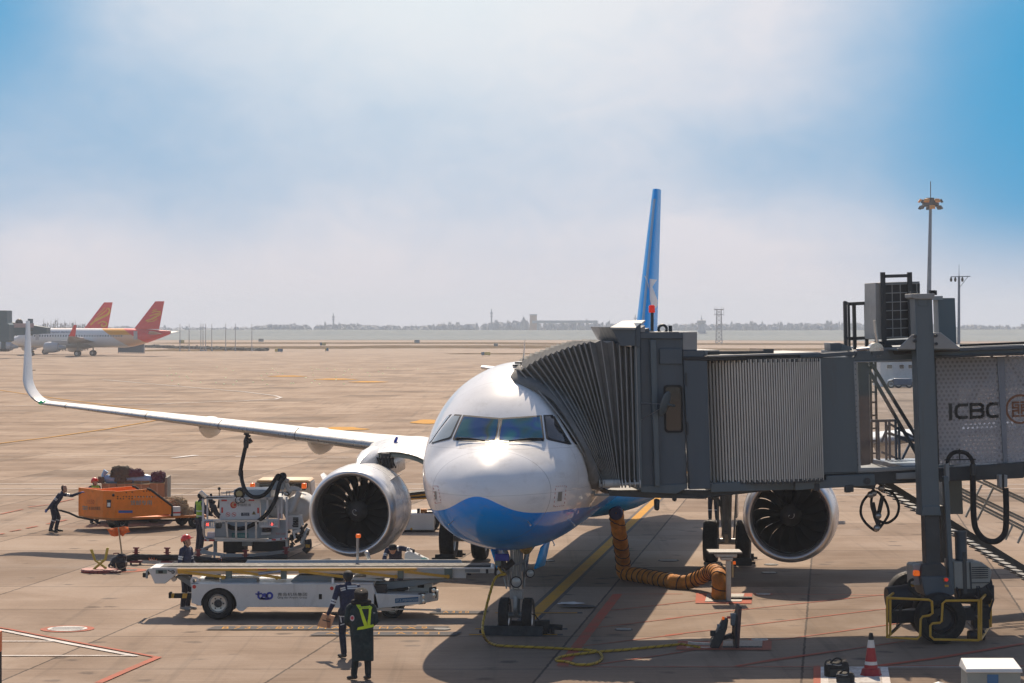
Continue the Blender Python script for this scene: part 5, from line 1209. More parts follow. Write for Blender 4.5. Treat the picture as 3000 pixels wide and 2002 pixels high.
cnp.loft(rings, False); co = cnp.build('canopy', m_canvas, BR, smooth=18, fix=False); co.modifiers.new('thick', 'SOLIDIFY').thickness = .012
pp = MB()
for i in range(0, N):
    pp.tube([canopy_pt(i, k/10, -.062) for k in range(11)], .012, 5)
pp.build('canopy_piping', m_canvast, co)
# lip cushion following the fuselage
edge = [(925, 330), (960, 380), (1130, 460), (1300, 572), (1388, 690), (1498, 880), (1560, 990), (1600, 1100), (1640, 1280), (1668, 1358)]; inner_ = [(1012, 255), (1050, 300), (1180, 400), (1320, 540), (1420, 680), (1560, 900), (1625, 1030), (1668, 1140), (1715, 1260), (1745, 1345)]
ri = []
for (a_, b_) in zip(edge, inner_):
    h_ = onskin(cn(*a_), .02); A = FBR.I @ (FA.M @ h_) if h_ else H(cn(*a_), .35)
    hb = onskin(cn(*b_), .10); B = FBR.I @ (FA.M @ hb) if hb else H(cn(*b_), .28); Vv = V((0, -1, 0)); ri.append([A, A.lerp(B, .3)+Vv*.16, A.lerp(B, .75)+Vv*.16, B, B+V((0, .35, 0)), A+V((0.05, .35, 0))])
cu = MB(); cu.loft(ri); cu.build('canopy_cushion', M('cushion_canvas', (.17, .17, .165), .85, var=.2, dirt=.4, bump=.2, bscale=12), BR, smooth=60)
sg = MB()
for k in range(N): q = H(cn(bots[k][0], 1308), -.1); sg.lathe([(-.012, .09), (.012, .09)], q, 0, 12, caps=(True, True))
sg.tube([H(cn(1750, 1325), -.1), H(cn(2118, 1305), -.1)], .03, 8); sg.build('pleat_guide', M('guide_rollers', (.5, .5, .48), .5, var=.1, dirt=.3), BR)
b = MB(); b.tube(spline([H(cn(*p), .1) for p in ((1650, 1385), (1660, 1372), (1680, 1385), (1665, 1400))], 4), .03, 6); b.tube([H(cn(1690, 1370), .1), H(cn(1700, 1410), .1), H(cn(1830, 1410), .1)], .03, 6); b.build('floor_bumper', m_bgl, BR)
# ---- rooftop air conditioner stands on the tunnel
AC = FBR.empty('air_conditioner', 'grey rooftop air conditioning unit in a lifting frame on the bridge roof', 'air conditioner')
acv = .55
def acs(name, poly, v0, v1, mat, bevel=.01): 
    q = [H(p, v0) for p in poly]; m = MB(); m.prism([(a.x, a.z) for a in q], 1, v0, v1); return m.build(name, mat, AC, bevel=bevel)
acs('casing', P52((470, 937), (840, 926), (842, 1390), (530, 1412), (474, 1408)), acv, acv+1.0, M('ac_casing', (.33, .325, .31), .5, var=.06, dirt=.2)); gr = acs('condenser_grille', P52((545, 948), (826, 938), (826, 1385), (555, 1400)), acv-.015, acv, M('condenser_fins', (.035, .035, .036), .6, var=.2), 0)
w_ = MB()
for x in (548, 608, 676, 746, 815): w_.tube([H(k52(x, 945), acv-.03), H(k52(x+8, 1398), acv-.03)], .010, 5)
for y in (950, 1022, 1098, 1170, 1243, 1318, 1392): w_.tube([H(k52(545, y+4), acv-.03), H(k52(826, y-6), acv-.03)], .010, 5)
w_.build('grille_wire', M('wire_pale', (.4, .4, .39), .5, var=.1), gr)
fr = MB(); v = acv-.1
for x in (530, 754): fr.bar(H(k52(x, 850), v), H(k52(x+14, 1490), v), .10, .07); fr.bar(H(k52(x, 900), acv+1.05), H(k52(x+14, 1490), acv+1.05), .08)
fr.bar(H(k52(520, 885), v), H(k52(750, 878), v), .07); fr.bar(H(k52(545, 1442), v), H(k52(770, 1432), v), .14, .12)
fr.bar(H(k52(758, 880), v), H(k52(758, 905), acv+1.05), .06); fr.build('lifting_frame', m_bgd, AC)
b = MB(); q = H(k52(575, 1490), v); b.cyl(q+V((0, -.05, 0)), q+V((0, .1, 0)), .1, n=16); q = H(k52(510, 1443), v); b.cyl(q-V((.15, 0, 0)), q+V((.1, 0, 0)), .04, n=8); b.build('frame_wheel', m_bgd, AC)
h = acs('side_vent', P52((828, 945), (842, 945), (842, 1080), (828, 1080)), acv-.03, acv+.1, m_bgd, 0)
# hanging wire slings under the bridge
SG = FBR.empty('sling_loops', 'black rubber sling loops hanging on hooks under the bridge floor', 'sling')
c19b = k24
for pts in ([(285, 95), (245, 130), (200, 190), (187, 270), (220, 340), (290, 400), (325, 390), (390, 300), (398, 250), (375, 180), (330, 120), (300, 105)], [(345, 90), (420, 110), (465, 170), (478, 230), (455, 300), (390, 345), (330, 330), (300, 300), (270, 220), (272, 150), (300, 110)]):
    m = MB(); m.tube(spline([FBR.hit(k24(*p), 1, .6) for p in pts], 6), .03, 8); m.build('loop', m_black, SG)
m = MB(); m.tube([FBR.hit(k24(*p), 1, .58) for p in ((280, 55), (285, 100))], .03, 8); m.tube([FBR.hit(k24(*p), 1, .58) for p in ((275, 190), (300, 300), (322, 355), (330, 385))], .055, 8); m.tube([FBR.hit(k24(*p), 1, .58) for p in ((355, 135), (330, 250), (315, 300))], .05, 8); m.build('turnbuckle', m_dark, SG)
for p in ((262, 130), (285, 118), (320, 290), (310, 385), (345, 80)): m = MB(); m.ell(FBR.hit(k24(*p), 1, .56), .08, 8, 6); m.build('shackle', m_steel, SG)
# ================================================================ GROUND EQUIPMENT
def thing(fr, name, label, cat, group=None): return fr.empty(name, label, cat, group)
class Kit:
    """outline helper bound to one thing: photo outline at local depth v, extruded to v1"""
    def __init__(s, fr, root, crop): s.f, s.r, s.k = fr, root, crop
    def P(s, x, y, v=0.0): return s.f.hit(s.k(x, y), 1, v)
    def slab(s, name, pts, v0, v1, mat, bevel=.01, parent=None):
        q = [s.P(x, y, v0) for x, y in pts]; m = MB(); m.prism([(a.x, a.z) for a in q], 1, v0, v1); return m.build(name, mat, parent or s.r, bevel=bevel)
    def rect(s, name, x0, y0, x1, y1, v0, v1, mat, bevel=.01, parent=None): return s.slab(name, [(x0, y0), (x1, y0), (x1, y1), (x0, y1)], v0, v1, mat, bevel, parent)
    def tube(s, name, pts, v, r, mat, n=8, smooth=0, parent=None):
        q = [s.P(p[0], p[1], p[2] if len(p) > 2 else v) for p in pts]
        m = MB(); m.tube(spline(q, smooth) if smooth else q, r, n); return m.build(name, mat, parent or s.r)
    def bars(s, name, segs, v, w, mat, parent=None, h=None):
        m = MB()
        for a, b in segs: m.bar(s.P(*a, v), s.P(*b, v), w, h)
        return m.build(name, mat, parent or s.r)
    def text(s, name, string, x0, y0, x1, y1, v, mat, parent=None):
        a, b, c = s.P(x0, y1, v), s.P(x1, y1, v), s.P(x0, y0, v); return text(name, string, a, b-a, c-a, (b-a).length, (c-a).length, mat, parent or s.r)
    def disc(s, name, x, y, r, v0, v1, mat, n=24, parent=None, rim=None):
        c = s.P(x, y, v0); m = MB(); m.lathe([(0, .001), (0, r*.93), (.01, r), (v1-v0, r)], c, 1, n); return m.build(name, mat, parent or s.r)
def road_wheel(root, c, r, w, rim=.6, rimmat=None, name='wheel'):
    k = w/2; m = MB(); m.lathe([(-k*.8, r*rim), (-k, r*(rim+.08)), (-k*.98, r*.88), (-k*.75, r*.98), (0, r*1.0), (k*.75, r*.98), (k*.98, r*.88), (k, r*(rim+.08)), (k*.8, r*rim)], c, 1, 40); t = m.build(name, m_black, root, smooth=35)
    m = MB(); m.lathe([(-k*.82, r*rim), (-k*.9, r*rim*.93), (-k*.6, r*rim*.82), (-k*.55, r*rim*.45), (-k*.8, r*rim*.38), (-k*.95, r*.12), (-k*.97, .004)], c, 1, 32); m.lathe([(k*.8, r*rim), (k*.5, .01)], c, 1, 16); m.build('rim', rimmat or m_gearl, t)
    m = MB(); m.lathe([(-k*.83, r*rim*.42), (-k*1.02, r*rim*.36), (-k*1.03, .004)], c, 1, 10)
    for a in range(6): m.ell(V(c)+V((r*rim*.58*cos(a*pi/3), -k*.68, r*rim*.58*sin(a*pi/3))), .018, 6, 4)
    m.build('hub', m_dark, t); return t
m_lw = M('loader_white', (.60, .60, .585), .42, coat=.2, var=.05, dirt=.22, scale=1.2, stretch=(1, 1, .3)); m_lg = M('loader_grey', (.22, .25, .27), .5, var=.08, dirt=.2); m_belt = M('conveyor_belt', (.022, .023, .025), .7, var=.3, scale=5)
m_green = M('bracket_green_grey', (.14, .18, .16), .5, var=.1); m_logo = M('logo_blue', (.01, .035, .32), .4, var=0); m_txt = M('lettering_black', (.02, .02, .022), .5, var=0); m_red = M('signal_red', (.55, .03, .02), .45, var=.08); m_plate = M('plate_blue', (.02, .10, .22), .45, var=.05)
# ---------------------------------------------------------------- belt loader
FL = Frame(V((-5.5, 57.6, 0))); BL = thing(FL, 'belt_loader', 'long white belt loader with yellow side rails parked below the nose', 'belt loader')
kL, kR, kM = Cr(400, 1620, 4.7), Cr(900, 1580, 4.052), Cr(500, 1350, 3.1333)
X = Kit(FL, BL, kL); Y = Kit(FL, BL, kR); Z = Kit(FL, BL, kM)
def both(*p): return p
arch = [(1130+248*cos(a), 722-238*sin(a)) for a in [R(172)-R(172-(-4))*k/16 for k in range(17)]]
def LR(pts): return [FL.hit((kL if t == 'L' else kR)(x, y), 1, 0) for t, x, y in pts]
q = LR([('L', 755, 432), ('L', 755, 690), ('L', 886, 735), ('L', 888, 690)]+[('L', x, y) for x, y in arch]+[('L', 1362, 748), ('R', 0, 806), ('R', 850, 830), ('R', 785, 545)])
m = MB(); m.prism([(a.x, a.z) for a in q], 1, .02, .06); m.build('side_panel', m_lw, BL, bevel=.006)
m = MB(); m.prism([(a.x, a.z) for a in q], 1, 2.0, 2.04); m.build('side_panel', m_lw, BL)
q = LR([('L', 765, 428), ('L', 765, 600), ('L', 900, 600), ('L', 1362, 480), ('L', 1362, 730), ('R', 850, 815), ('R', 780, 548)]); zt = q[0].z
m = MB(); m.box((q[0].x, .03, zt-.02), (q[-1].x, 2.03, zt)); m.build('top_deck', m_lw, BL, bevel=.005)
m = MB(); m.box((LR([('L', 1362, 0)])[0].x, .1, .30), (q[-1].x+.3, 1.95, zt-.06)); m.box((q[0].x+.05, .4, .3), (LR([('L', 1362, 0)])[0].x, 1.7, zt-.06)); m.build('chassis', m_dark, BL)
m = MB(); ll = MB(); aa = LR([('L', x, y) for x, y in arch]); m.loft([[V((p.x, .02, p.z)), V((p.x, .5, p.z))] for p in aa], False); m.build('wheel_arch', m_black, BL)
# low front deck
fd = LR([('R', 785, 678), ('R', 935, 686), ('R', 1332, 668), ('R', 1336, 772), ('R', 935, 826), ('R', 840, 830)])
x0, x1, x2 = fd[0].x, fd[2].x, FL.hit(kR(1510, 0), 1, 0).x
zt2, zb2, zb0 = fd[2].z, fd[3].z, fd[5].z
m = MB(); pl = [(x0, .02), (x1, .02), (x2+.06, .75), (x2+.06, 1.3), (x1, 2.02), (x0, 2.02)]
rt = [V((x, y, zt2+(.04 if x < x1-.5 else 0))) for x, y in pl]; rb = [V((x, y, zb0 if x < x1-.1 else zb2)) for x, y in pl]
m.loft([rb, rt]); m.build('front_deck', m_lw, BL, bevel=.012)
m = MB(); s0 = LR([('R', 650, 545), ('R', 782, 545), ('R', 828, 655), ('R', 790, 682)]); m.prism([(a.x, a.z) for a in s0], 1, .08, 1.96); m.build('front_bulkhead', m_lw, BL)
Y.slab('number_plate', [(1042, 705), (1320, 684), (1320, 742), (1042, 760)], .012, .02, m_plate, .003)
t0, t1, t2 = Y.P(1050, 752, .008), Y.P(1312, 735, .008), Y.P(1050, 715, .008); text('plate_lettering', '环2-FBF00508', t0, t1-t0, t2-t0, (t1-t0).length, (t2-t0).length, M('plate_text', (.35, .45, .5), .5, var=0), BL)
for xx, yy, v in ((1362, 705, .22), (1492, 635, .62)):
    q = Y.P(xx, yy, v); m = MB(); m.box(q-V((.10, .03, .13)), q+V((.10, .03, .13)), Matrix.Rotation(R(50), 3, 'Z'), q); o = m.build('headlight', m_dark, BL, bevel=.01); m = MB(); 
    for dz in (-.06, .06): m.lathe([(0, .045), (-.05, .05), (-.055, .004)], q+V((.02, -.03, dz)), 1, 12)
    m.build('lens', m_silver, o)
text('deck_lettering', '10', Y.P(1408, 698, .36), V((.62, .62, 0)), V((0, 0, 1)), .07, .15, m_txt, BL)
for (xx, yy, tt) in ((794, 468, X), (292, 585, Y)): tt.disc('round_label', xx, yy, .045, .012, .02, m_red)
Y.rect('latch_hole', 138, 652, 175, 714, .012, .02, m_black, .003)
m = MB(); q = X.P(800, 415, .1); m.lathe([(-.015, .05), (-.015, .1), (.015, .1), (.015, .05)], q+V((0, 0, .05)), 1, 16); m.box(q+V((-.09, -.015, -.08)), q+V((.09, .015, .0))); m.build('lifting_lug', m_lw, BL)
m = MB(); q = Y.P(305, 535, .1); m.cyl(q, q+V((0, 0, .14)), .03, n=10); m.build('deck_pin', m_white, BL)
X.rect('deck_slot', 1870, 431, 1985, 437, .3, .5, m_black, 0)
# logo and wording
m = MB(); q0 = Z.P(775, 1275, .014); sx_ = (Z.P(938, 1275, .014)-q0).x/163; 
def lp(x, y): return Z.P(x, y, .012)
def lstroke2(pts, w): 
    qs = [lp(*p) for p in pts]; L_, R_ = [], []
    for i, p in enumerate(qs):
        d = (qs[min(i+1, len(qs)-1)]-qs[max(i-1, 0)]).normalized(); n_ = d.cross(V((0, 1, 0)))*w/2; L_.append(p+n_); R_.append(p-n_)
    m.add(L_+R_, [(i, i+1, len(qs)+i+1, len(qs)+i) for i in range(len(qs)-1)])
lstroke2([(808, 1200), (804, 1230), (806, 1255), (820, 1266), (845, 1266)], .05); lstroke2([(778, 1222), (800, 1228), (838, 1218)], .035)
lstroke2([(835, 1232), (868, 1224), (882, 1240), (876, 1262), (850, 1268), (836, 1255), (850, 1242), (880, 1244)], .045)
lstroke2([(884, 1240)]+[(908+24*cos(a), 1240-26*sin(a)) for a in [pi-2*pi*k/16 for k in range(17)]], .05); lstroke2([(820, 1266), (880, 1272), (905, 1268)], .04)
m.build('logo', m_logo, BL, smooth=0)
Z.text('lettering', '青岛机场集团', 982, 1212, 1252, 1243, .012, m_txt); Z.text('lettering', 'Qing dao Airport Group', 980, 1247, 1252, 1270, .012, m_txt)
for xx, yy, v, tt in ((1130, 708, .27, X),): 
    q = tt.P(xx, yy, v); q.z = .375
    road_wheel(BL, q, .375, .34, .58, m_gearl); road_wheel(BL, q+V((0, 1.5, 0)), .375, .34, .58, m_gearl)
for xx in (1010,):
    q = Y.P(xx, 820, .5); q.z = .28; road_wheel(BL, q, .28, .24); road_wheel(BL, q+V((0, 1.1, 0)), .28, .24)
X.slab('skirt_flap', [(1362, 748), (1530, 750), (1470, 800), (1410, 800)], .03, .05, m_lw, 0)
m = MB(); a_, b_ = Y.P(1000, 828, .2), Y.P(1545, 842, .2); m.bar(a_, b_, .06, .035); m.box(b_-V((.02, .04, .05)), b_+V((.08, .1, .03))); m.bar(a_-V((.6, 0, .0)), a_, .1, .08); m.build('tow_bar', m_steel, BL)
# striped rear bumper
for k, (xa, xb) in enumerate(((470, 510), (510, 570), (570, 625), (625, 690), (690, 752))): X.slab('bumper', [(xa+12, 562), (xb+12 if k < 4 else xb, 562), (xb, 626), (xa, 626)], .25, .35, m_yellow if k in (0, 3) else m_black, .002)
X.rect('bumper_end', 440, 550, 472, 628, .2, .45, m_black)
# conveyor beam
m = MB(); q = LR([('L', 545, 222), ('L', 545, 300), ('R', 700, 395), ('R', 700, 465), ('R', 1885, 465), ('R', 1885, 405), ('R', 2215, 405), ('R', 2222, 345), ('R', 2200, 335)])
q = [FL.hit((kL if t == 'L' else kR)(x, y), 1, .45) for t, x, y in [('L', 545, 222), ('L', 545, 300), ('R', 700, 405), ('R', 700, 465), ('R', 1885, 465), ('R', 1885, 405), ('R', 2215, 405), ('R', 2222, 345), ('R', 2195, 334)]]
m.prism([(a.x, a.z) for a in q], 1, .45, 1.45); m.build('conveyor_frame', m_lw, BL, bevel=.006)
xa, xb = FL.hit(kL(160, 0), 1, .45).x, q[7].x; zc = q[0].z
m = MB(); m.box((xa+.1, .40, zc+.0), (xb, .46, zc+.035)); m.box((xa+.1, 1.44, zc), (xb-.1, 1.5, zc+.035)); m.build('belt_guide', m_white, BL)
m = MB(); bl_ = [(xa-.0, zc-.06), (xa+.25, zc+.02), (xa+.5, zc+.045), (xb-.1, zc+.045), (xb-.01, zc), (xb-.02, zc-.07)]; m.loft([[V((x, .47, z)), V((x, 1.43, z))] for x, z in bl_], False); o = m.build('belt', m_belt, BL); o.modifiers.new('thick', 'SOLIDIFY').thickness = .02
q = [FL.hit(p, 1, 1.5) for p in (kL(1480, 165), kL(1525, 100), kR(1828, 245), kR(1846, 296))]; m = MB(); m.prism([(a.x, a.z) for a in q], 1, 1.5, 1.54); m.build('side_guard', M('guard_pale_blue', (.36, .40, .44), .45, var=.05), BL)
hd_ = MB(); q = [X.P(*p, .4) for p in ((175, 214), (545, 214), (545, 302), (500, 335), (395, 426), (250, 426), (205, 325), (160, 240))]; hd_.prism([(a.x, a.z) for a in q], 1, .4, 1.5); hd_.build('conveyor_head', m_lw, BL, bevel=.01)
X.rect('head_bumper', 82, 276, 126, 342, .45, 1.45, m_black, .02); X.slab('bumper_bracket', [(165, 215), (130, 250), (122, 355), (152, 355), (155, 260), (180, 235)], .42, .5, m_lg); X.rect('head_latch', 262, 236, 418, 288, .385, .4, m_green); 
X.rect('head_recess', 300, 242, 362, 284, .375, .385, m_black, .004); X.tube('head_cable', [(430, 240), (470, 255), (500, 245), (520, 262), (505, 282), (480, 272)], .37, .012, m_black, 6, 6)
Y.rect('end_light', 1872, 342, 2052, 396, .435, .45, m_lg); Y.rect('end_fitting', 2120, 345, 2150, 405, .435, .45, m_dark); Y.rect('end_motor', 1900, 412, 1945, 428, .45, .9, m_black)
Y.rect('end_roller', 2222, 330, 2262, 440, .5, 1.4, m_black, .03)
ya = [X.P(565, 236, .32), Y.P(1300, 357, .32)]; m = MB(); m.bar(ya[0], ya[1], .05, .055); m.build('guard_rail', m_yellow, BL)
m = MB()
for tt, a_, b_ in ((X, (580, 262), (1225, 335)), (X, (1345, 255), (1990, 345)), (Z, (1185, 1015), (1600, 1068)), (Y, (545, 385), (1060, 447)), (Y, (1165, 385), (1690, 447))): m.bar(tt.P(*a_, .33), tt.P(*b_, .33), .045, .06)
m.build('rail_strut', m_yellow, BL)
for tt, r in ((X, (1225, 240, 1310, 360)), (X, (1982, 240, 2066, 362)), (Y, (1075, 365, 1140, 466)), (Y, (1627, 345, 1722, 466))): tt.rect('rail_bracket', *r, .36, .45, m_green)
m = MB()
for tt, p in ((X, (590, 265)), (X, (1345, 255)), (Z, (1190, 1018)), (Y, (540, 380)), (Y, (1170, 382)), (X, (1190, 340)), (X, (1930, 345)), (Y, (1050, 447)), (Y, (1670, 445))): q = tt.P(*p, .30); m.cyl(q, q+V((0, .1, 0)), .045, n=10)
m.build('rail_pivot', m_yellow, BL)
X.tube('gas_strut', [(1680, 290), (1985, 255)], .31, .035, m_steel); X.rect('red_tag', 1668, 226, 1795, 236, .285, .3, m_red, 0)
X.slab('lift_arm', [(530, 330), (620, 310), (770, 400), (770, 480), (740, 470)], .7, 1.2, m_lg); X.disc('arm_pivot', 512, 362, .06, .62, .75, m_steel)
Y.slab('lift_arm', [(650, 545), (900, 512), (1300, 482), (1815, 470), (1500, 520), (1250, 562), (850, 612)], .6, .72, m_lg); Y.slab('lift_arm', [(650, 545), (900, 512), (1300, 482), (1815, 470), (1500, 520), (1250, 562), (850, 612)], 1.2, 1.32, m_lg); Y.rect('arm_window', 888, 540, 960, 563, .59, .6, m_lw, 0)
Y.bars('scissor_link', [((850, 650), (1180, 540)), ((1000, 650), (1200, 570)), ((1060, 600), (1150, 640))], .8, .09, m_dark)
Y.rect('deck_box', 1210, 530, 1482, 640, .9, 1.4, m_lw); Y.rect('deck_box', 1310, 530, 1388, 578, .88, .9, m_black, .01)
b = X.slab('battery_box', [(1155, 355), (1655, 350), (1655, 440), (1155, 440)], .35, 1.0, m_lg); m = MB()
for k in range(12): a_, b_ = X.P(1180+k*42, 352, .35), X.P(1230+k*42, 312, .35); z_ = a_.z+.004; m.add([V((a_.x, .37, z_)), V((a_.x+.05, .37, z_)), V((b_.x+.05, .98, z_)), V((b_.x, .98, z_))], [(0, 1, 2, 3)])
m.build('lid_slats', m_white, b); 
Z.slab('operator_hood', [(1072, 1130), (1180, 1052), (1490, 1050), (1480, 1128)], .5, 1.5, M('hood_blue_grey', (.17, .21, .24), .45, var=.06)); Y.rect('seat', 298, 440, 420, 540, .7, 1.3, m_black, .04); Y.slab('deck_cover', [(545, 452), (700, 452), (900, 485), (910, 500), (540, 490)], .5, 1.6, m_lw)
X.slab('rear_seat', [(935, 335), (1140, 300), (1130, 360), (1100, 420), (935, 415)], 1.2, 1.6, m_black, .03); X.slab('seat_back', [(935, 335), (1065, 340), (1058, 410), (935, 410)], 1.1, 1.2, m_lg, .02)
bp = Z.tube('beacon_pole', [(1715, 1075), (1717, 712)], 1.75, .035, m_steel, 10); Z.slab('beacon', [(1700, 676), (1742, 676), (1745, 710), (1698, 710)], 1.68, 1.82, m_orangelamp, .02)
m = MB(); a_, b_ = Y.P(700, 140, 1.8), Y.P(735, 245, 1.8); m.bar(a_, b_, .16, .10); m.build('hand_rail_plate', m_silver, BL, bevel=.03)
Y.slab('control_console', [(1158, 172), (1210, 140), (1445, 250), (1440, 330), (1150, 300)], 1.8, 2.2, m_lw); Y.slab('console_label', [(1345, 228), (1395, 215), (1440, 240), (1360, 243)], 1.79, 1.8, M('label_mint', (.3, .55, .48), .5, var=.05), 0); m = MB()
for p in ((1210, 130), (1262, 120), (1328, 180)): q = Y.P(*p, 1.9); m.cyl(q, q+V((0, 0, -.08)), .03, n=8)
m.build('console_knob', m_black, BL)

# ---------------------------------------------------------------- hydrant refuelling truck
FD = Frame(V((-9.3, 73.0, 0))); DT = thing(FD, 'refuelling_truck', 'white hydrant refuelling truck with pipework seen from behind beside the engine', 'fuel truck')
D5 = Kit(FD, DT, Cr(570, 1370, 5.6)); m_tw = M('tanker_white', (.62, .63, .63), .4, coat=.2, var=.05, dirt=.25); m_tb = M('truck_pale_blue', (.36, .42, .46), .45, var=.06, dirt=.2)
pn = D5.rect('rear_panel', 408, 520, 1080, 862, 0, .05, m_tw, .02); D5.slab('side_panel', [(1080, 520), (1196, 512), (1200, 640), (1090, 850)], .05, .1, m_tb); D5.rect('upper_box', 640, 366, 1246, 500, .3, 1.6, m_tb, .03)
D5.text('box_lettering', '上海飞机加油设备', 690, 445, 1180, 478, .295, M('pale_lettering', (.12, .2, .3), .5, var=0))
for r in ((440, 528, 532, 555), (886, 522, 978, 549), (438, 655, 467, 745), (1028, 660, 1058, 752)): D5.rect('reflector', *r, -.01, 0, m_red, .003)
D5.text('lettering', '中国航油', 697, 590, 920, 638, -.005, m_txt)
m = MB(); c_ = D5.P(640, 615, -.006)
def crescent(m, c, r, off, k=24):
    a = [c+V((r*cos(2*pi*i/k), 0, r*sin(2*pi*i/k))) for i in range(k+1)]; b = [c+V((off[0]*r+r*off[2]*cos(2*pi*i/k), -.001, off[1]*r+r*off[2]*sin(2*pi*i/k))) for i in range(k+1)]; m.add(a+b, [(i, i+1, k+1+i+1, k+1+i) for i in range(k)])
crescent(m, c_, .098, (.2, .12, .78)); m.build('emblem', m_red, DT, smooth=0); m = MB(); crescent(m, c_+V((.018, -.002, .012)), .072, (.22, 0, .72)); m.build('emblem', M('emblem_gold', (.62, .30, .10), .5, var=0), DT, smooth=0)
m = MB(); m.lathe([(0, .003), (0, .045)], c_+V((.035, -.003, .008)), 1, 20); m.build('emblem', m_red, DT)
for x in (548, 646):
    m = MB(); c_ = D5.P(x, 772, -.006); crescent(m, c_, .064, (0, 0, .82)); m.add([c_+V((-.045, 0, .035)), c_+V((-.035, 0, .045)), c_+V((.045, 0, -.035)), c_+V((.035, 0, -.045))], [(0, 1, 2, 3)]); m.box(c_-V((.03, .001, .008)), c_+V((.03, .001, .008))); m.build('prohibition_sign', m_red, DT, smooth=0)
D5.rect('fuel_label', 763, 742, 900, 796, -.008, 0, M('label_navy', (.015, .03, .06), .5, var=0), .002); D5.text('fuel_lettering', 'JET A-1', 795, 747, 892, 770, -.012, M('label_white', (.6, .62, .65), .5, var=0)); D5.text('fuel_lettering', '3号喷气燃料', 800, 776, 888, 792, -.012, MATS['label_white'])
m = MB(); q = [D5.P(*p, -.006) for p in ((973, 712), (1008, 772), (938, 772))]; m.add(q, [(0, 1, 2)]); m.build('warning_sign', m_txt, DT, smooth=0); m = MB(); q = [D5.P(*p, -.008) for p in ((973, 722), (999, 767), (947, 767))]; m.add(q, [(0, 1, 2)]); m.build('warning_sign', M('warning_yellow', (.65, .45, .06), .5, var=0), DT, smooth=0); m = MB(); m.ell(D5.P(973, 752, -.009), (.022, .002, .035), 8, 6); m.build('warning_sign', m_txt, DT)
D5.bars('tube_frame', [((130, 500), (1385, 510)), ((140, 500), (140, 1000)), ((1372, 490), (1380, 990)), ((130, 492), (640, 480)), ((1195, 500), (1195, 840)), ((1430, 480), (1430, 840)), ((1510, 480), (1515, 1300))], -.05, .06, m_tw); D5.rect('frame_post', 195, 520, 222, 850, .0, .1, m_tw); D5.rect('frame_post', 1385, 500, 1420, 830, .0, .1, m_tw); D5.rect('hazard_plate', 1378, 755, 1422, 835, -.01, 0, M('hazard_pink', (.5, .2, .16), .5, var=.2), .002)
D5.bars('roof_rail', [((410, 440), (640, 400)), ((430, 410), (600, 405)), ((520, 390), (640, 390)), ((410, 470), (640, 460)), ((525, 390), (525, 470)), ((570, 390), (570, 470))], .5, .022, m_steel); D5.tube('roof_antenna', [(405, 480), (405, 350)], .3, .014, m_black, 6); m = MB(); m.ell(D5.P(405, 348, .3), .045, 8, 6); m.build('antenna_knob', m_black, DT)
m = MB(); q0, q1 = D5.P(90, 395, -.1), D5.P(200, 495, -.1); m.bar(q0, q1, .09, .12); m.build('work_light', m_silver, DT, bevel=.02)
# slotted lamp guards
for x0_, y0_, x1_, y1_ in ((124, 850, 436, 1000), (1062, 842, 1366, 982)):
    m = MB(); a_, b_ = D5.P(x0_, y0_, -.3), D5.P(x1_, y1_, -.3); m.box(a_, V((b_.x, -.27, a_.z-.05))); m.box(V((a_.x, -.3, b_.z)), V((b_.x, -.27, b_.z+.05))); n_ = 11
    for k in range(n_+1): xx = a_.x+(b_.x-a_.x)*k/n_; m.box((xx-.016, -.3, b_.z+.05), (xx+.016, -.27, a_.z-.05))
    m.build('lamp_guard', m_tw, DT)
for x in (215, 1270): 
    D5.rect('tail_lamp', x-45, 895, x+40, 975, -.2, -.1, M('lamp_housing_dark', (.06, .012, .01), .4, var=.1), .01); m = MB(); m.ell(D5.P(x, 935, -.24), (.045, .03, .045), 12, 8); m.build('tail_lamp', M('tail_lamp_lit', (1, .05, .02), .3, var=0, emit=4), DT)
D5.rect('lower_panel', 330, 862, 1505, 1165, .1, .16, m_tb, .02); D5.rect('grey_box', 334, 905, 530, 1142, -.3, -.05, M('box_grey', (.27, .28, .28), .5, var=.08, dirt=.2), .015); D5.rect('step_box', 205, 1065, 335, 1140, -.1, .1, m_tw); D5.rect('black_grille', 1108, 998, 1252, 1058, -.2, .0, m_black); D5.slab('white_bracket', [(1085, 950), (1255, 945), (1250, 1100), (1090, 1110), (1090, 1060), (1225, 1060), (1225, 990), (1085, 995)], -.12, .0, m_tw)
D5.rect('plate', 612, 1074, 880, 1156, .08, .1, M('plate_teal', (.04, .24, .24), .5, var=.05), .004); D5.text('plate_lettering', '沪A·B8847', 622, 1088, 872, 1145, .072, M('plate_pale_text', (.3, .5, .48), .5, var=0))
D5.bars('rear_ladder', [((300, 878), (1190, 878)), ((290, 1160), (1190, 1185)), ((682, 885), (682, 1165)), ((845, 885), (845, 1165)), ((1010, 885), (1010, 1165)), ((520, 880), (545, 1160))], -.32, .055, m_steel); D5.tube('rear_loop', [(340, 882), (180, 882), (155, 930), (155, 1100), (200, 1150), (330, 1155)], -.32, .032, m_steel, 8, 5)
D5.slab('rear_sill', [(158, 1165), (1190, 1185), (1520, 1145), (1520, 1190), (1190, 1220), (158, 1212)], -.3, -.1, m_tw); 
for r in ((160, 1178, 195, 1205), (234, 1180, 328, 1210), (1265, 1172, 1332, 1198), (1405, 1162, 1432, 1185), (1480, 1152, 1505, 1174)): D5.rect('reflector', *r, -.31, -.3, m_red, 0)
D5.text('side_lettering', '限速 加油车', 1335, 1070, 1500, 1105, .095, M('red_lettering', (.45, .12, .1), .5, var=0))
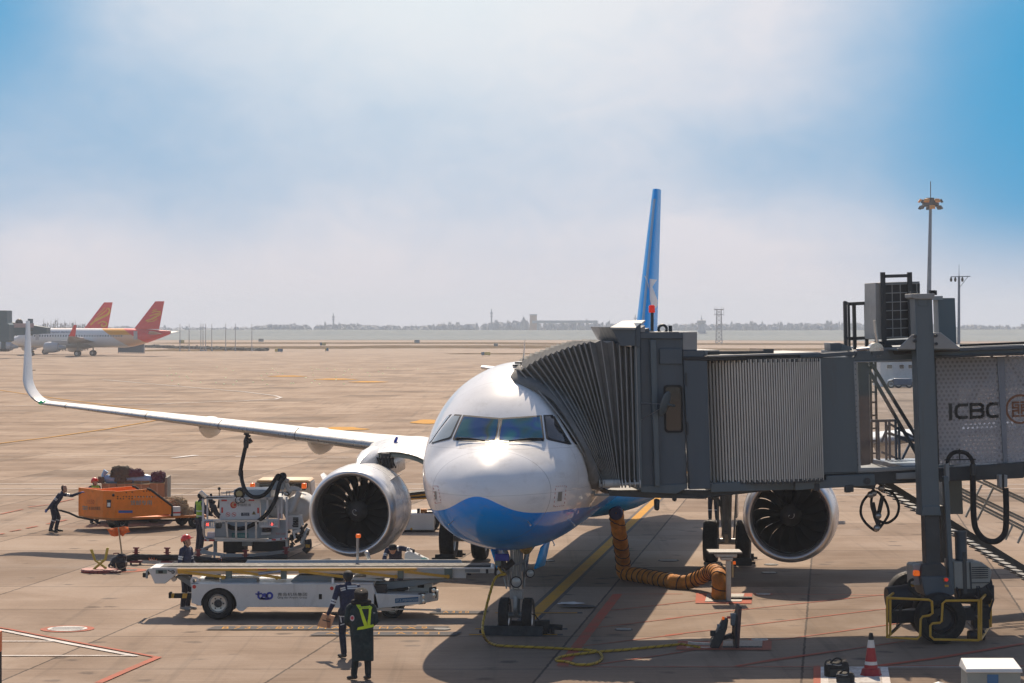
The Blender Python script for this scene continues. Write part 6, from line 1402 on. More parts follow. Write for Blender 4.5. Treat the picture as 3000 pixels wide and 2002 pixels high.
D5.rect('underbody', 470, 1215, 810, 1400, .5, 1.6, m_black); D5.rect('underbody', 940, 1215, 1490, 1380, .6, 2.0, m_dark); D5.rect('underbody', 780, 1215, 940, 1290, .2, .8, m_lg); D5.rect('stabiliser_leg', 308, 1212, 362, 1420, -.1, .05, m_lg); D5.rect('stabiliser_leg', 1490, 1190, 1545, 1330, .1, .25, m_lg)
for x in (600, 1320):
    q = D5.P(x, 1300, 1.3); q.z = .42
    for dx in (0, .0): 
        m_ = MB(); 
    w_ = MB(); k_ = .16; w_.lathe([(-k_*.8, .24), (-k_, .28), (-k_*.95, .37), (-k_*.7, .42), (k_*.7, .42), (k_*.95, .37), (k_, .28), (k_*.8, .24)], q, 0, 32); w_.lathe([(-k_*.8, .25), (0, .01)], q, 0, 12); w_.build('wheel', m_black, DT, smooth=35)
m = MB(); fr_ = [D5.P(*p, v) for p, v in (((55, 1378), -.6), ((500, 1440), -1.2), ((1000, 1438), -1.2), ((1500, 1378), -.8), ((1800, 1268), -.2))]
for i in range(4): m.bar(fr_[i], fr_[i+1], .05, .09)
fr2 = [D5.P(*p, v) for p, v in (((55, 1378), -.6), ((290, 1275), -.1))]; m.bar(fr2[0], fr2[1], .05, .07); m.bar(D5.P(100, 1350, -.5), D5.P(320, 1410, -.6), .05); m.bar(D5.P(320, 1420, -.5), D5.P(330, 1500, -.6), .05); m.bar(D5.P(470, 1420, -.5), D5.P(430, 1500, -.6), .05); m.build('hose_tray', m_bgl, DT)
# tank, boom, pipes, cab
m = MB(); q0, q1 = D5.P(1500, 680, 1.0), D5.P(1700, 680, 1.0); r_ = .43
m.lathe([(-.02, .02), (0, .25), (.08, .38), (.2, r_), (1.9, r_), (2.05, .3), (2.1, .02)], V((D5.P(1690, 0, 1.0).x, .8, D5.P(0, 700, 1.0).z)), 1, 32); m.build('filter_vessel', m_tw, DT, smooth=60)
m = MB(); m.lathe([(-.02, .02), (0, .2), (.1, .3), (1.5, .3), (1.6, .2), (1.62, .02)], V((D5.P(1340, 0, 1.0).x, .8, D5.P(0, 640, 1.0).z)), 1, 28); m.build('filter_vessel', m_tw, DT, smooth=60)
D5.rect('pump_housing', 1200, 520, 1370, 830, .9, 1.6, m_lg); D5.rect('valve_cabinet', 1530, 790, 1750, 1020, .1, .6, m_tw); m = MB()
for k in range(8):
    for j in range(6): q = D5.P(1620+k*11, 830+j*28, .09); m.box(q-V((.012, .004, .02)), q+V((.012, .004, .02)))
m.build('cabinet_vent', m_dark, DT)
D5.slab('cab_roof', [(1000, 232), (1040, 208), (1860, 208), (1905, 240)], 3.6, 5.2, M('cab_cream', (.62, .42, .22), .45, var=.05), .04); D5.slab('cab', [(985, 240), (1905, 240), (1930, 500), (960, 500)], 3.7, 5.2, M('cab_beige', (.50, .44, .38), .5, var=.05), .05); D5.rect('rear_window', 1060, 262, 1860, 340, 3.66, 3.7, m_glass, .02)
for x, a_, b_ in ((945, 262, 328), (1793, 262, 348)): D5.rect('beacon', x-38, a_, x+38, b_, 2.0, 2.25, m_orangelamp, .03); D5.rect('beacon_base', x-30, b_, x+30, b_+28, 2.05, 2.2, m_dark)
D5.tube('boom_pipe', [(1560, 730), (1600, 690), (1720, 400)], .6, .085, m_tw, 12); D5.tube('boom_pipe', [(1720, 390), (1690, 360), (1600, 350), (1560, 380), (1500, 260), (1470, 150)], .6, .07, m_tw, 12, 4); D5.slab('boom_head', [(1320, 180), (1470, 140), (1480, 360), (1270, 370), (1280, 320)], .5, .9, m_tb, .03); D5.rect('boom_hinge', 1480, 190, 1545, 250, .5, .8, m_steel, .03)
D5.bars('boom_stay', [((1330, 380), (1530, 440)), ((1460, 320), (1440, 460)), ((1500, 300), (1570, 420))], .6, .05, m_tw); D5.rect('pump_motor', 1460, 400, 1560, 470, .9, 1.4, m_black, .05)
m = MB(); m.lathe([(-.05, .02), (-.05, .13), (.02, .16), (.3, .16)], D5.P(735, 428, .25), 1, 20); m.build('reel_port', m_black, DT); m = MB(); m.lathe([(-.02, .01), (-.02, .08), (0, .1)], D5.P(735, 432, .19), 1, 16); m.build('port_cap', M('brass_cap', (.35, .28, .14), .4, metal=.6, var=.1), DT)
D5.tube('control_cable', [(735, 470), (690, 490), (668, 540), (690, 580), (720, 585), (760, 565), (800, 575), (828, 545), (810, 505), (770, 490), (740, 520), (720, 560)], -.08, .014, m_black, 6, 6); D5.rect('cable_block', 700, 530, 750, 580, -.12, -.03, m_steel, .02)
m = MB(); rr = random.Random(11)
for k in range(16): a_ = D5.P(rr.uniform(240, 390), rr.uniform(560, 840), rr.uniform(.1, .5)); b_ = a_+V((rr.uniform(-.15, .15), 0, rr.uniform(.1, .3))); m.tube([a_, b_], rr.uniform(.02, .06), 8)
m.tube([D5.P(250, 620, 0), D5.P(320, 640, 0), D5.P(350, 740, 0), D5.P(400, 800, 0)], .075, 10); m.build('valve_gear', m_dark, DT)
m = MB()
for k in range(26): a_ = D5.P(rr.uniform(1560, 1880), rr.uniform(950, 1330), rr.uniform(-.1, .8)); b_ = a_+V((rr.uniform(-.18, .18), rr.uniform(-.2, .2), rr.uniform(-.15, .2))); m.tube([a_, b_], rr.uniform(.02, .065), 8)
m.build('pipe_fittings', m_dark, DT); D5.tube('inlet_pipe', [(1870, 1000), (1800, 1140), (1760, 1250)], .2, .07, m_tw, 10); D5.tube('inlet_pipe', [(1860, 1180), (1870, 1290), (1800, 1380)], .1, .1, m_dark, 10, 4); D5.rect('inlet_collar', 1820, 1260, 1890, 1320, 0, .2, m_yellow, .02)
D5.slab('gauge_board', [(1600, 1040), (1740, 1010), (1745, 1060), (1620, 1090)], .0, .05, m_tw); D5.bars('side_bracket', [((1620, 1060), (1650, 1170)), ((1750, 800), (1780, 950))], .0, .06, m_tw)
# fuel hoses to the wing
FH = Frame(V((-8.6, 73.6, 0))); fh = thing(FH, 'fuel_hose', 'black fuel hose looping from the truck boom up to the wing underside', 'hose')
HK = Kit(FH, fh, Cr(570, 1370, 5.6)); HW = Kit(FH, fh, Cr(0, 1050, 1.88))
pts = [HW.P(*p, .3) for p in ((1357, 470), (1345, 520), (1330, 590), (1323, 640))]+[HK.P(*p, v) for p, v in (((765, 60), .0), ((775, 200), -.4), ((830, 370), -.9), ((920, 465), -1.0), ((1020, 487), -1.0), ((1130, 455), -.95), ((1225, 365), -.7), ((1300, 230), -.5), ((1365, 135), -.4), ((1395, 150), -.2))]
m = MB(); m.tube(spline(pts, 8), .058, 12); m.build('hose', m_black, fh)
m = MB(); m.tube(spline([HK.P(*p, v) for p, v in (((1385, 200), -.2), ((1420, 130), -.4), ((1465, 118), -.45), ((1470, 160), -.5), ((1400, 260), -.6), ((1355, 420), -.75), ((1320, 540), -.85), ((1220, 720), -.9), ((1110, 830), -.95), ((1000, 910), -.75), ((860, 980), -.72), ((730, 1005), -.7), ((600, 985), -.7), ((540, 950), -.66))], 8), .062, 12); m.build('hose', m_black, fh)
m = MB(); c_ = [HW.P(*p, .3) for p in ((1363, 405), (1360, 430), (1357, 455), (1355, 495))]; m.tube(c_, [.06, .05, .09, .07], 12); m.bar(HW.P(1345, 415, .3), HW.P(1378, 430, .25), .06); m.tube([HW.P(1370, 445, .25), HW.P(1383, 465, .22)], .07, 8); m.build('coupling', m_dark, fh)
# ---------------------------------------------------------------- hydrant hose on castors, pit coupler, flag, lid
kT = Cr(100, 1370, 4.7); FP = Frame(V((-11, 71.0, 0))); hh = thing(FP, 'hydrant_hose', 'thick black hydrant hose with reflective bands lying across red castor stands', 'hose')
PK = Kit(FP, hh, kT); PL = Kit(FP, hh, kL)
hp = [PK.P(*p) for p in ((1235, 1290), (1280, 1262), (1340, 1240), (1450, 1232), (1640, 1237), (1850, 1240))]+[PL.P(*p) for p in ((430, 62), (600, 66), (760, 80), (890, 92), (1110, 112), (1400, 105), (1650, 90), (1880, 72), (2080, 55))]
m = MB(); m.tube(spline(hp, 8), .09, 14); hose = m.build('hose', m_black, hh)
m_refl = M('reflective_band', (.6, .6, .6), .3, var=.05); m_ob = M('orange_band', (.75, .18, .05), .4, var=.05)
for tt, xa, xb, yy in ((PK, 1592, 1692, 1240), (PL, 1075, 1175, 112), (PL, 1618, 1715, 92), (PL, 178, 280, 66)):
    m = MB(); a_, b_ = tt.P(xa, yy), tt.P(xb, yy-(2 if tt is PL else 0)); m.tube([a_, b_], .086, 14); m.build('reflective_band', m_refl, hose); m = MB()
    for f_ in (0, .33, .66, 1): c_ = a_.lerp(b_, f_); m.tube([c_-(b_-a_)*.03, c_+(b_-a_)*.03], .089, 14)
    m.build('orange_ring', m_ob if True else m_black, hose)
m_stand = M('stand_red', (.17, .016, .02), .5, var=.1, dirt=.3)
def stand(q, label):
    e = bpy.data.objects.new('hose_stand', None); COL.objects.link(e); w_ = FP.M @ q; e.location = (w_.x, w_.y, 0); tag(e, label, 'hose stand', 'red castor stands under the hydrant hose')
    z = q.z; a = MB(); a.box((-.05, -.03, z-.1), (.05, .03, z+.27)); a.box((-.09, -.03, z+.25), (.09, .03, z+.29)); a.box((-.10, -.03, z+.13), (.10, .03, z+.16)); a.box((-.16, -.2, z-.14), (.16, .2, z-.09)); a.build('frame', m_stand, e, bevel=.01)
    for sx__ in (-.13, .13):
        c = MB(); c.lathe([(-.02, .01), (-.02, .05), (.02, .05), (.02, .01)], (sx__, -.12, .05), 0, 14); c.bar((sx__, -.12, .06), (sx__, -.12, z-.1), .025); c.build('castor', m_black, e)
for q, lab in ((PK.P(1405, 1238), 'red castor stand nearest the pit coupler'), (PK.P(1832, 1240), 'red castor stand just left of the man in the red helmet'), (PL.P(850, 90), 'red castor stand just right of the man in the red helmet'), (PL.P(1500, 100), 'red castor stand in front of the truck rear'), (PL.P(2058, 58), 'red castor stand below the truck pipework')): stand(q, lab)
pc = Frame(V(FP.M @ PK.P(1190, 1410))); g_ = G(kT(1220, 1420)); pcr = Frame(V((g_.x, g_.y, 0))); pe = thing(pcr, 'hydrant_coupler', 'dark metal hydrant coupler standing in the open fuel pit', 'coupler'); PC = Kit(pcr, pe, kT)
m = MB(); b0 = PC.P(1200, 1420); m.lathe([(0, .14), (.1, .13), (.13, .17), (.24, .17), (.28, .11), (.36, .10), (.40, .15), (.46, .1)], V((b0.x, 0, 0)), 2, 18); m.build('valve_body', m_dark, pe)
m = MB(); m.tube([PC.P(1060, 1350, .1), PC.P(1110, 1290, .1), PC.P(1180, 1260, .1), PC.P(1270, 1265, .1)], [.07, .12, .13, .1], 12); m.tube(spline([PC.P(*p, -.1) for p in ((1040, 1370), (1030, 1350), (1050, 1335), (1090, 1345), (1120, 1380))], 4), .03, 6); m.build('elbow', m_dark, pe)
PC.tube('lever', [(1090, 1195), (1100, 1182), (1165, 1180), (1160, 1225), (1195, 1218)], .1, .018, m_stand, 6); PC.tube('lanyard', [(1120, 1320), (1140, 1380), (1180, 1400), (1260, 1370), (1265, 1310)], -.2, .012, M('tan_rope', (.4, .32, .18), .8), 5, 5)
pl = MB(); c_ = V((g_.x, g_.y, 0)); pl.lathe([(0, .002), (0, .55)], c_+V((.1, 0, .012)), 2, 28); tag(pl.build('pit_marking', p_pale), kind='structure'); pl = MB(); pl.lathe([(0, .002), (0, .32)], c_+V((.08, 0, .018)), 2, 24); tag(pl.build('pit_opening', m_black), kind='structure')
FG_ = thing(pcr, 'marker_flag', 'wooden pole with a torn orange flag standing at the fuel pit', 'flag'); FK = Kit(pcr, FG_, kT)
FK.tube('pole', [(1222, 1300, .1), (1190, 1050, .1), (1160, 830, .1)], .1, .022, M('bamboo', (.42, .33, .20), .7, var=.2)); m_flag = M('orange_flag_cloth', (.78, .16, .025), .75, var=.22, scale=5)
for pts in ([(1002, 850), (1060, 840), (1130, 828), (1160, 830), (1160, 945), (1110, 952), (1060, 940), (1030, 895)], [(1165, 828), (1240, 806), (1290, 820), (1322, 890), (1260, 905), (1225, 950), (1180, 925)]):
    mm = MB(); n_ = 10; top = pts; q = [FK.P(x, y, .1+.06*sin(x*.05)) for x, y in pts]; c_ = sum(q, V())/len(q)+V((0, -.05, 0)); mm.add(q+[c_], [(i, (i+1) % len(q), len(q)) for i in range(len(q))]); o = mm.build('flag', m_flag, FG_, smooth=60); o.modifiers.new('thick', 'SOLIDIFY').thickness = .006
gl = G(kT(905, 1440)); FQ = Frame(V((gl.x, gl.y, 0))); le = thing(FQ, 'pit_lid', 'round red checkered pit lid with a yellow folding handle', 'pit lid'); m = MB(); m.lathe([(0, .01), (0, .50), (.05, .52), (.09, .50), (.09, .01)], (0, 0, 0), 2, 36); m.build('plate', M('lid_red_checker', (.28, .06, .05), .6, var=.5, scale=14, dirt=.4), le)
QK = Kit(FQ, le, kT); m = MB()
for a_, b_, c_ in (((805, 1420), (985, 1265), (1020, 1105)), ((985, 1390), (835, 1275), (778, 1130)), ((795, 1420), (975, 1262), (1005, 1108)), ((1000, 1388), (845, 1285), (795, 1130))): m.tube([QK.P(*a_, -.1), QK.P(*b_, -.1), QK.P(*c_, -.1)], .026, 8)
m.bar(QK.P(840, 1285, -.1), QK.P(975, 1275, -.1), .02); m.build('handle', M('faded_yellow', (.5, .4, .06), .5, var=.1), le)
gs = G(kT(1100, 1450)); m = MB(); m.lathe([(0, .01), (0, .20), (.06, .2), (.07, .01)], (gs.x, gs.y, 0), 2, 24); tag(m.build('small_pit_cap', M('lid_dark_red', (.12, .03, .03), .6, var=.3)), 'small dark red pit cap lying next to the big lid', 'pit lid')
# ---------------------------------------------------------------- cargo dollies
m_or = M('dolly_orange', (.85, .22, .008), .5, var=.10, scale=2.2, dirt=.35, dirtcol=(.12, .05, .02)); m_ord = M('dolly_orange_deck', (.52, .15, .012), .55, var=.15, dirt=.5)
cC = kT(1112, 705); dC = 82.4; wc = W(cC, dC); ZB = wc.z; FT = Frame(V((wc.x, wc.y, 0)), R(27)); CT = thing(FT, 'cargo_dolly', 'orange high sided cargo dolly with a sloping open end and black tow bar', 'cargo dolly')
def zb(p, z): return FT.hit(kT(*p), 2, z)
A, B, Dd, E = zb((612, 662), ZB), zb((950, 697), ZB), zb((1900, 642), ZB), zb((2195, 620), ZB); Cc = V((0, 0, ZB))
Dd.y = 0; E.y = 0; HT = ZB+.94; Aw = A.copy()
def panel(name, a, b, pts, mat=m_or, th=.04):
    """pts: (fraction along a->b, height) outline"""
    d = (b-a); n_ = V((d.y, -d.x, 0)).normalized()*th; q = [a+d*f+V((0, 0, z-ZB)) for f, z in pts]; m = MB(); m.loft([q, [p-n_ for p in q]]); return m.build(name, mat, CT, bevel=.006)
panel('front_panel', A, B, [(0, ZB), (1, ZB), (1, HT-.03), (0, HT)]); panel('corner_panel', B, Cc, [(0, ZB), (1, ZB), (1, HT-.03), (0, HT-.03)])
q = [FT.hit(kT(*p), 1, 0) for p in ((1112, 705), (1900, 642), (1900, 530), (1600, 305), (1555, 296), (1112, 332))]; m = MB(); m.prism([(a.x, a.z) for a in q], 1, 0, .04); sp_ = m.build('side_panel', m_or, CT, bevel=.006)
Lx = q[1].x; wdt = 1.55
far = MB(); far.prism([(a.x, a.z) for a in q], 1, wdt, wdt+.04); far.build('side_panel', m_or, CT)
panel('corner_panel', V((0, wdt, ZB)), A+V((.0, 0, 0)), [(0, ZB), (1, ZB), (1, HT), (0, HT-.03)])
m = MB(); pl = [(A.x, A.y), (B.x, B.y), (0, 0), (E.x, 0), (E.x, wdt), (0, wdt)]; m.prism(pl, 2, ZB-.06, ZB+.02); m.build('deck', m_ord, CT, bevel=.01)
for off in (0, wdt):
    m = MB(); pp_ = [V((a.x, off+.02, a.z)) for a in (q[2], q[3], q[4])]; m.tube([V((q[1].x-.0, off+.02, q[2].z-.35))]+pp_, .045, 8); m.build('edge_tube', m_black, CT)
hl = MB()
for k in range(14):
    for j, yy in enumerate((355, 402, 430)):
        if rnd.random() < .25 or (j == 2 and k > 5): continue
        p = FT.hit(kT(1150+k*40, yy-(k*3 if j == 0 else 0)), 1, -.004)
        hl.lathe([(0, .002), (0, .022)], p, 1, 8)
hl.build('vent_hole', m_black, CT)
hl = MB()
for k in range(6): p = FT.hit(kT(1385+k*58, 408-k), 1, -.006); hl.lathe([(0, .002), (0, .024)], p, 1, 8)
hl.build('daylight_disc', M('painted_daylight', (.55, .42, .28), .8, var=0), CT)  # pale discs painted as daylight showing through the side panel
SK = Kit(FT, CT, kT); m_cyan = M('faded_cyan_lettering', (.05, .33, .36), .6, var=.3, scale=8)
SK.rect('blue_stripe', 1162, 592, 1356, 626, -.005, 0, M('stripe_blue', (.015, .10, .36), .5, var=.1), 0); SK.text('lettering', '货邮专用', 1325, 452, 1618, 520, -.006, m_cyan)
dn_ = (B-A).normalized(); nn_ = V((dn_.y, -dn_.x, 0))*.006
def onfront(p):
    cl_ = FT.c; d_ = FT.I.to_3x3() @ V(((kT(*p)[0]-CXP)/FPX, 1, -(kT(*p)[1]-HYP)/FPX)); n_ = V((dn_.y, -dn_.x, 0)); t_ = (A+nn_-cl_).dot(n_)/d_.dot(n_); return cl_+d_*t_
for s_, x0_, y0_, x1_, y1_, mt in (('1550', 738, 445, 828, 503, M('faded_red_lettering', (.45, .07, .02), .6, var=.1)), ('tao', 665, 520, 735, 582, m_cyan), ('青岛机场集团', 750, 540, 910, 588, m_txt)):
    a_, b_, c_ = onfront((x0_, y1_)), onfront((x1_, y1_)), onfront((x0_, y0_)); text('lettering', s_, a_, b_-a_, c_-a_, (b_-a_).length, (c_-a_).length, mt, CT)
dn2 = (Cc-B).normalized()
def oncorner(p):
    d_ = FT.I.to_3x3() @ V(((kT(*p)[0]-CXP)/FPX, 1, -(kT(*p)[1]-HYP)/FPX)); n_ = V((dn2.y, -dn2.x, 0)); t_ = (B+n_*.012-FT.c).dot(n_)/d_.dot(n_); return FT.c+d_*t_
m = MB(); m.add([oncorner(p) for p in ((1000, 445), (1060, 445), (1055, 555), (998, 552))], [(3, 2, 1, 0)]); m.build('card_holder', m_txt, CT); m = MB(); m.add([oncorner(p)-V((0, .004, 0)) for p in ((1008, 485), (1050, 485), (1048, 540), (1006, 538))], [(3, 2, 1, 0)]); m.build('card', m_white, CT)
m = MB(); m.ell(oncorner((1090, 382)), .05, 8, 6); m.build('latch', m_black, CT)
for p, w_ in (((1968, 770), 1), ((1650, 745), 1)):
    pass
for x_, y_ in ((E.x-.42, .12), (E.x-.42, wdt-.15), (.35, .35), (.35, wdt-.35)): road_wheel(CT, V((x_, y_, .215)), .215, .15, .35, m_steel)
m = MB(); m.cyl((E.x-.42, .1, .215), (E.x-.42, wdt-.1, .215), .035, n=8); m.bar((E.x-.42, .15, .29), (E.x-.2, .2, ZB-.1), .05); m.bar((E.x-.42, .15, .29), (E.x-.65, .2, ZB-.1), .05); m.bar((E.x-.42, wdt-.2, .29), (E.x-.42, wdt-.2, ZB-.1), .05); m.box((.1, .3, .22), (.6, wdt-.3, ZB-.06)); m.bar((.5, wdt/2, .3), (E.x-.42, wdt/2, .215), .06); m.build('undercarriage', m_dark, CT)
m = MB(); q = [FT.hit(kT(*p), 1, .55) for p in ((880, 740), (700, 700), (600, 680), (480, 625), (360, 590))]; m.tube(q, .035, 8); m.tube([q[-1]+V((0, -.15, 0)), q[-1]+V((0, .15, 0))], .025, 8); m.build('tow_bar', m_black, CT)
# second dolly with boxes behind
wc2 = W(kT(1820, 620), 85.8); F2 = Frame(V((wc2.x, wc2.y, 0)), R(3)); C2 = thing(F2, 'flat_dolly', 'flat cargo dolly with a slatted end board behind the orange dolly', 'cargo dolly')
K2 = lambda p, v=0: F2.hit(kT(*p), 1, v)
zb2_ = K2((1500, 380)).z; xL, xR = K2((905, 380)).x, K2((1800, 380)).x
m = MB(); m.box((xL-.1, -.05, zb2_-.75), (xR+.2, 1.5, zb2_-.62)); m.build('deck', m_ord, C2, bevel=.01)
q = [K2(p) for p in ((1800, 140), (1832, 138), (1832, 420), (1800, 420))]; m = MB(); m.box((q[0].x, 0, q[2].z-.4), (q[1].x, 1.5, q[0].z)); m.build('end_board', M('board_grey_brown', (.22, .2, .16), .8, var=.2, dirt=.3), C2, bevel=.01)
for x_ in (xL+.4, xR-.4):
    for y_ in (.15, 1.3): road_wheel(C2, V((x_, y_, .27)), .27, .16, .35, m_steel)
m = MB(); m.box((xL+.2, .3, .3), (xR-.2, 1.2, zb2_-.75)); m.build('undercarriage', m_dark, C2)
m_card = M('cardboard', (.34, .20, .105), .8, var=.10, scale=3, dirt=.15); m_cardt = M('cardboard_top', (.5, .36, .22), .8, var=.08)
def carton(x0_, y0_, x1_, y1_, v, label, dep=.6, tilt=0):
    a_, b_ = K2((x0_, y1_), v), K2((x1_, y0_), v); zf = zb2_-.62
    w_ = F2.M @ V(((a_.x+b_.x)/2, v, zf if y1_ > 300 else a_.z)); e = bpy.data.objects.new('carton', None); COL.objects.link(e); e.location = w_; e.rotation_euler = (0, R(tilt), R(3)); tag(e, label, 'box', 'cartons on the flat dolly')
    hh_ = b_.z-(zf if y1_ > 300 else a_.z); wd_ = b_.x-a_.x; m = MB(); m.box((-wd_/2, 0, 0), (wd_/2, dep, hh_-.015)); m.build('box', m_card, e, bevel=.006)
    m = MB(); m.box((-wd_/2-.01, -.02, hh_-.012), (wd_/2+.01, dep, hh_)); m.build('lid', m_cardt, e); m = MB(); m.box((-.02, -.003, 0), (.02, 0, hh_-.02)); m.build('tape', M('packing_tape', (.42, .30, .18), .3, var=.05), e)
carton(930, 222, 1132, 350, .1, 'brown carton at the left end of the row on the flat dolly'); carton(1138, 225, 1358, 350, .0, 'second brown carton from the left on the flat dolly'); carton(1366, 228, 1582, 350, .0, 'third brown carton from the left on the flat dolly'); carton(1588, 215, 1798, 350, .0, 'brown carton beside the end board of the flat dolly')
carton(1140, 180, 1350, 222, .25, 'thin tilted carton on top under the left part of the blue roll', .5, -4); carton(1370, 182, 1588, 222, .25, 'thin flat carton on top under the middle of the blue roll', .5)
# soft loads
def blob(name, label, cat, c, r, mat, jit, n=20, seed=0, group=None):
    e = MB(); e.ell((0, 0, 0), r, n, 14, jit); 
    rr_ = random.Random(seed); e.v = [tuple(V(p)*(1+rr_.uniform(-.05, .05))) for p in e.v]
    o = e.build(name, mat, smooth=70); o.location = c; return tag(o, label, cat, group)
m_roll = M('blue_plastic_wrap', (.28, .42, .62), .25, var=.25, scale=3, coat=.4, stretch=(.4, 3, 3)); m_net = M('cargo_net', (.12, .11, .085), .9, var=.5, scale=12, bump=1, bscale=22); m_pnet = M('purple_net_bag', (.14, .06, .085), .8, var=.5, scale=14, bump=.8, bscale=25)
rl = MB(); a_, b_ = F2.M @ K2((960, 165), .45), F2.M @ K2((1640, 160), .45); pts = [a_.lerp(b_, k/14)+V((0, 0, .015*sin(k*1.3))) for k in range(15)]; rl.tube(pts, [.10, .15]+[.155+.014*sin(k*2.1) for k in range(11)]+[.15, .12], 16); rl.tube([a_, a_+V((-.02, 0, .15)), a_+V((.08, 0, .30))], [.10, .07, .10], 10); o = rl.build('rolled_bundle', m_roll, smooth=50); tag(o, 'long pale blue plastic wrapped roll lying on the cartons', 'roll')
def strand_heap(name, label, cat, c, r, mat, n, seed, grp=None):
    rr_ = random.Random(seed); m = MB()
    for k in range(n):
        a0_ = rr_.uniform(0, 6.28); pts = []
        for j in range(5):
            t_ = a0_+j*rr_.uniform(.3, .9); k_ = rr_.uniform(.55, 1.0); ph = rr_.uniform(-.1, 1.2); pts.append(V((r[0]*k_*cos(t_)*cos(ph*.7), r[1]*k_*sin(t_), max(0, r[2]*sin(ph)*rr_.uniform(.6, 1)))))
        m.tube(spline(pts, 3), .014, 4)
    o = m.build(name, mat, smooth=0, fix=False); o.location = c; return tag(o, label, cat, grp)
m_strand = M('net_cord', (.16, .145, .11), .9, var=.3); m_strandp = M('purple_cord', (.17, .075, .10), .85, var=.3); m_strandt = M('tan_cord', (.40, .30, .19), .9, var=.25)
def base_at(p, v=.4): return F2.M @ K2(p, v)
strand_heap('net_heap', 'dark cargo net heaped on top of the blue roll', 'net', base_at((1200, 130)), (.42, .3, .42), m_strand, 150, 1); strand_heap('net_bag', 'purple net bag lying right of the dark net heap', 'net bag', base_at((1390, 118)), (.34, .25, .28), m_strandp, 110, 2, 'purple net bags'); strand_heap('net_bag', 'purple net bag stuffed at the right end of the blue roll', 'net bag', base_at((1715, 195)), (.30, .25, .40), m_strandp, 130, 3, 'purple net bags')
strand_heap('net_heap', 'small dark net hanging over the left end of the blue roll', 'net', base_at((1190, 190), .2), (.22, .12, .28), m_strand, 60, 4); strand_heap('net_heap', 'dark net clump beside the red helmet behind the orange dolly', 'net', base_at((920, 215), .2), (.12, .12, .25), m_strand, 50, 5)
def ct_at(p, v): return FT.M @ FT.hit(kT(*p), 1, v)
o_ = ct_at((1915, 610), .75); o_.z = ZB+.02; strand_heap('netted_bale', 'tan netted straw bale on the open end of the orange dolly', 'bale', o_+V((0, 0, .12)), (.55, .45, .5), m_strandt, 170, 6); mb = MB(); mb.box((-.42, -.3, 0), (.42, .3, .48)); ob = mb.build('bale_core', M('straw', (.33, .22, .11), .95, var=.35, scale=8), bevel=.06); ob.location = o_+V((0, 0, .02)); ob.rotation_euler = (0, 0, R(27)); tag(ob, 'brown straw block wrapped by the tan net on the orange dolly', 'bale')
for (x_, y_, v, lab) in ((1935, 612, .12, 'white foam box with a red band at the dolly edge'), (2010, 575, .55, 'white foam box with a red band behind the other one')):
    c_ = ct_at((x_, y_), v); e = bpy.data.objects.new('foam_box', None); COL.objects.link(e); e.location = (c_.x, c_.y, ZB+.02); e.rotation_euler = (0, 0, R(20)); tag(e, lab, 'box', 'foam boxes on the orange dolly')
    m = MB(); m.box((-.17, -.12, 0), (.17, .14, .30)); m.build('box', M('foam_white', (.7, .69, .68), .7, var=.04), e, bevel=.01); m = MB(); m.box((-.172, -.122, .08), (.172, .142, .13)); m.build('red_band', m_red, e)
c_ = ct_at((2110, 612), .5); c_.z = ZB+.02; strand_heap('net_heap', 'loose tan net piled on the tail of the orange dolly', 'net', c_, (.33, .3, .26), m_strandt, 90, 8)
# ---------------------------------------------------------------- second belt loader far behind the engine
F3 = Frame(V((-5.0, 82.0, 0))); B3 = thing(F3, 'belt_loader', 'second white belt loader half hidden between the engine and the blue nose', 'belt loader'); k10 = Cr(1000, 1250, 4.7)
Q = Kit(F3, B3, k10); QM = Kit(F3, B3, kM)
Q.slab('belt', [(700, 955), (985, 908), (1400, 862), (1400, 895), (985, 945), (700, 985)], .1, 1.0, m_belt); Q.slab('conveyor_frame', [(700, 985), (985, 945), (1400, 895), (1400, 985), (985, 1010), (700, 1030)], .15, .95, m_yellow); Q.slab('frame_gap', [(900, 975), (1400, 935), (1400, 965), (900, 995)], .12, .15, m_dark)
QM.slab('body', [(2080, 490), (2420, 488), (2420, 640), (2080, 640)], 0, 1.9, m_lw, .03); QM.rect('cargo_box', 2292, 450, 2350, 486, .4, .9, M('box_tan', (.45, .2, .06), .7, var=.1)); QM.tube('post', [(2275, 487), (2275, 440)], .4, .05, m_dark); QM.disc('round_label', 2210, 628, .04, -.01, 0, m_yellow)
for x_ in (2130, 2380): q = QM.P(x_, 640, .3); q.z = .33; road_wheel(B3, q, .33, .25); road_wheel(B3, q+V((0, 1.3, 0)), .33, .25)
QM.rect('chassis', 2090, 640, 2420, 665, .3, 1.6, m_dark)
# ---------------------------------------------------------------- orange air duct
c13 = Cr(1300, 1450, 2.84); F4 = Frame(V((3.5, 63, 0))); du_ = thing(F4, 'air_duct', 'orange preconditioned air duct with black spiral bands from belly to pit', 'air duct')
dpts = [W(c13(1435, 130), 65.5), W(c13(1446, 230), 65.5), W(c13(1462, 330), 65.7), W(c13(1480, 450), 66.2), W(c13(1492, 560), 66.8)]
gg = [G(c13(1500, 650), .17), G(c13(1570, 662), .17), G(c13(1680, 680), .17), G(c13(1800, 702), .17), G(c13(1920, 722), .17), G(c19(60, 795), .17), G(c19(150, 800), .17), W(c19(235, 772), 64.2), W(c19(310, 735), 63.6), W(c19(362, 712), 62.8), W(c19(400, 735), 62.2), W(c19(410, 790), 61.8), W(c19(408, 940), 61.9)]
path = spline([F4.I @ p for p in dpts+gg], 7); m = MB(); rad = []; n_ = len(path)
for i in range(n_): rad.append(.19+.006*sin(i*1.9)+.008*noise.noise(V((i*.3, 0, 0))))
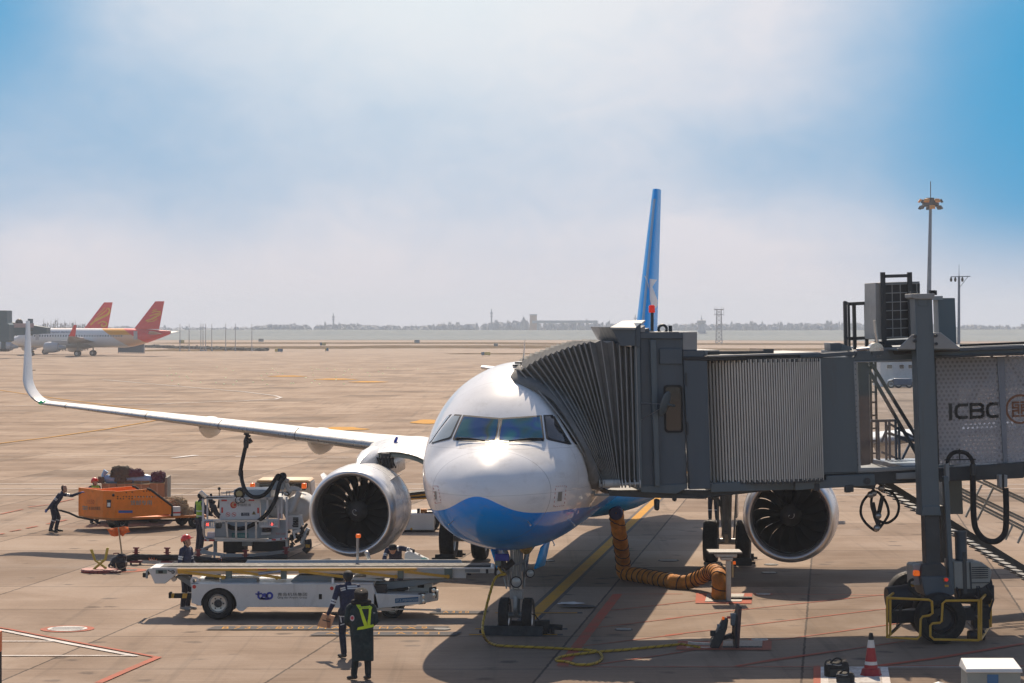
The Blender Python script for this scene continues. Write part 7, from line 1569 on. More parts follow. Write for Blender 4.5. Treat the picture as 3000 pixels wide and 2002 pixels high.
m.tube(path, rad, 20); m_duct_o = M('duct_orange_fabric', (.50, .185, .02), .8, var=.3, scale=4, dirt=.75, dirtcol=(.12, .04, .01), bump=.4, bscale=14); m.build('duct', m_duct_o, du_, smooth=60)
m = MB(); dense = []
for i in range(n_-1):
    for k in range(10): dense.append((path[i].lerp(path[i+1], k/10), rad[i]))
L_ = 0; hp_ = []; up = V((0, 1, 0))
for i in range(len(dense)-1):
    p, r_ = dense[i]; d = (dense[i+1][0]-p); L_ += d.length; d = d.normalized(); a_ = d.cross(up).normalized(); u_ = a_.cross(d); pit = .42 if i < 300 else .27; ph = 2*pi*L_/pit
    hp_.append(p+(a_*cos(ph)+u_*sin(ph))*(r_+.006))
m.tube(hp_, .014, 5); m.build('spiral_band', m_black, du_)
m = MB(); p = F4.I @ W(c13(1432, 150), 65.3); m.lathe([(-.14, .02), (-.14, .15), (-.05, .19), (.1, .19), (.2, .1)], p, 1, 24); m.build('coupling_cap', M('cap_navy', (.015, .02, .09), .5, var=.15), du_)
# ---------------------------------------------------------------- pit column, opened power pit
gb_ = G(c19(480, 945)); F5 = Frame(V((gb_.x, gb_.y, 0))); PT = thing(F5, 'pit_column', 'pop-up pit column with white checker plate top beside the orange duct', 'pit column'); K5 = Kit(F5, PT, c19); m_chk = M('checker_plate', (.20, .195, .18), .6, metal=.2, var=.35, scale=25, dirt=.2)
a_, b_ = K5.P(320, 570), K5.P(575, 570); zt_ = a_.z; m = MB(); m.box((a_.x, -.42, zt_), (b_.x, .42, zt_+.045)); m.build('top_plate', m_chk, PT, bevel=.012); m = MB(); m.box((a_.x+.18, -.3, zt_-.1), (b_.x-.12, .3, zt_)); m.box((a_.x+.3, -.34, zt_-.17), (a_.x+.6, .0, zt_-.08)); m.build('top_frame', m_steel, PT, bevel=.02)
K5.rect('post', 463, 585, 500, 946, -.06, .1, m_steel); K5.rect('hydraulic_strut', 505, 640, 519, 760, -.02, .03, M('strut_brass', (.45, .36, .2), .4, metal=.5)); K5.rect('handle', 515, 638, 535, 662, -.05, .0, m_orangelamp)
m = MB(); q = [G(c19(*p)) for p in ((300, 952), (318, 892), (602, 892), (578, 952))]; m.prism([((F5.I @ p).x, (F5.I @ p).y) for p in q], 2, .012, .03); m.build('base_plate', m_chk, PT); m = MB(); q = F5.I @ G(c19(520, 932)); m.box(q+V((-.18, -.1, .03)), q+V((.45, .15, .07))); m.build('pit_slot', m_black, PT)
gp = G(c19(450, 1300)); F6 = Frame(V((gp.x, gp.y, 0))); PW = thing(F6, 'power_pit', 'opened ground power pit with its tilted black cover and control arm', 'power pit'); K6 = Kit(F6, PW, c19)
K6.slab('cover', [(535, 1300), (528, 1180), (545, 1060), (566, 985), (582, 985), (575, 1090), (558, 1300)], -.35, .35, m_dark); K6.slab('cover_edge', [(552, 1010), (560, 1000), (580, 985), (582, 995), (562, 1295), (548, 1295)], -.4, -.35, M('edge_reddish', (.10, .05, .045), .6, var=.2))
K6.slab('control_arm', [(345, 1300), (350, 1245), (375, 1205), (450, 1075), (480, 1085), (470, 1150), (435, 1250), (405, 1302)], -.18, .18, M('arm_grey', (.03, .03, .032), .5, var=.15), .015); K6.slab('arm_plate', [(440, 1080), (480, 1070), (440, 1160), (395, 1160)], -.2, -.18, m_bgd); K6.slab('link', [(440, 1240), (500, 1225), (535, 1240), (535, 1220), (500, 1190), (450, 1210)], -.1, .1, m_dark)
for r, mt in (((432, 1062, 450, 1086), m_orangelamp), ((470, 1060, 496, 1076), m_red), ((342, 1168, 382, 1210), m_dark), ((395, 1120, 420, 1160), m_lg)): K6.rect('switch' if mt is not m_dark else 'socket', *r, -.2, -.1, mt, .008)
K6.bars('gas_strut', [((500, 1230), (540, 1060)), ((495, 1050), (530, 1040)), ((520, 1160), (500, 1060))], .1, .04, m_dark); K6.rect('hinge_block', 500, 1040, 545, 1130, -.1, .1, m_lg)
m = MB(); q = [F6.I @ G(c19(*p)) for p in ((435, 1302), (440, 1262), (740, 1258), (735, 1302))]; m.prism([(p.x, p.y) for p in q], 2, .012, .05); m.build('grating', M('steel_grating', (.16, .155, .15), .6, metal=.3, var=.6, scale=40), PW); m = MB(); q = [F6.I @ G(c19(*p)) for p in ((160, 1302), (190, 1258), (345, 1258), (345, 1302))]; m.prism([(p.x, p.y) for p in q], 2, .008, .016); m.build('pit_opening', m_black, PW); K6.bars('pit_rim', [((170, 1260), (345, 1270)), ((160, 1300), (345, 1302))], 0, .05, m_steel)
# ---------------------------------------------------------------- yellow power cable
F7 = Frame(V((0, 52, 0))); ca = thing(F7, 'power_cable', 'yellow ground power cable hanging from the nose and looping on the apron', 'cable')
pA = A2W(-.62, -.55, 1.3); cp = [W(c13(455, 600), 54.6), W(c13(480, 640), 54.5), W(c13(515, 662), 54.4), W(c13(470, 668), 54.3), W(c13(425, 700), 54.2), W(c13(390, 800), 54.0), W(c13(348, 960), 53.5), W(c13(325, 1080), 53.0)]
zz = .035; cp += [W(c13(330, 1160), 52.6)]+[G(c13(x, y), zz) for x, y in ((370, 1222), (450, 1252), (600, 1262), (760, 1268), (900, 1274), (1060, 1284), (1200, 1292), (1285, 1306), (1318, 1345), (1295, 1385), (1220, 1410), (1110, 1412), (1020, 1388), (945, 1380), (940, 1362), (1000, 1342), (1120, 1325), (1300, 1305), (1500, 1289), (1750, 1265), (1960, 1245))]+[G(c19(150, 1275), zz), G(c19(260, 1295), zz)]
cp = [F7.I @ p for p in cp]; cp[-9].z += 0.0; m = MB(); sp_ = spline(cp, 9)
m.tube(sp_, .028, 10); m_cab = M('cable_yellow_jacket', (.50, .30, .02), .55, var=.2, scale=5); m.build('cable', m_cab, ca)
tw = []; L_ = 0
for i in range(len(sp_)-1):
    d = sp_[i+1]-sp_[i]; nsub = 6
    for k in range(nsub):
        L_ += d.length/nsub; dd = d.normalized(); a_ = dd.cross(V((.1, .2, 1))).normalized(); u_ = a_.cross(dd); ph = 2*pi*L_/.22; tw.append(sp_[i]+d*(k/nsub)+(a_*cos(ph)+u_*sin(ph))*.029)
m = MB(); m.tube(tw, .006, 4); m.build('twist_line', M('cable_dark_twist', (.07, .05, .015), .6), ca)
m = MB(); q = F7.I @ W(c13(486, 545), 54.5); m.box(q+V((-.09, -.08, -.16)), q+V((.09, .08, .12))); m.cyl(q+V((.05, 0, -.18)), q+V((.25, 0, -.02)), .07, n=12); m.build('plug', m_dark, ca, bevel=.02); m = MB(); q = F7.I @ W(c13(500, 690), 54.4); m.bar(q, q+V((.06, 0, -.24)), .03); m.build('strap', m_bgl, ca)
m = MB(); p0_ = FA.loc(W(c13(426, 490), 54.2)); p1_ = FA.loc(W(c13(546, 550), 54.2)); m.box((p0_.x, p0_.y-.02, p1_.z), (p1_.x, p0_.y+.02, p0_.z)); m.build('service_door', M('door_royal_blue', (.015, .03, .30), .4, var=.08), PLANE, bevel=.02); m = MB(); q = FA.loc(W(c13(452, 565), 54.3)); m.box(q-V((.06, .05, .06)), q+V((.06, .05, .06))); m.build('power_socket', m_green, PLANE)
# ---------------------------------------------------------------- cone, bags, cabinet, bollard, post
gc = G(c19(1567, 1512)); F8 = Frame(V((gc.x, gc.y, 0))); cn_ = thing(F8, 'traffic_cone', 'red and white traffic cone on a red octagonal base', 'traffic cone'); m_cred = M('cone_red', (.33, .018, .02), .5, var=.12, dirt=.25); m_cw = M('cone_white', (.6, .59, .57), .5, var=.06, dirt=.2)
m = MB(); m.lathe([(0, .01), (0, .205), (.03, .215), (.05, .195), (.12, .185), (.15, .165), (.15, .1)], (0, 0, 0), 2, 8, caps=(False, False)); m.build('base', m_cred, cn_, bevel=.008)
def cr(z): return .138-.108*(z-.12)/.76
for nm, z0_, z1_, mt in (('cone', .12, .22, m_cred), ('reflective_band', .22, .285, m_cw), ('cone', .285, .55, m_cred), ('reflective_band', .55, .70, m_cw), ('cone_top', .70, .82, m_black)):
    m = MB(); m.lathe([(z0_, cr(z0_)), (z1_, cr(z1_))], (0, 0, 0), 2, 28); 
    if nm == 'cone_top': m.lathe([(z1_, cr(z1_)), (.835, cr(.82)*.7), (.835, .005)], (0, 0, 0), 2, 28)
    m.build(nm, mt, cn_)
m_bag = M('bag_black_nylon', (.010, .011, .012), .8, var=.3, scale=6, bump=.5, bscale=18)
def bag(p, sx_, sy_, sz_, rz, label):
    g_ = G(p); e = bpy.data.objects.new('tool_bag', None); COL.objects.link(e); e.location = g_; e.rotation_euler = (0, 0, R(rz)); tag(e, label, 'bag', 'black tool bags'); m = MB(); rings = []
    for z, k in ((0, .96), (.04, 1), (.5, 1.02), (.8, .97), (.93, .86), (1, .6)): rings.append([V((sx_/2*k*math.copysign(abs(cos(a))**.5, cos(a)), sy_/2*k*math.copysign(abs(sin(a))**.5, sin(a)), z*sz_*(1+.10*sin(a*2+z*3)))) for a in [2*pi*i/24 for i in range(24)]])
    m.loft(rings); m.build('body', m_bag, e, smooth=60); m = MB(); m.tube(spline([V((-sx_*.3, -.05, sz_*.9)), V((-sx_*.1, -.08, sz_*1.2)), V((sx_*.1, -.08, sz_*1.18)), V((sx_*.3, -.05, sz_*.9))], 5), .018, 6); m.build('handle', m_black, e)
    m = MB(); m.box((-sx_*.36, -sy_*.54, sz_*.12), (sx_*.30, -sy_*.46, sz_*.55)); m.build('pocket', M('bag_pocket', (.035, .038, .036), .7, var=.3), e, bevel=.02); m = MB(); m.tube([(-sx_*.48, -sy_*.3, sz_*.86), (0, -sy_*.5, sz_*.8), (sx_*.48, -sy_*.3, sz_*.86)], .01, 5); m.build('zip', m_bgl, e)
bag(c19(1305, 1518), .46, .34, .30, 4, 'larger black tool bag standing upright on the white bay marking'); bag(c19(1372, 1565), .34, .28, .20, -12, 'smaller black tool bag with loose straps in front of the larger one')
F9 = Frame(V((0, 40.3, 0))); 
def H9(p, v=0): return F9.hit(p, 1, v)
a_, b_ = H9(k24(990, 1490)), H9(k24(1425, 1490)); zt_ = a_.z; cb_o = V(((a_.x+b_.x)/2, 40.3, 0)); F9 = Frame(cb_o); cb = thing(F9, 'equipment_cabinet', 'grey green cabinet with a sloped white lid at the lower right corner', 'cabinet'); hw = (b_.x-a_.x)/2
m = MB(); m.box((-hw+.03, .03, 0), (hw-.03, .62, zt_)); m.build('body', M('cabinet_green_grey', (.26, .29, .27), .5, var=.06), cb, bevel=.01); m = MB(); m.loft([[V((-hw, 0, zt_)), V((hw, 0, zt_)), V((hw, .66, zt_+.02)), V((-hw, .66, zt_+.02))], [V((-hw+.01, .02, zt_+.06)), V((hw-.01, .02, zt_+.06)), V((hw-.03, .62, zt_+.16)), V((-hw+.03, .62, zt_+.16))]]); m.build('lid', M('cabinet_lid_white', (.66, .66, .64), .5, var=.04), cb, bevel=.012); q0_, q1_ = F9.hit(k24(1152, 1565), 1, .03), F9.hit(k24(1237, 1503), 1, .03); m = MB(); m.box((q0_.x, .022, q0_.z-.05), (q1_.x, .03, q1_.z)); m.build('notice_plate', M('notice_blue', (.04, .14, .30), .5, var=.06), cb)
w9 = W(k24(785, 1556), 44.5); F10 = Frame(V((w9.x, 44.5, 0))); bo_ = thing(F10, 'bollard', 'low blue grey domed bollard left of the cabinet', 'bollard'); m = MB(); m.lathe([(0, .13), (w9.z-.16, .13)], (0, 0, 0), 2, 20); m.build('post', m_bg2, bo_); m = MB(); m.lathe([(w9.z-.16, .14), (w9.z-.1, .14), (w9.z-.03, .10), (w9.z, .01)], (0, 0, 0), 2, 20); m.build('dome_cap', m_bgl, bo_)
w10 = W((0, 1849), 46); F11 = Frame(V((-9.39-.085, 46, 0))); po = thing(F11, 'striped_post', 'orange topped black post cut by the left picture edge', 'post'); m = MB(); m.box((-.1, -.1, 0), (.1, .1, w10.z-.38)); m.build('post', m_black, po, bevel=.01); m = MB(); m.box((-.105, -.105, w10.z-.38), (.105, .105, w10.z)); m.build('cap_sleeve', m_ob, po, bevel=.01)
# manholes and flush lights
def manhole(p, r, mat, ring=None, label=None, z=.02):
    g_ = G(p); e = bpy.data.objects.new('manhole_cover', None); COL.objects.link(e); e.location = (g_.x, g_.y, 0); tag(e, label, 'manhole', 'manhole covers in the apron'); m = MB(); m.lathe([(z, .002), (z, r), (0, r+.01)], (0, 0, 0), 2, 36); m.build('cover', mat, e)
    if ring: m = MB(); m.lathe([(.012, r*1.02), (.012, r*1.36)], (0, 0, 0), 2, 40); m.build('painted_ring', ring, e)
    m = MB()
    for k in range(-4, 5): m.box((-r*.8, k*r*.18-.008, z), (r*.8, k*r*.18+.008, z+.004)) if abs(k) < 4 else None
    m.build('rib', m_bgl, e)
m_mh = M('manhole_pale', (.42, .41, .39), .6, var=.3, scale=20); m_mhd = M('manhole_dark', (.05, .05, .05), .6, var=.3)
manhole(c0(475, 1188), .44, m_mh, p_pale, 'pale manhole cover in a faded red ring at lower left'); manhole(c13(1497, 1124), .2, m_mhd, None, 'dark manhole cover in the shaded bay right of the nose wheels'); manhole(c6(1358, 127), .2, m_mhd, None, 'dark manhole cover between the stand lettering and the nose wheels'); manhole(c13(866, 553), .2, m_mhd, None, 'dark manhole cover in the shadow behind the nose gear door'); manhole(c13(1870, 549), .3, m_mhd, None, 'dark manhole cover in shadow behind the orange duct bend')
manhole(c19(745, 891), .18, m_mh, p_pale, 'small pale cover in a red ring beside the duct pit'); manhole(c19(718, 1239), .18, m_mh, p_pale, 'small pale cover in a red ring near the power pit'); manhole(c19(790, 727), .22, m_mhd, None, 'dark cover under the right engine, front of two'); manhole(c19(805, 665), .2, m_mhd, None, 'dark cover under the right engine, rear of two')
gdot = MB(); rr = random.Random(9)
for k in range(60): p = G(dp(rr.uniform(380, 960), rr.uniform(843, 884))); gdot.ell(p+V((0, 0, .05)), (.11, .11, .05), 6, 4)
tag(gdot.build('inset_lights', M('inset_light_glass', (.55, .65, .35), .2, var=0, emit=.3)), 'tiny flush taxiway lights scattered over the far concrete', 'taxiway lights', kind='stuff')
# ---------------------------------------------------------------- far objects seen through and around the bridge
F12 = Frame(V((47, 275, 0))); sb_ = thing(F12, 'site_cabin', 'white flat roofed cabin building seen through the bridge window', 'building'); S = Kit(F12, sb_, k6); zt_ = 3.0
m = MB(); m.box((-6.6, 0, 0), (9, 6, zt_)); m.build('wall', M('cabin_white', (.62, .64, .64), .5, var=.06), sb_); m = MB(); m.box((-6.8, -.2, zt_), (9.2, 6.2, zt_+.25)); m.build('roof', M('cabin_roof', (.3, .22, .17), .6, var=.1), sb_)
for x0_, x1_ in ((745, 800), (855, 905), (935, 985)): w_ = S.rect('window', x0_, 265, x1_, 305, -.1, -.02, m_white, 0); S.rect('pane', x0_+5, 269, x1_-5, 301, -.12, -.1, m_glass, 0, w_)
F13 = Frame(V((45.5, 268, 0))); tk_ = thing(F13, 'blue_truck', 'dark blue truck parked in front of the white cabin', 'truck'); S = Kit(F13, tk_, k6); m_bt = M('truck_blue', (.02, .07, .15), .4, var=.1); S.slab('cargo_body', [(808, 390), (970, 392), (970, 448), (808, 448)], 0, 2.2, m_bt, .05); S.slab('cab', [(770, 410), (806, 396), (806, 450), (765, 450)], .1, 2.1, m_bt, .05); S.rect('chassis', 768, 448, 970, 456, .2, 2, m_dark, 0)
for x_ in (785, 850, 945): q = S.P(x_, 450, .2); q.z = .42; road_wheel(tk_, q, .42, .3)
k1 = Cr(0, 850, 3.1333); F14 = Frame(V((-108, 500, 0))); fj = thing(F14, 'jet_bridge', 'distant blue grey boarding bridge cut by the left picture edge', 'jet bridge'); S = Kit(F14, fj, k1); m_fj = M('far_bridge_blue', (.055, .12, .15), .6, var=.1)
S.slab('cab', [(-60, 188), (66, 188), (66, 300), (84, 320), (84, 470), (50, 480), (-60, 470)], 0, 5, m_fj, .05); S.slab('tunnel', [(60, 290), (430, 345), (430, 400), (60, 420)], 8, 12, m_fj, .05); S.rect('column', 254, 264, 288, 420, 9, 11, m_fj, .05); S.rect('poster', 118, 306, 310, 345, 7.9, 8, M('far_pink_panel', (.5, .35, .36), .6), 0); S.rect('wheel_base', 0, 540, 60, 566, 0, 3, m_dark, .05); S.rect('column', 10, 470, 40, 545, .5, 2, m_fj, .05)
m = MB(); q = S.P(175, 300, 9); m.ell(q, .8, 10, 8); m.build('roof_dome', m_dark, fj)
# ================================================================ PARKED AIRLINERS FAR LEFT
def far_paint():
    m = bpy.data.materials.new('white_red_gold_livery'); m.use_nodes = True; nt = m.node_tree; nt.nodes.clear(); t = NT(nt)
    b = t.n('ShaderNodeBsdfPrincipled'); o = t.n('ShaderNodeOutputMaterial'); nt.links.new(b.outputs[0], o.inputs[0])
    tc = t.n('ShaderNodeTexCoord').outputs['Object']; x, y, z = t.n('ShaderNodeSeparateXYZ', {0: tc}).outputs
    dg = t.m('SUBTRACT', y, t.m('MULTIPLY', t.m('SUBTRACT', 6.0, z), 1.75))        # sweep line, gold from roof aft, red behind
    stripes = t.m('GREATER_THAN', t.m('FRACT', t.m('MULTIPLY', dg, 2.2)), .45)
    gold = t.m('MULTIPLY', t.ramp(dg, 16.6, 16.7, 0, 1, False), t.m('MAXIMUM', t.m('GREATER_THAN', z, 4.6), stripes))
    red = t.ramp(t.m('ADD', dg, 0.0), 21.7, 21.75, 0, 1, False)
    c = t.mix(gold, (.72, .74, .75), (.85, .36, .01)); c = t.mix(red, c, (.82, .05, .045))
    wy = t.m('FRACT', t.m('MULTIPLY', y, 1/.62)); wz = t.m('ABSOLUTE', t.m('SUBTRACT', z, 4.35)); win = t.m('MULTIPLY', t.m('LESS_THAN', t.m('ABSOLUTE', t.m('SUBTRACT', wy, .5)), .22), t.m('LESS_THAN', wz, .19))
    win = t.m('MULTIPLY', win, t.m('MULTIPLY', t.m('GREATER_THAN', y, 1.0), t.m('LESS_THAN', y, 22.5)))
    c = t.mix(win, c, (.04, .06, .08)); t.set(b.inputs['Base Color'], c); b.inputs['Roughness'].default_value = .35; return m
m_fl = far_paint(); m_fred = M('tail_red', (.82, .05, .045), .4, var=.05); m_gold = M('tail_gold', (.85, .45, .02), .4, var=.05); m_fwing = M('far_wing_grey', (.4, .42, .43), .4, var=.05)
def far_airliner(loc, rz, label, emblem):
    e = bpy.data.objects.new('airliner', None); COL.objects.link(e); e.location = loc; e.rotation_euler = (0, 0, rz); tag(e, label, 'airliner', 'red tailed airliners parked at the far stands')
    L = 37.6; f = fuselage(L, 40); f.build('fuselage', m_fl, e, smooth=60)
    def sf(name, le0, ch0, p0, le1, ch1, p1, ax, th, mat, n=6):
        mb = MB(); s_ = []
        for k in range(n+1):
            q = k/n; ch = ch0+(ch1-ch0)*q; p = V(p0).lerp(V(p1), q); s_.append([p+V((0, le0+(le1-le0)*q+a, 0))+V(ax)*(h-.02*4*(a/ch)*(1-a/ch)*ch) for a, h in foil(ch, th, 10)])
        mb.loft(s_); return mb.build(name, mat, e, smooth=50)
    fn = sf('fin', 24.0, 5.9, (0, 0, 5.8), 29.0, 2.1, (0, 0, 11.76), (1, 0, 0), .1, m_fred)
    for s in (-1, 1):
        sf('wing', 8.2, 7.0, (0, 0, 2.9), 16.6, 1.6, (s*16.4, 0, 4.3), (0, 0, 1), .12, m_fwing); w = sf('winglet', 16.7, 1.5, (s*16.4, 0, 4.3), 18.2, .6, (s*17.1, 0, 6.7), (1, 0, 0), .09, m_fred); sf('tailplane', 27.2, 3.8, (0, 0, 4.7), 30.3, 1.4, (s*6.2, 0, 5.3), (0, 0, 1), .1, m_fwing)
        en = MB(); o = (s*5.75, 6.0, 1.9); en.lathe([(.2, .9), (0, .98), (.1, 1.08), (.8, 1.18), (2.2, 1.12), (3.2, .9), (3.2, .6), (4.6, .42), (4.9, .05)], o, 1, 28); c = en.build('engine', M('far_nacelle', (.42, .46, .5), .35, var=.05), e, smooth=50); fd_ = MB(); fd_.lathe([(.25, .9), (.5, .3), (.3, .01)], o, 1, 20); fd_.build('fan', m_dark, c)
        py = MB(); py.box((s*5.75-.25, 7.5, 2.6), (s*5.75+.25, 11.5, 3.4)); py.build('pylon', m_fwing, e, bevel=.1)
        g = MB(); g.tube([(s*3.79, 12.64, .6), (s*3.79, 12.7, 3)], .16, 8); g.build('main_gear_leg', m_gear, e)
        for s2 in (-1, 1): wheel('main_wheel', (s*3.79+s2*.46, 12.64, .6), .6, .42, e, n=20); 
        wheel('nose_wheel', (s*.27, 0, .39), .39, .23, e, n=18)
        for lat, yy in ((9, 15.5), (12.5, 17.0)): ff = MB(); ff.ell((s*lat, yy, 3.15+.08*lat-.3), (.28, 1.5, .32), 10, 8); ff.build('flap_track_fairing', m_fwing, e)
    bf = MB(); bf.ell((0, 10.5, 2.5), (1.9, 5.5, 1.0), 20, 10); bf.build('belly_fairing', m_fwing, e); g = MB(); g.tube([(0, 0, .4), (0, .1, 2.4)], .13, 8); g.build('nose_gear_leg', m_gear, e); ap = MB(); ap.cyl((0, 32.3, 5.06), (0, 32.55, 5.1), .28, .2, n=14); ap.build('exhaust_tip', m_dark, e)
    for y_, z0_, h_ in ((2.2, 3.4, 1.9), (25.2, 3.6, 1.8)):
        dr = MB(); dr.box((1.88 if y_ < 10 else 1.72, y_-.42, z0_), (1.99 if y_ < 10 else 1.80, y_+.42, z0_+h_)); dr.build('door', M('far_door', (.5, .5, .5), .4), e)
    em = MB()
    for st, w_ in emblem:
        for i in range(len(st)-1):
            a_, b_ = V((.30, st[i][0], st[i][1])), V((.30, st[i+1][0], st[i+1][1])); d = (b_-a_).normalized(); n_ = V((0, -d.z, d.y))*w_/2*(1 if 0 < i < len(st)-2 else .7); em.add([a_+n_, b_+n_, b_-n_, a_-n_], [(0, 1, 2, 3)])
    em.build('tail_emblem', m_gold, e, smooth=0); return e, fn
bird = [([(26.9, 7.6), (28.2, 7.9), (29.4, 8.5), (30.4, 9.0)], .38), ([(27.2, 7.35), (28.6, 7.5), (29.6, 8.0)], .25), ([(27.8, 8.6), (29.0, 9.0), (30.4, 9.3)], .3), ([(28.3, 9.35), (29.2, 9.6), (30.4, 9.55)], .3), ([(28.5, 9.8), (29.4, 9.95)], .3), ([(28.6, 8.9), (29.6, 8.95), (30.2, 8.8)], .2)]
swirl = [([(25.8, 6.7), (27.0, 7.7), (28.6, 8.4), (30.0, 9.0), (30.6, 9.8), (30.2, 10.5)], .5), ([(26.8, 7.9), (28.3, 9.0), (29.6, 9.9), (30.0, 10.6)], .25), ([(27.6, 7.0), (28.8, 7.5), (29.7, 7.2), (29.8, 6.6), (29.0, 6.3), (28.4, 6.6), (28.8, 6.95)], .35), ([(27.4, 8.9), (28.8, 10.0), (29.3, 10.6)], .22)]
ang = R(90-31)     # nose points to the left and away
pg = G((187/3.1333*1.0, 850+600/3.1333)); dd_ = 545.0
nx = ((186/3.1333)-1500)/7349*dd_
# nose direction (-cos, +sin) of 31 deg; local aft axis is the opposite
far1, _ = far_airliner((nx+2.6, dd_, 0), -(pi/2+R(16)), 'white airliner with red tail and gold band parked side-on at far left', bird)
text('titles', '首都航空  Capital Airlines', V((2.0, 12.6, 5.12)), V((0, 1, 0)), V((0, 0, 1)), 0.1, 0.1, M('title_navy', (.03, .05, .12), .5, var=0), None) if False else None
tt = text('titles', 'Capital Airlines', V((1.955, 4.9, 4.86)), V((0, 1, 0)), V((-.3, 0, 1)), 5.6, .55, M('title_navy', (.02, .04, .10), .5, var=0), far1); tt2 = text('titles', '首都航空', V((1.955, 2.6, 4.86)), V((0, 1, 0)), V((-.3, 0, 1)), 2.0, .6, MATS['title_navy'], far1)
far2, _ = far_airliner((nx-12.6, dd_+26, 0), -(pi/2+R(16)), 'red tail fin with gold swirl rising behind the white parked airliner', swirl)
# ================================================================ PEOPLE
m_skin_p = M('skin', (.40, .22, .15), .55, var=.06, scale=8); m_navy = M('navy_workwear', (.014, .022, .062), .8, var=.25, scale=7, bump=.5, bscale=16); m_navyt = M('navy_trousers', (.014, .018, .036), .85, var=.25, scale=7, bump=.5, bscale=14)
m_shoe = M('work_shoe_black', (.015, .015, .016), .6, var=.2); m_sneak = M('grey_sneaker', (.30, .31, .32), .7, var=.2); m_glove = M('blue_glove', (.02, .09, .38), .6, var=.15); m_hair = M('black_hair', (.012, .011, .011), .7, var=.3, scale=20)
m_hiviz = M('hi_vis_yellow', (.55, .72, .02), .6, var=.1, scale=6); m_hivest = M('hi_vis_vest', (.26, .44, .03), .7, var=.12, scale=6); m_tape = M('reflective_tape', (.55, .58, .60), .35, var=.06); m_helm = M('helmet_red', (.72, .035, .02), .3, coat=.4, var=.05); m_coat = M('dark_green_coat', (.012, .028, .032), .85, var=.25, scale=5, bump=.4, bscale=12)
def pose(h=1.74, **ov):
    k = h/1.74; J = dict(pel=(0, 0, .95), chest=(0, .01, 1.30), neck=(0, .0, 1.47), jaw=(0, .045, 1.565), crown=(0, .0, 1.655), shL=(-.19, 0, 1.41), shR=(.19, 0, 1.41), elL=(-.25, -.03, 1.13), elR=(.25, -.03, 1.13), haL=(-.26, .05, .88), haR=(.26, .05, .88), hipL=(-.095, 0, .92), hipR=(.095, 0, .92), knL=(-.11, .03, .50), knR=(.11, .03, .50), anL=(-.12, -.02, .09), anR=(.12, -.02, .09), toL=(-.14, .17, .035), toR=(.14, .17, .035))
    J = {a: V(b)*k for a, b in J.items()}
    for a, b in ov.items(): J[a] = V(b)
    return J
def hand_fingers(mb, wrist, tip_dir, palm_n, side, curl=.7):
    t = V(tip_dir).normalized(); n_ = V(palm_n).normalized(); b = t.cross(n_).normalized()*side
    for k, (off, L_) in enumerate(((-.030, .070), (-.010, .080), (.010, .075), (.030, .058))):
        p0 = wrist+t*.085+b*off; p1 = p0+(t*cos(curl*.5)+n_*sin(curl*.5))*L_*.5; p2 = p1+(t*cos(curl*1.2)+n_*sin(curl*1.2))*L_*.5; mb.tube([p0-t*.02, p0, p1, p2], [.0095, .0095, .0088, .007], 6)
    p0 = wrist+t*.03-b*.03; mb.tube([p0, p0-b*.025+t*.025+n_*.01, p0-b*.03+t*.055+n_*.02], [.012, .011, .008], 6)
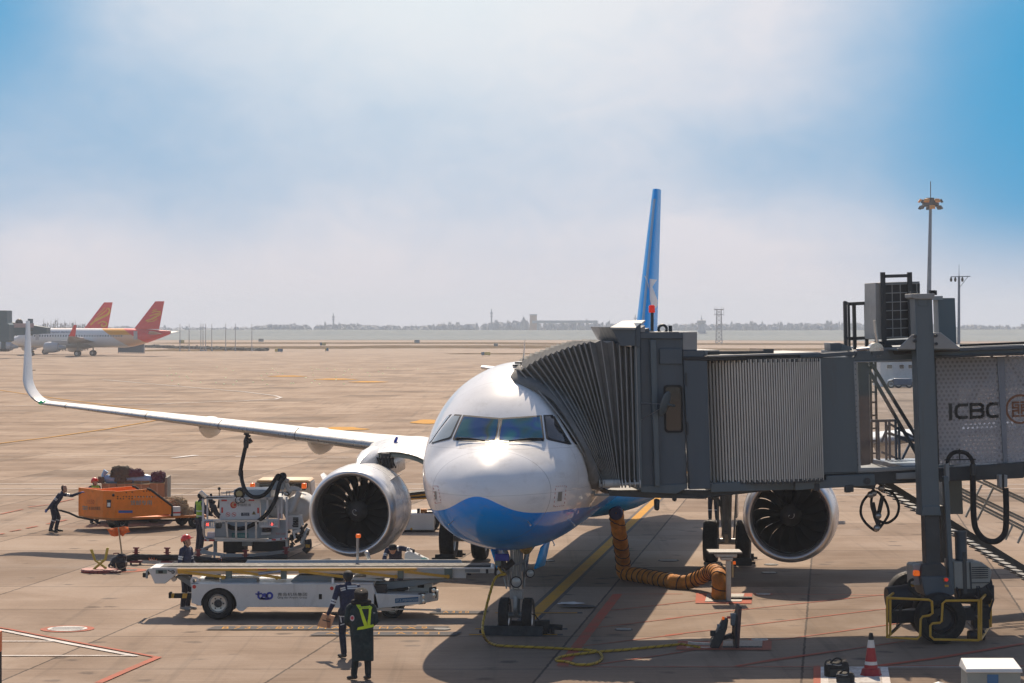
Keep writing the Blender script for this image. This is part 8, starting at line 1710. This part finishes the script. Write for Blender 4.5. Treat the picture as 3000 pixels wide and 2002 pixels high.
def person(loc, rz, label, J, top=m_navy, legs=m_navyt, shoe=m_shoe, hand=m_skin_p, bands=(), hat=None, vest=None, fat=1.0, group='ground crew'):
    e = bpy.data.objects.new('person', None); COL.objects.link(e); e.location = loc; e.rotation_euler = (0, 0, R(rz)); tag(e, label, 'person', group)
    fw = V((0, 1, 0)); P = []      # primitives: p0, p1, r0, r1, material, flat, band name
    def add(a, b, r0, r1, mt, flat=None, nm=''): P.append((V(a), V(b), r0, r1, mt, flat, nm))
    up = (J['chest']-J['pel']).normalized(); side = (J['shR']-J['shL']).normalized(); fwd = up.cross(side) if False else side.cross(up)*-1
    fwd = V((0, 1, 0))-up*up.y; fwd.normalize(); T = vest or top
    add(J['pel']+up*.02, J['chest'], .150*fat, .170*fat, T, (fwd, .66), 'torso'); add(J['shL']*.85+J['shR']*.15, J['shR']*.85+J['shL']*.15, .078, .078, T, None, 'yoke'); add(J['chest'], J['neck']-up*.05, .135, .075, T, (fwd, .72), 'torso')
    add(J['hipL'], J['hipR'], .118, .118, legs); add(J['neck']-up*.03, J['jaw']*.6+J['neck']*.4, .056, .054, m_skin_p); add(J['neck']-up*.05, J['neck']+up*.005, .072, .066, top)
    hd = (J['crown']-J['jaw']).normalized(); ff = (fw-hd*hd.dot(fw)).normalized(); hs = hd.cross(ff)
    add(J['jaw'], J['crown'], .070, .088, m_skin_p); add(J['jaw']+hd*.05-ff*.03, J['crown']-ff*.02, .075, .086, m_hair); add(J['jaw']+ff*.055+hd*.045, J['jaw']+ff*.082+hd*.028, .012, .014, m_skin_p); add(J['jaw']+ff*.03-hd*.02, J['jaw']+ff*.045-hd*.025, .036, .032, m_skin_p)
    for s, S in ((-1, 'L'), (1, 'R')):
        add(J['jaw']+hs*s*.078*-1+hd*.03, J['jaw']+hs*s*.082*-1+hd*.055, .016, .02, m_skin_p); sh, el, ha = J['sh'+S], J['el'+S], J['ha'+S]
        add(sh, el, .066, .052, top, None, 'arm'+S); add(el, ha, .052, .040, top, None, 'fore'+S); d = (ha-el).normalized(); add(ha+d*.01, ha+d*.075, .034, .036, hand, ((side if abs(d.z) > .6 else V((0, 0, 1))), .55)); 
        hip, kn, an, to = J['hip'+S], J['kn'+S], J['an'+S], J['to'+S]
        add(hip, kn, .098, .074, legs, None, 'thigh'+S); add(kn, an+V((0, 0, .03)), .074, .062, legs, None, 'shin'+S); bk = (an-to); bk.z = 0; bk = bk.normalized() if bk.length > 0 else V((0, -1, 0)); add(an+bk*.03+V((0, 0, -.03)), to, .05, .040, shoe, (V((0, 0, 1)), .85)); add(an+V((0, 0, -.02)), an+V((0, 0, .04)), .052, .056, shoe)
    mb = MB()
    for p0, p1, r0, r1, mt, fl, nm in P: mb.capsule(p0, p1, r0, r1, 16, fl)
    o = mb.build('body', m_skin_p, None); md = o.modifiers.new('r', 'REMESH'); md.mode = 'VOXEL'; md.voxel_size = .0115; sm = o.modifiers.new('s', 'SMOOTH'); sm.iterations = 3; sm.factor = .5
    dg = bpy.context.evaluated_depsgraph_get(); me = bpy.data.meshes.new_from_object(o.evaluated_get(dg)); bpy.data.objects.remove(o)
    n = len(me.polygons); c = np.zeros(n*3); me.polygons.foreach_get('center', c); c = c.reshape(n, 3); best = np.full(n, 1e9); idx = np.zeros(n, int); mats = []; tt = np.zeros(n)
    def mi(m_):
        if m_ not in mats: mats.append(m_)
        return mats.index(m_)
    for p0, p1, r0, r1, mt, fl, nm in P:
        a = np.array(p0); d = np.array(p1-p0); L2 = max(1e-9, d.dot(d)); t = np.clip((c-a) @ d/L2, 0, 1); q = c-a-np.outer(t, d)
        if fl: f_ = np.array(V(fl[0]).normalized()); q = q+np.outer(q @ f_, f_)*(1/fl[1]-1)
        dist = np.linalg.norm(q, axis=1)-(r0+(r1-r0)*t); k = dist < best; best[k] = dist[k]; m_ids = np.full(n, mi(mt)); tr = (c-a) @ d/L2
        for bn, t0, t1, bm in bands:
            if nm == bn: m_ids[(tr > t0) & (tr < t1)] = mi(bm)
        idx[k] = m_ids[k]
    me.materials.clear()
    for m_ in mats: me.materials.append(m_)
    me.polygons.foreach_set('material_index', idx.astype(np.int32)); me.polygons.foreach_set('use_smooth', np.ones(n, bool))
    # separate, unequal fingers on both hands, joined into the same mesh
    fm = MB()
    for s, S in ((-1, 'L'), (1, 'R')): d = (J['ha'+S]-J['el'+S]).normalized(); hand_fingers(fm, J['ha'+S], d, (side*-s if abs(d.z) > .6 else V((0, 0, -1))), s)
    bm = bmesh.new(); bm.from_mesh(me); hi = mi(hand)
    if hi >= len(me.materials): me.materials.append(hand)
    vs = [bm.verts.new(v) for v in fm.v]
    for f in fm.f:
        try: nf = bm.faces.new([vs[i] for i in f]); nf.material_index = hi; nf.smooth = True
        except ValueError: pass
    bm.to_mesh(me); bm.free(); me.update(); b = bpy.data.objects.new('body', me); COL.objects.link(b); b.parent = e; b.name = 'body'
    for s in (-1, 1):
        ey = MB(); ey.ell(J['jaw']+ff*.071+hd*.052+hs*s*.032, (.012, .008, .007), 8, 6); ey.build('eye', m_txt, e); br = MB(); br.tube([J['jaw']+ff*.076+hd*.070+hs*s*.018, J['jaw']+ff*.070+hd*.072+hs*s*.046], .005, 5); br.build('eyebrow', m_hair, e)
    mo = MB(); mo.tube([J['jaw']+ff*.078-hd*.006+hs*.022, J['jaw']+ff*.082-hd*.006, J['jaw']+ff*.078-hd*.006-hs*.022], .005, 5); mo.build('mouth', M('lips', (.28, .11, .09), .5, var=0), e)
    rot = Matrix((hs, ff, hd)).transposed(); cc = J['crown']
    if hat == 'helmet':
        h_ = MB(); rings = []
        for z, r in ((-.02, .122), (.0, .124), (.03, .122), (.065, .108), (.095, .08), (.115, .045), (.122, .004)): rings.append([cc+rot @ V((r*.93*cos(a), r*1.08*sin(a)-.01, z+.005)) for a in [2*pi*k/28 for k in range(28)]])
        h_.loft(rings); h_.build('helmet', m_helm, e, smooth=60); h_ = MB(); h_.loft([[cc+rot @ V((.128*cos(a), .135*sin(a)-.005, z)) for a in [2*pi*k/28 for k in range(28)]] for z in (-.022, -.012)]); h_.loft([[cc+rot @ V((.085*x, .12+y, -.02)) for x, y in ((-1, 0), (-.7, .055), (0, .07), (.7, .055), (1, 0))], [cc+rot @ V((.085*x, .12+y, -.008)) for x, y in ((-1, 0), (-.7, .055), (0, .07), (.7, .055), (1, 0))]]); h_.build('helmet_brim', m_helm, e)
        h_ = MB(); h_.tube([cc+rot @ V((s_, .02, z)) for s_, z in ((.10, -.02), (.088, -.10), (.05, -.15), (-.05, -.15), (-.088, -.10), (-.10, -.02))], .006, 5); h_.build('chin_strap', m_black, e)
    elif hat == 'cap':
        h_ = MB(); rings = [[cc+rot @ V((r*.98*cos(a), r*1.08*sin(a)-.012, z)) for a in [2*pi*k/24 for k in range(24)]] for z, r in ((-.035, .104), (0, .108), (.04, .103), (.075, .08), (.092, .045), (.097, .004))]; h_.loft(rings); h_.loft([[cc+rot @ V((.075*x, .09+y, z)) for x, y in ((-1, 0), (-.7, .06), (0, .075), (.7, .06), (1, 0))] for z in (-.03, -.022)]); h_.build('cap', M('cap_black', (.012, .013, .016), .8, var=.15), e, smooth=50)
    elif hat == 'ushanka':
        h_ = MB(); rings = [[cc+rot @ V((r*cos(a), r*1.05*sin(a)-.01, z)) for a in [2*pi*k/24 for k in range(24)]] for z, r in ((-.13, .118), (-.1, .128), (0, .135), (.05, .132), (.075, .122), (.085, .08), (.085, .004))]; h_.loft(rings); h_.build('fur_hat', M('hat_black_fur', (.012, .011, .012), .95, var=.35, scale=20, bump=.6, bscale=50), e, smooth=60)
        h_ = MB(); h_.tube([J['neck']+V((.15*cos(a), .10*sin(a), .035)) for a in [2*pi*k/16 for k in range(17)]], .05, 10); h_.build('fur_collar', MATS['hat_black_fur'], e)
    return e, b
def onto(b, fr_, poly, off, mat, name, par, cuts=4):
    bm = bmesh.new(); bm.from_mesh(b.data); t_ = BVHTree.FromBMesh(bm); bm.free(); return project_poly(poly, t_, fr_, off, cuts).build(name, mat, par, smooth=80)
c92 = Cr(920, 1640, 4.33)
std = [('armL', .48, .60, m_tape), ('armL', .66, .76, m_tape), ('armR', .48, .60, m_tape), ('armR', .66, .76, m_tape), ('torso', -.02, .06, m_tape), ('shinL', .2, .28, m_tape), ('shinR', .2, .28, m_tape)]
p = G(dp(122, 1221)); px1 = .0143
person(p, -90, 'man in navy workwear and blue gloves leaning to push the orange dolly', pose(1.70, pel=(-.02, .02, .86), chest=(0, .20, 1.13), neck=(0, .30, 1.28), jaw=(0, .38, 1.36), crown=(0, .36, 1.455), shL=(-.18, .27, 1.22), shR=(.18, .23, 1.22), elL=(-.2, .58, 1.17), haL=(-.16, .86, 1.27), elR=(.26, .06, 1.0), haR=(.22, -.14, .76), hipL=(-.09, .01, .83), hipR=(.09, .0, .83), knL=(-.1, .16, .47), knR=(.1, .05, .46), anL=(-.1, .08, .09), anR=(.1, -.06, .09), toL=(-.11, .27, .035), toR=(.11, .13, .035)), hand=m_glove, bands=std)
w_ = W(dp(217, 1110), 85.6); person(V((w_.x, 85.6, 0)), -140, 'worker in a red helmet and hi-vis vest looking over the orange dolly side', pose(1.53, elR=(.24, .12, 1.05), haR=(.20, .36, 1.12)), hat='helmet', vest=m_hivest, bands=[('torso', .3, .4, m_tape)])
w_ = G(dp(459, 1263)); person(w_, -55, 'worker in a green vest and dark cap at the left rear of the fuel truck', pose(1.74, elR=(.26, .05, 1.14), haR=(.2, .30, 1.05), elL=(-.27, 0, 1.13), haL=(-.24, .2, .93), jaw=(0, .08, 1.55), crown=(0, .05, 1.645)), vest=m_hivest, hat='cap', bands=[('torso', .15, .24, m_tape), ('torso', .6, .7, m_tape)])
w_ = G(dp(427, 1400)); person(w_, -112, 'man in a red helmet and navy workwear with grey shoes behind the belt loader', pose(1.77, jaw=(0, .05, 1.585), crown=(0, .01, 1.68), haL=(-.15, .22, 1.02), elL=(-.26, .02, 1.13)), hat='helmet', shoe=m_sneak, bands=std+[('yoke', .1, .2, m_tape)])
w_ = W(dp(908, 1262), 62.3); person(V((w_.x, 62.3, 0)), 180, 'worker bending over the far side of the belt loader with his head down', pose(1.72, pel=(0, 0, .90), chest=(0, .28, 1.17), neck=(.02, .42, 1.26), jaw=(.05, .52, 1.21), crown=(.05, .53, 1.30), shL=(-.19, .34, 1.27), shR=(.19, .36, 1.23), elL=(-.42, .42, 1.22), haL=(-.33, .60, 1.08), elR=(.26, .5, 1.03), haR=(.16, .68, .97)), bands=std+[('yoke', .15, .3, m_tape), ('yoke', .7, .85, m_tape)], hat='cap')
g6 = G(dp(799, 1510)); e6, b6 = person(g6, 8, 'man in navy striped workwear and black cap carrying a brown paper bag', pose(1.77, shL=(-.20, 0, 1.44), elL=(-.315, -.02, 1.10), haL=(-.40, .06, .90), pel=(0, 0, .96), toL=(-.17, .14, .035), anL=(-.09, -.04, .09), knL=(-.12, .02, .5), anR=(.16, .12, .09), toR=(.17, .33, .035), knR=(.12, .14, .5)), hat='cap', bands=[('armL', .72, .82, m_tape), ('armL', .88, .98, m_tape), ('armR', .72, .82, m_tape), ('torso', -.18, -.08, m_tape), ('thighL', .15, .2, m_tape)], fat=1.08)
bpy.context.view_layer.update(); F_6 = Frame(g6, R(8))
for poly in ([(420, 332), (545, 328), (548, 346), (422, 352)], [(422, 358), (570, 352), (572, 370), (425, 376)], [(332, 358), (395, 345), (398, 362), (336, 378)], [(338, 384), (402, 368), (404, 386), (342, 402)], [(570, 345), (600, 342), (606, 362), (574, 366)]): onto(b6, F_6, [c92(*q) for q in poly], .006, m_tape, 'reflective_tape', e6)
for poly in ([(330, 730), (345, 728), (356, 795), (342, 800)], [(335, 822), (384, 806), (385, 820), (337, 836)], [(395, 960), (408, 955), (462, 1205), (446, 1210)]): onto(b6, F_6, [c92(*q) for q in poly], .006, m_tape, 'reflective_tape', e6)
F61 = Frame(V((g6.x, g6.y+.02, 0))); bgx = thing(F61, 'paper_bag', 'brown paper bag hanging from the left hand of the capped man', 'bag'); KB = Kit(F61, bgx, c92); m_pap = M('kraft_paper', (.62, .34, .19), .75, var=.12, scale=6); q = [KB.P(*p_, .02) for p_ in ((110, 682), (268, 716), (210, 872), (38, 842))]; m = MB(); m.loft([[p_+V((0, s, 0)) for p_ in q] for s in (-.05, .06)]); m.build('bag', m_pap, bgx, bevel=.008); KB.slab('printed_band', [(108, 758), (205, 784), (202, 796), (105, 770)], -.035, -.03, m_txt, 0); KB.slab('fold', [(152, 742), (215, 750), (205, 866), (168, 862)], -.034, -.03, M('kraft_fold', (.28, .13, .07), .8, var=.1), 0); KB.tube('handle', [(150, 690), (165, 665), (200, 672), (215, 700)], .02, .008, m_pap, 6, 4)
g7 = G(dp(829, 1560)); e7, b7 = person(g7, 6, 'person in a long dark coat, fur hat and yellow reflective harness standing nearest', pose(1.72, shL=(-.20, 0, 1.40), shR=(.20, 0, 1.40), elL=(-.25, .1, 1.13), haL=(-.1, .24, 1.0), elR=(.25, .1, 1.13), haR=(.1, .24, 1.0), anL=(-.14, -.04, .09), toL=(-.24, .06, .035), anR=(.13, -.04, .09), toR=(.08, .08, .035), knL=(-.10, 0, .5), knR=(.12, 0, .5)), top=m_coat, legs=M('teal_black_trousers', (.010, .018, .020), .85, var=.2), hat='ushanka', fat=1.1)
ct_ = MB(); rings = []
for z, wl_, wr_, dp_ in ((.37, -.185, .235, .17), (.45, -.185, .235, .175), (.7, -.195, .235, .175), (.92, -.215, .232, .172), (1.08, -.235, .232, .17), (1.2, -.235, .238, .168), (1.32, -.225, .235, .155), (1.40, -.20, .205, .135), (1.455, -.13, .13, .10), (1.49, -.08, .08, .075)):
    rings.append([V(((wl_+wr_)/2+(wr_-wl_)/2*math.copysign(abs(cos(a))**.75, cos(a))*(1+.018*sin(7*a+z*4)*(1.3-z)), dp_*math.copysign(abs(sin(a))**.85, sin(a))*(1+.02*sin(9*a)), z+.008*sin(3*a))) for a in [2*pi*k/48 for k in range(48)]])
ct_.loft(rings, True, (False, True)); ctt = ct_.build('coat', m_coat, e7, smooth=70)
for s_ in (-1, 1): sl_ = MB(); sl_.capsule((s_*.215, .02, 1.36), (s_*.26, .03, 1.12), .082, .075, 16); sl_.capsule((s_*.26, .03, 1.12), (s_*.15, .20, 1.0), .075, .062, 16); sl_.build('sleeve', m_coat, e7)
bpy.context.view_layer.update(); F_7 = Frame(g7, R(6))
for poly in ([(528, 566), (585, 566), (600, 612), (672, 812), (676, 850), (640, 850), (608, 760), (575, 640)], [(695, 560), (740, 556), (722, 640), (712, 770), (710, 845), (676, 850), (676, 800), (690, 680)], [(556, 600), (735, 590), (730, 620), (570, 628)], [(556, 858), (788, 812), (790, 842), (640, 880), (546, 892)]): onto(ctt, F_7, [c92(*q) for q in poly], .012, m_hiviz, 'harness_strap', e7)
onto(ctt, F_7, [c92(490+26*cos(a), 742+38*sin(a)) for a in [2*pi*k/14 for k in range(14)]], .014, M('badge_white', (.55, .5, .52), .5, var=0), 'arm_badge', e7); onto(ctt, F_7, [c92(490+19*cos(a), 740+22*sin(a)) for a in [2*pi*k/12 for k in range(12)]], .017, M('badge_red', (.55, .06, .08), .5, var=0), 'arm_badge', e7)
a_, b_, c_ = F_7.hit(c92(575, 618), 1, -.195), F_7.hit(c92(715, 612), 1, -.195), F_7.hit(c92(574, 592), 1, -.195); text('lettering', '航空器监护', a_, b_-a_, c_-a_, (b_-a_).length, .028, M('label_teal', (.03, .14, .10), .5, var=0), e7)
a_, b_, c_ = F_7.hit(c92(752, 692), 1, -.19), F_7.hit(c92(776, 690), 1, -.19), F_7.hit(c92(752, 658), 1, -.19); text('lettering', 'TY', a_, b_-a_, c_-a_, (b_-a_).length, .035, m_tape, e7)
person(V((6.95, 86.6, 0)), 160, 'dark clothed worker standing behind the right main gear under the bridge', pose(1.74), bands=std)
# ================================================================ HAZE
def build_haze():
    mb = MB(); mb.box((-3100, -200, -1), (3100, 3100, 34)); 
    m = bpy.data.materials.new('hazy_air'); m.use_nodes = True; nt = m.node_tree; nt.nodes.clear(); t = NT(nt)
    pv = t.n('ShaderNodeVolumePrincipled'); pv.inputs['Color'].default_value = (.80, .89, 1.0, 1); pv.inputs['Density'].default_value = .00031; pv.inputs['Anisotropy'].default_value = 0.0
    o = t.n('ShaderNodeOutputMaterial'); nt.links.new(pv.outputs[0], o.inputs['Volume'])
    tag(mb.build('haze', m, smooth=0), 'thin pale blue haze over the airfield', 'haze', kind='stuff')
build_haze()
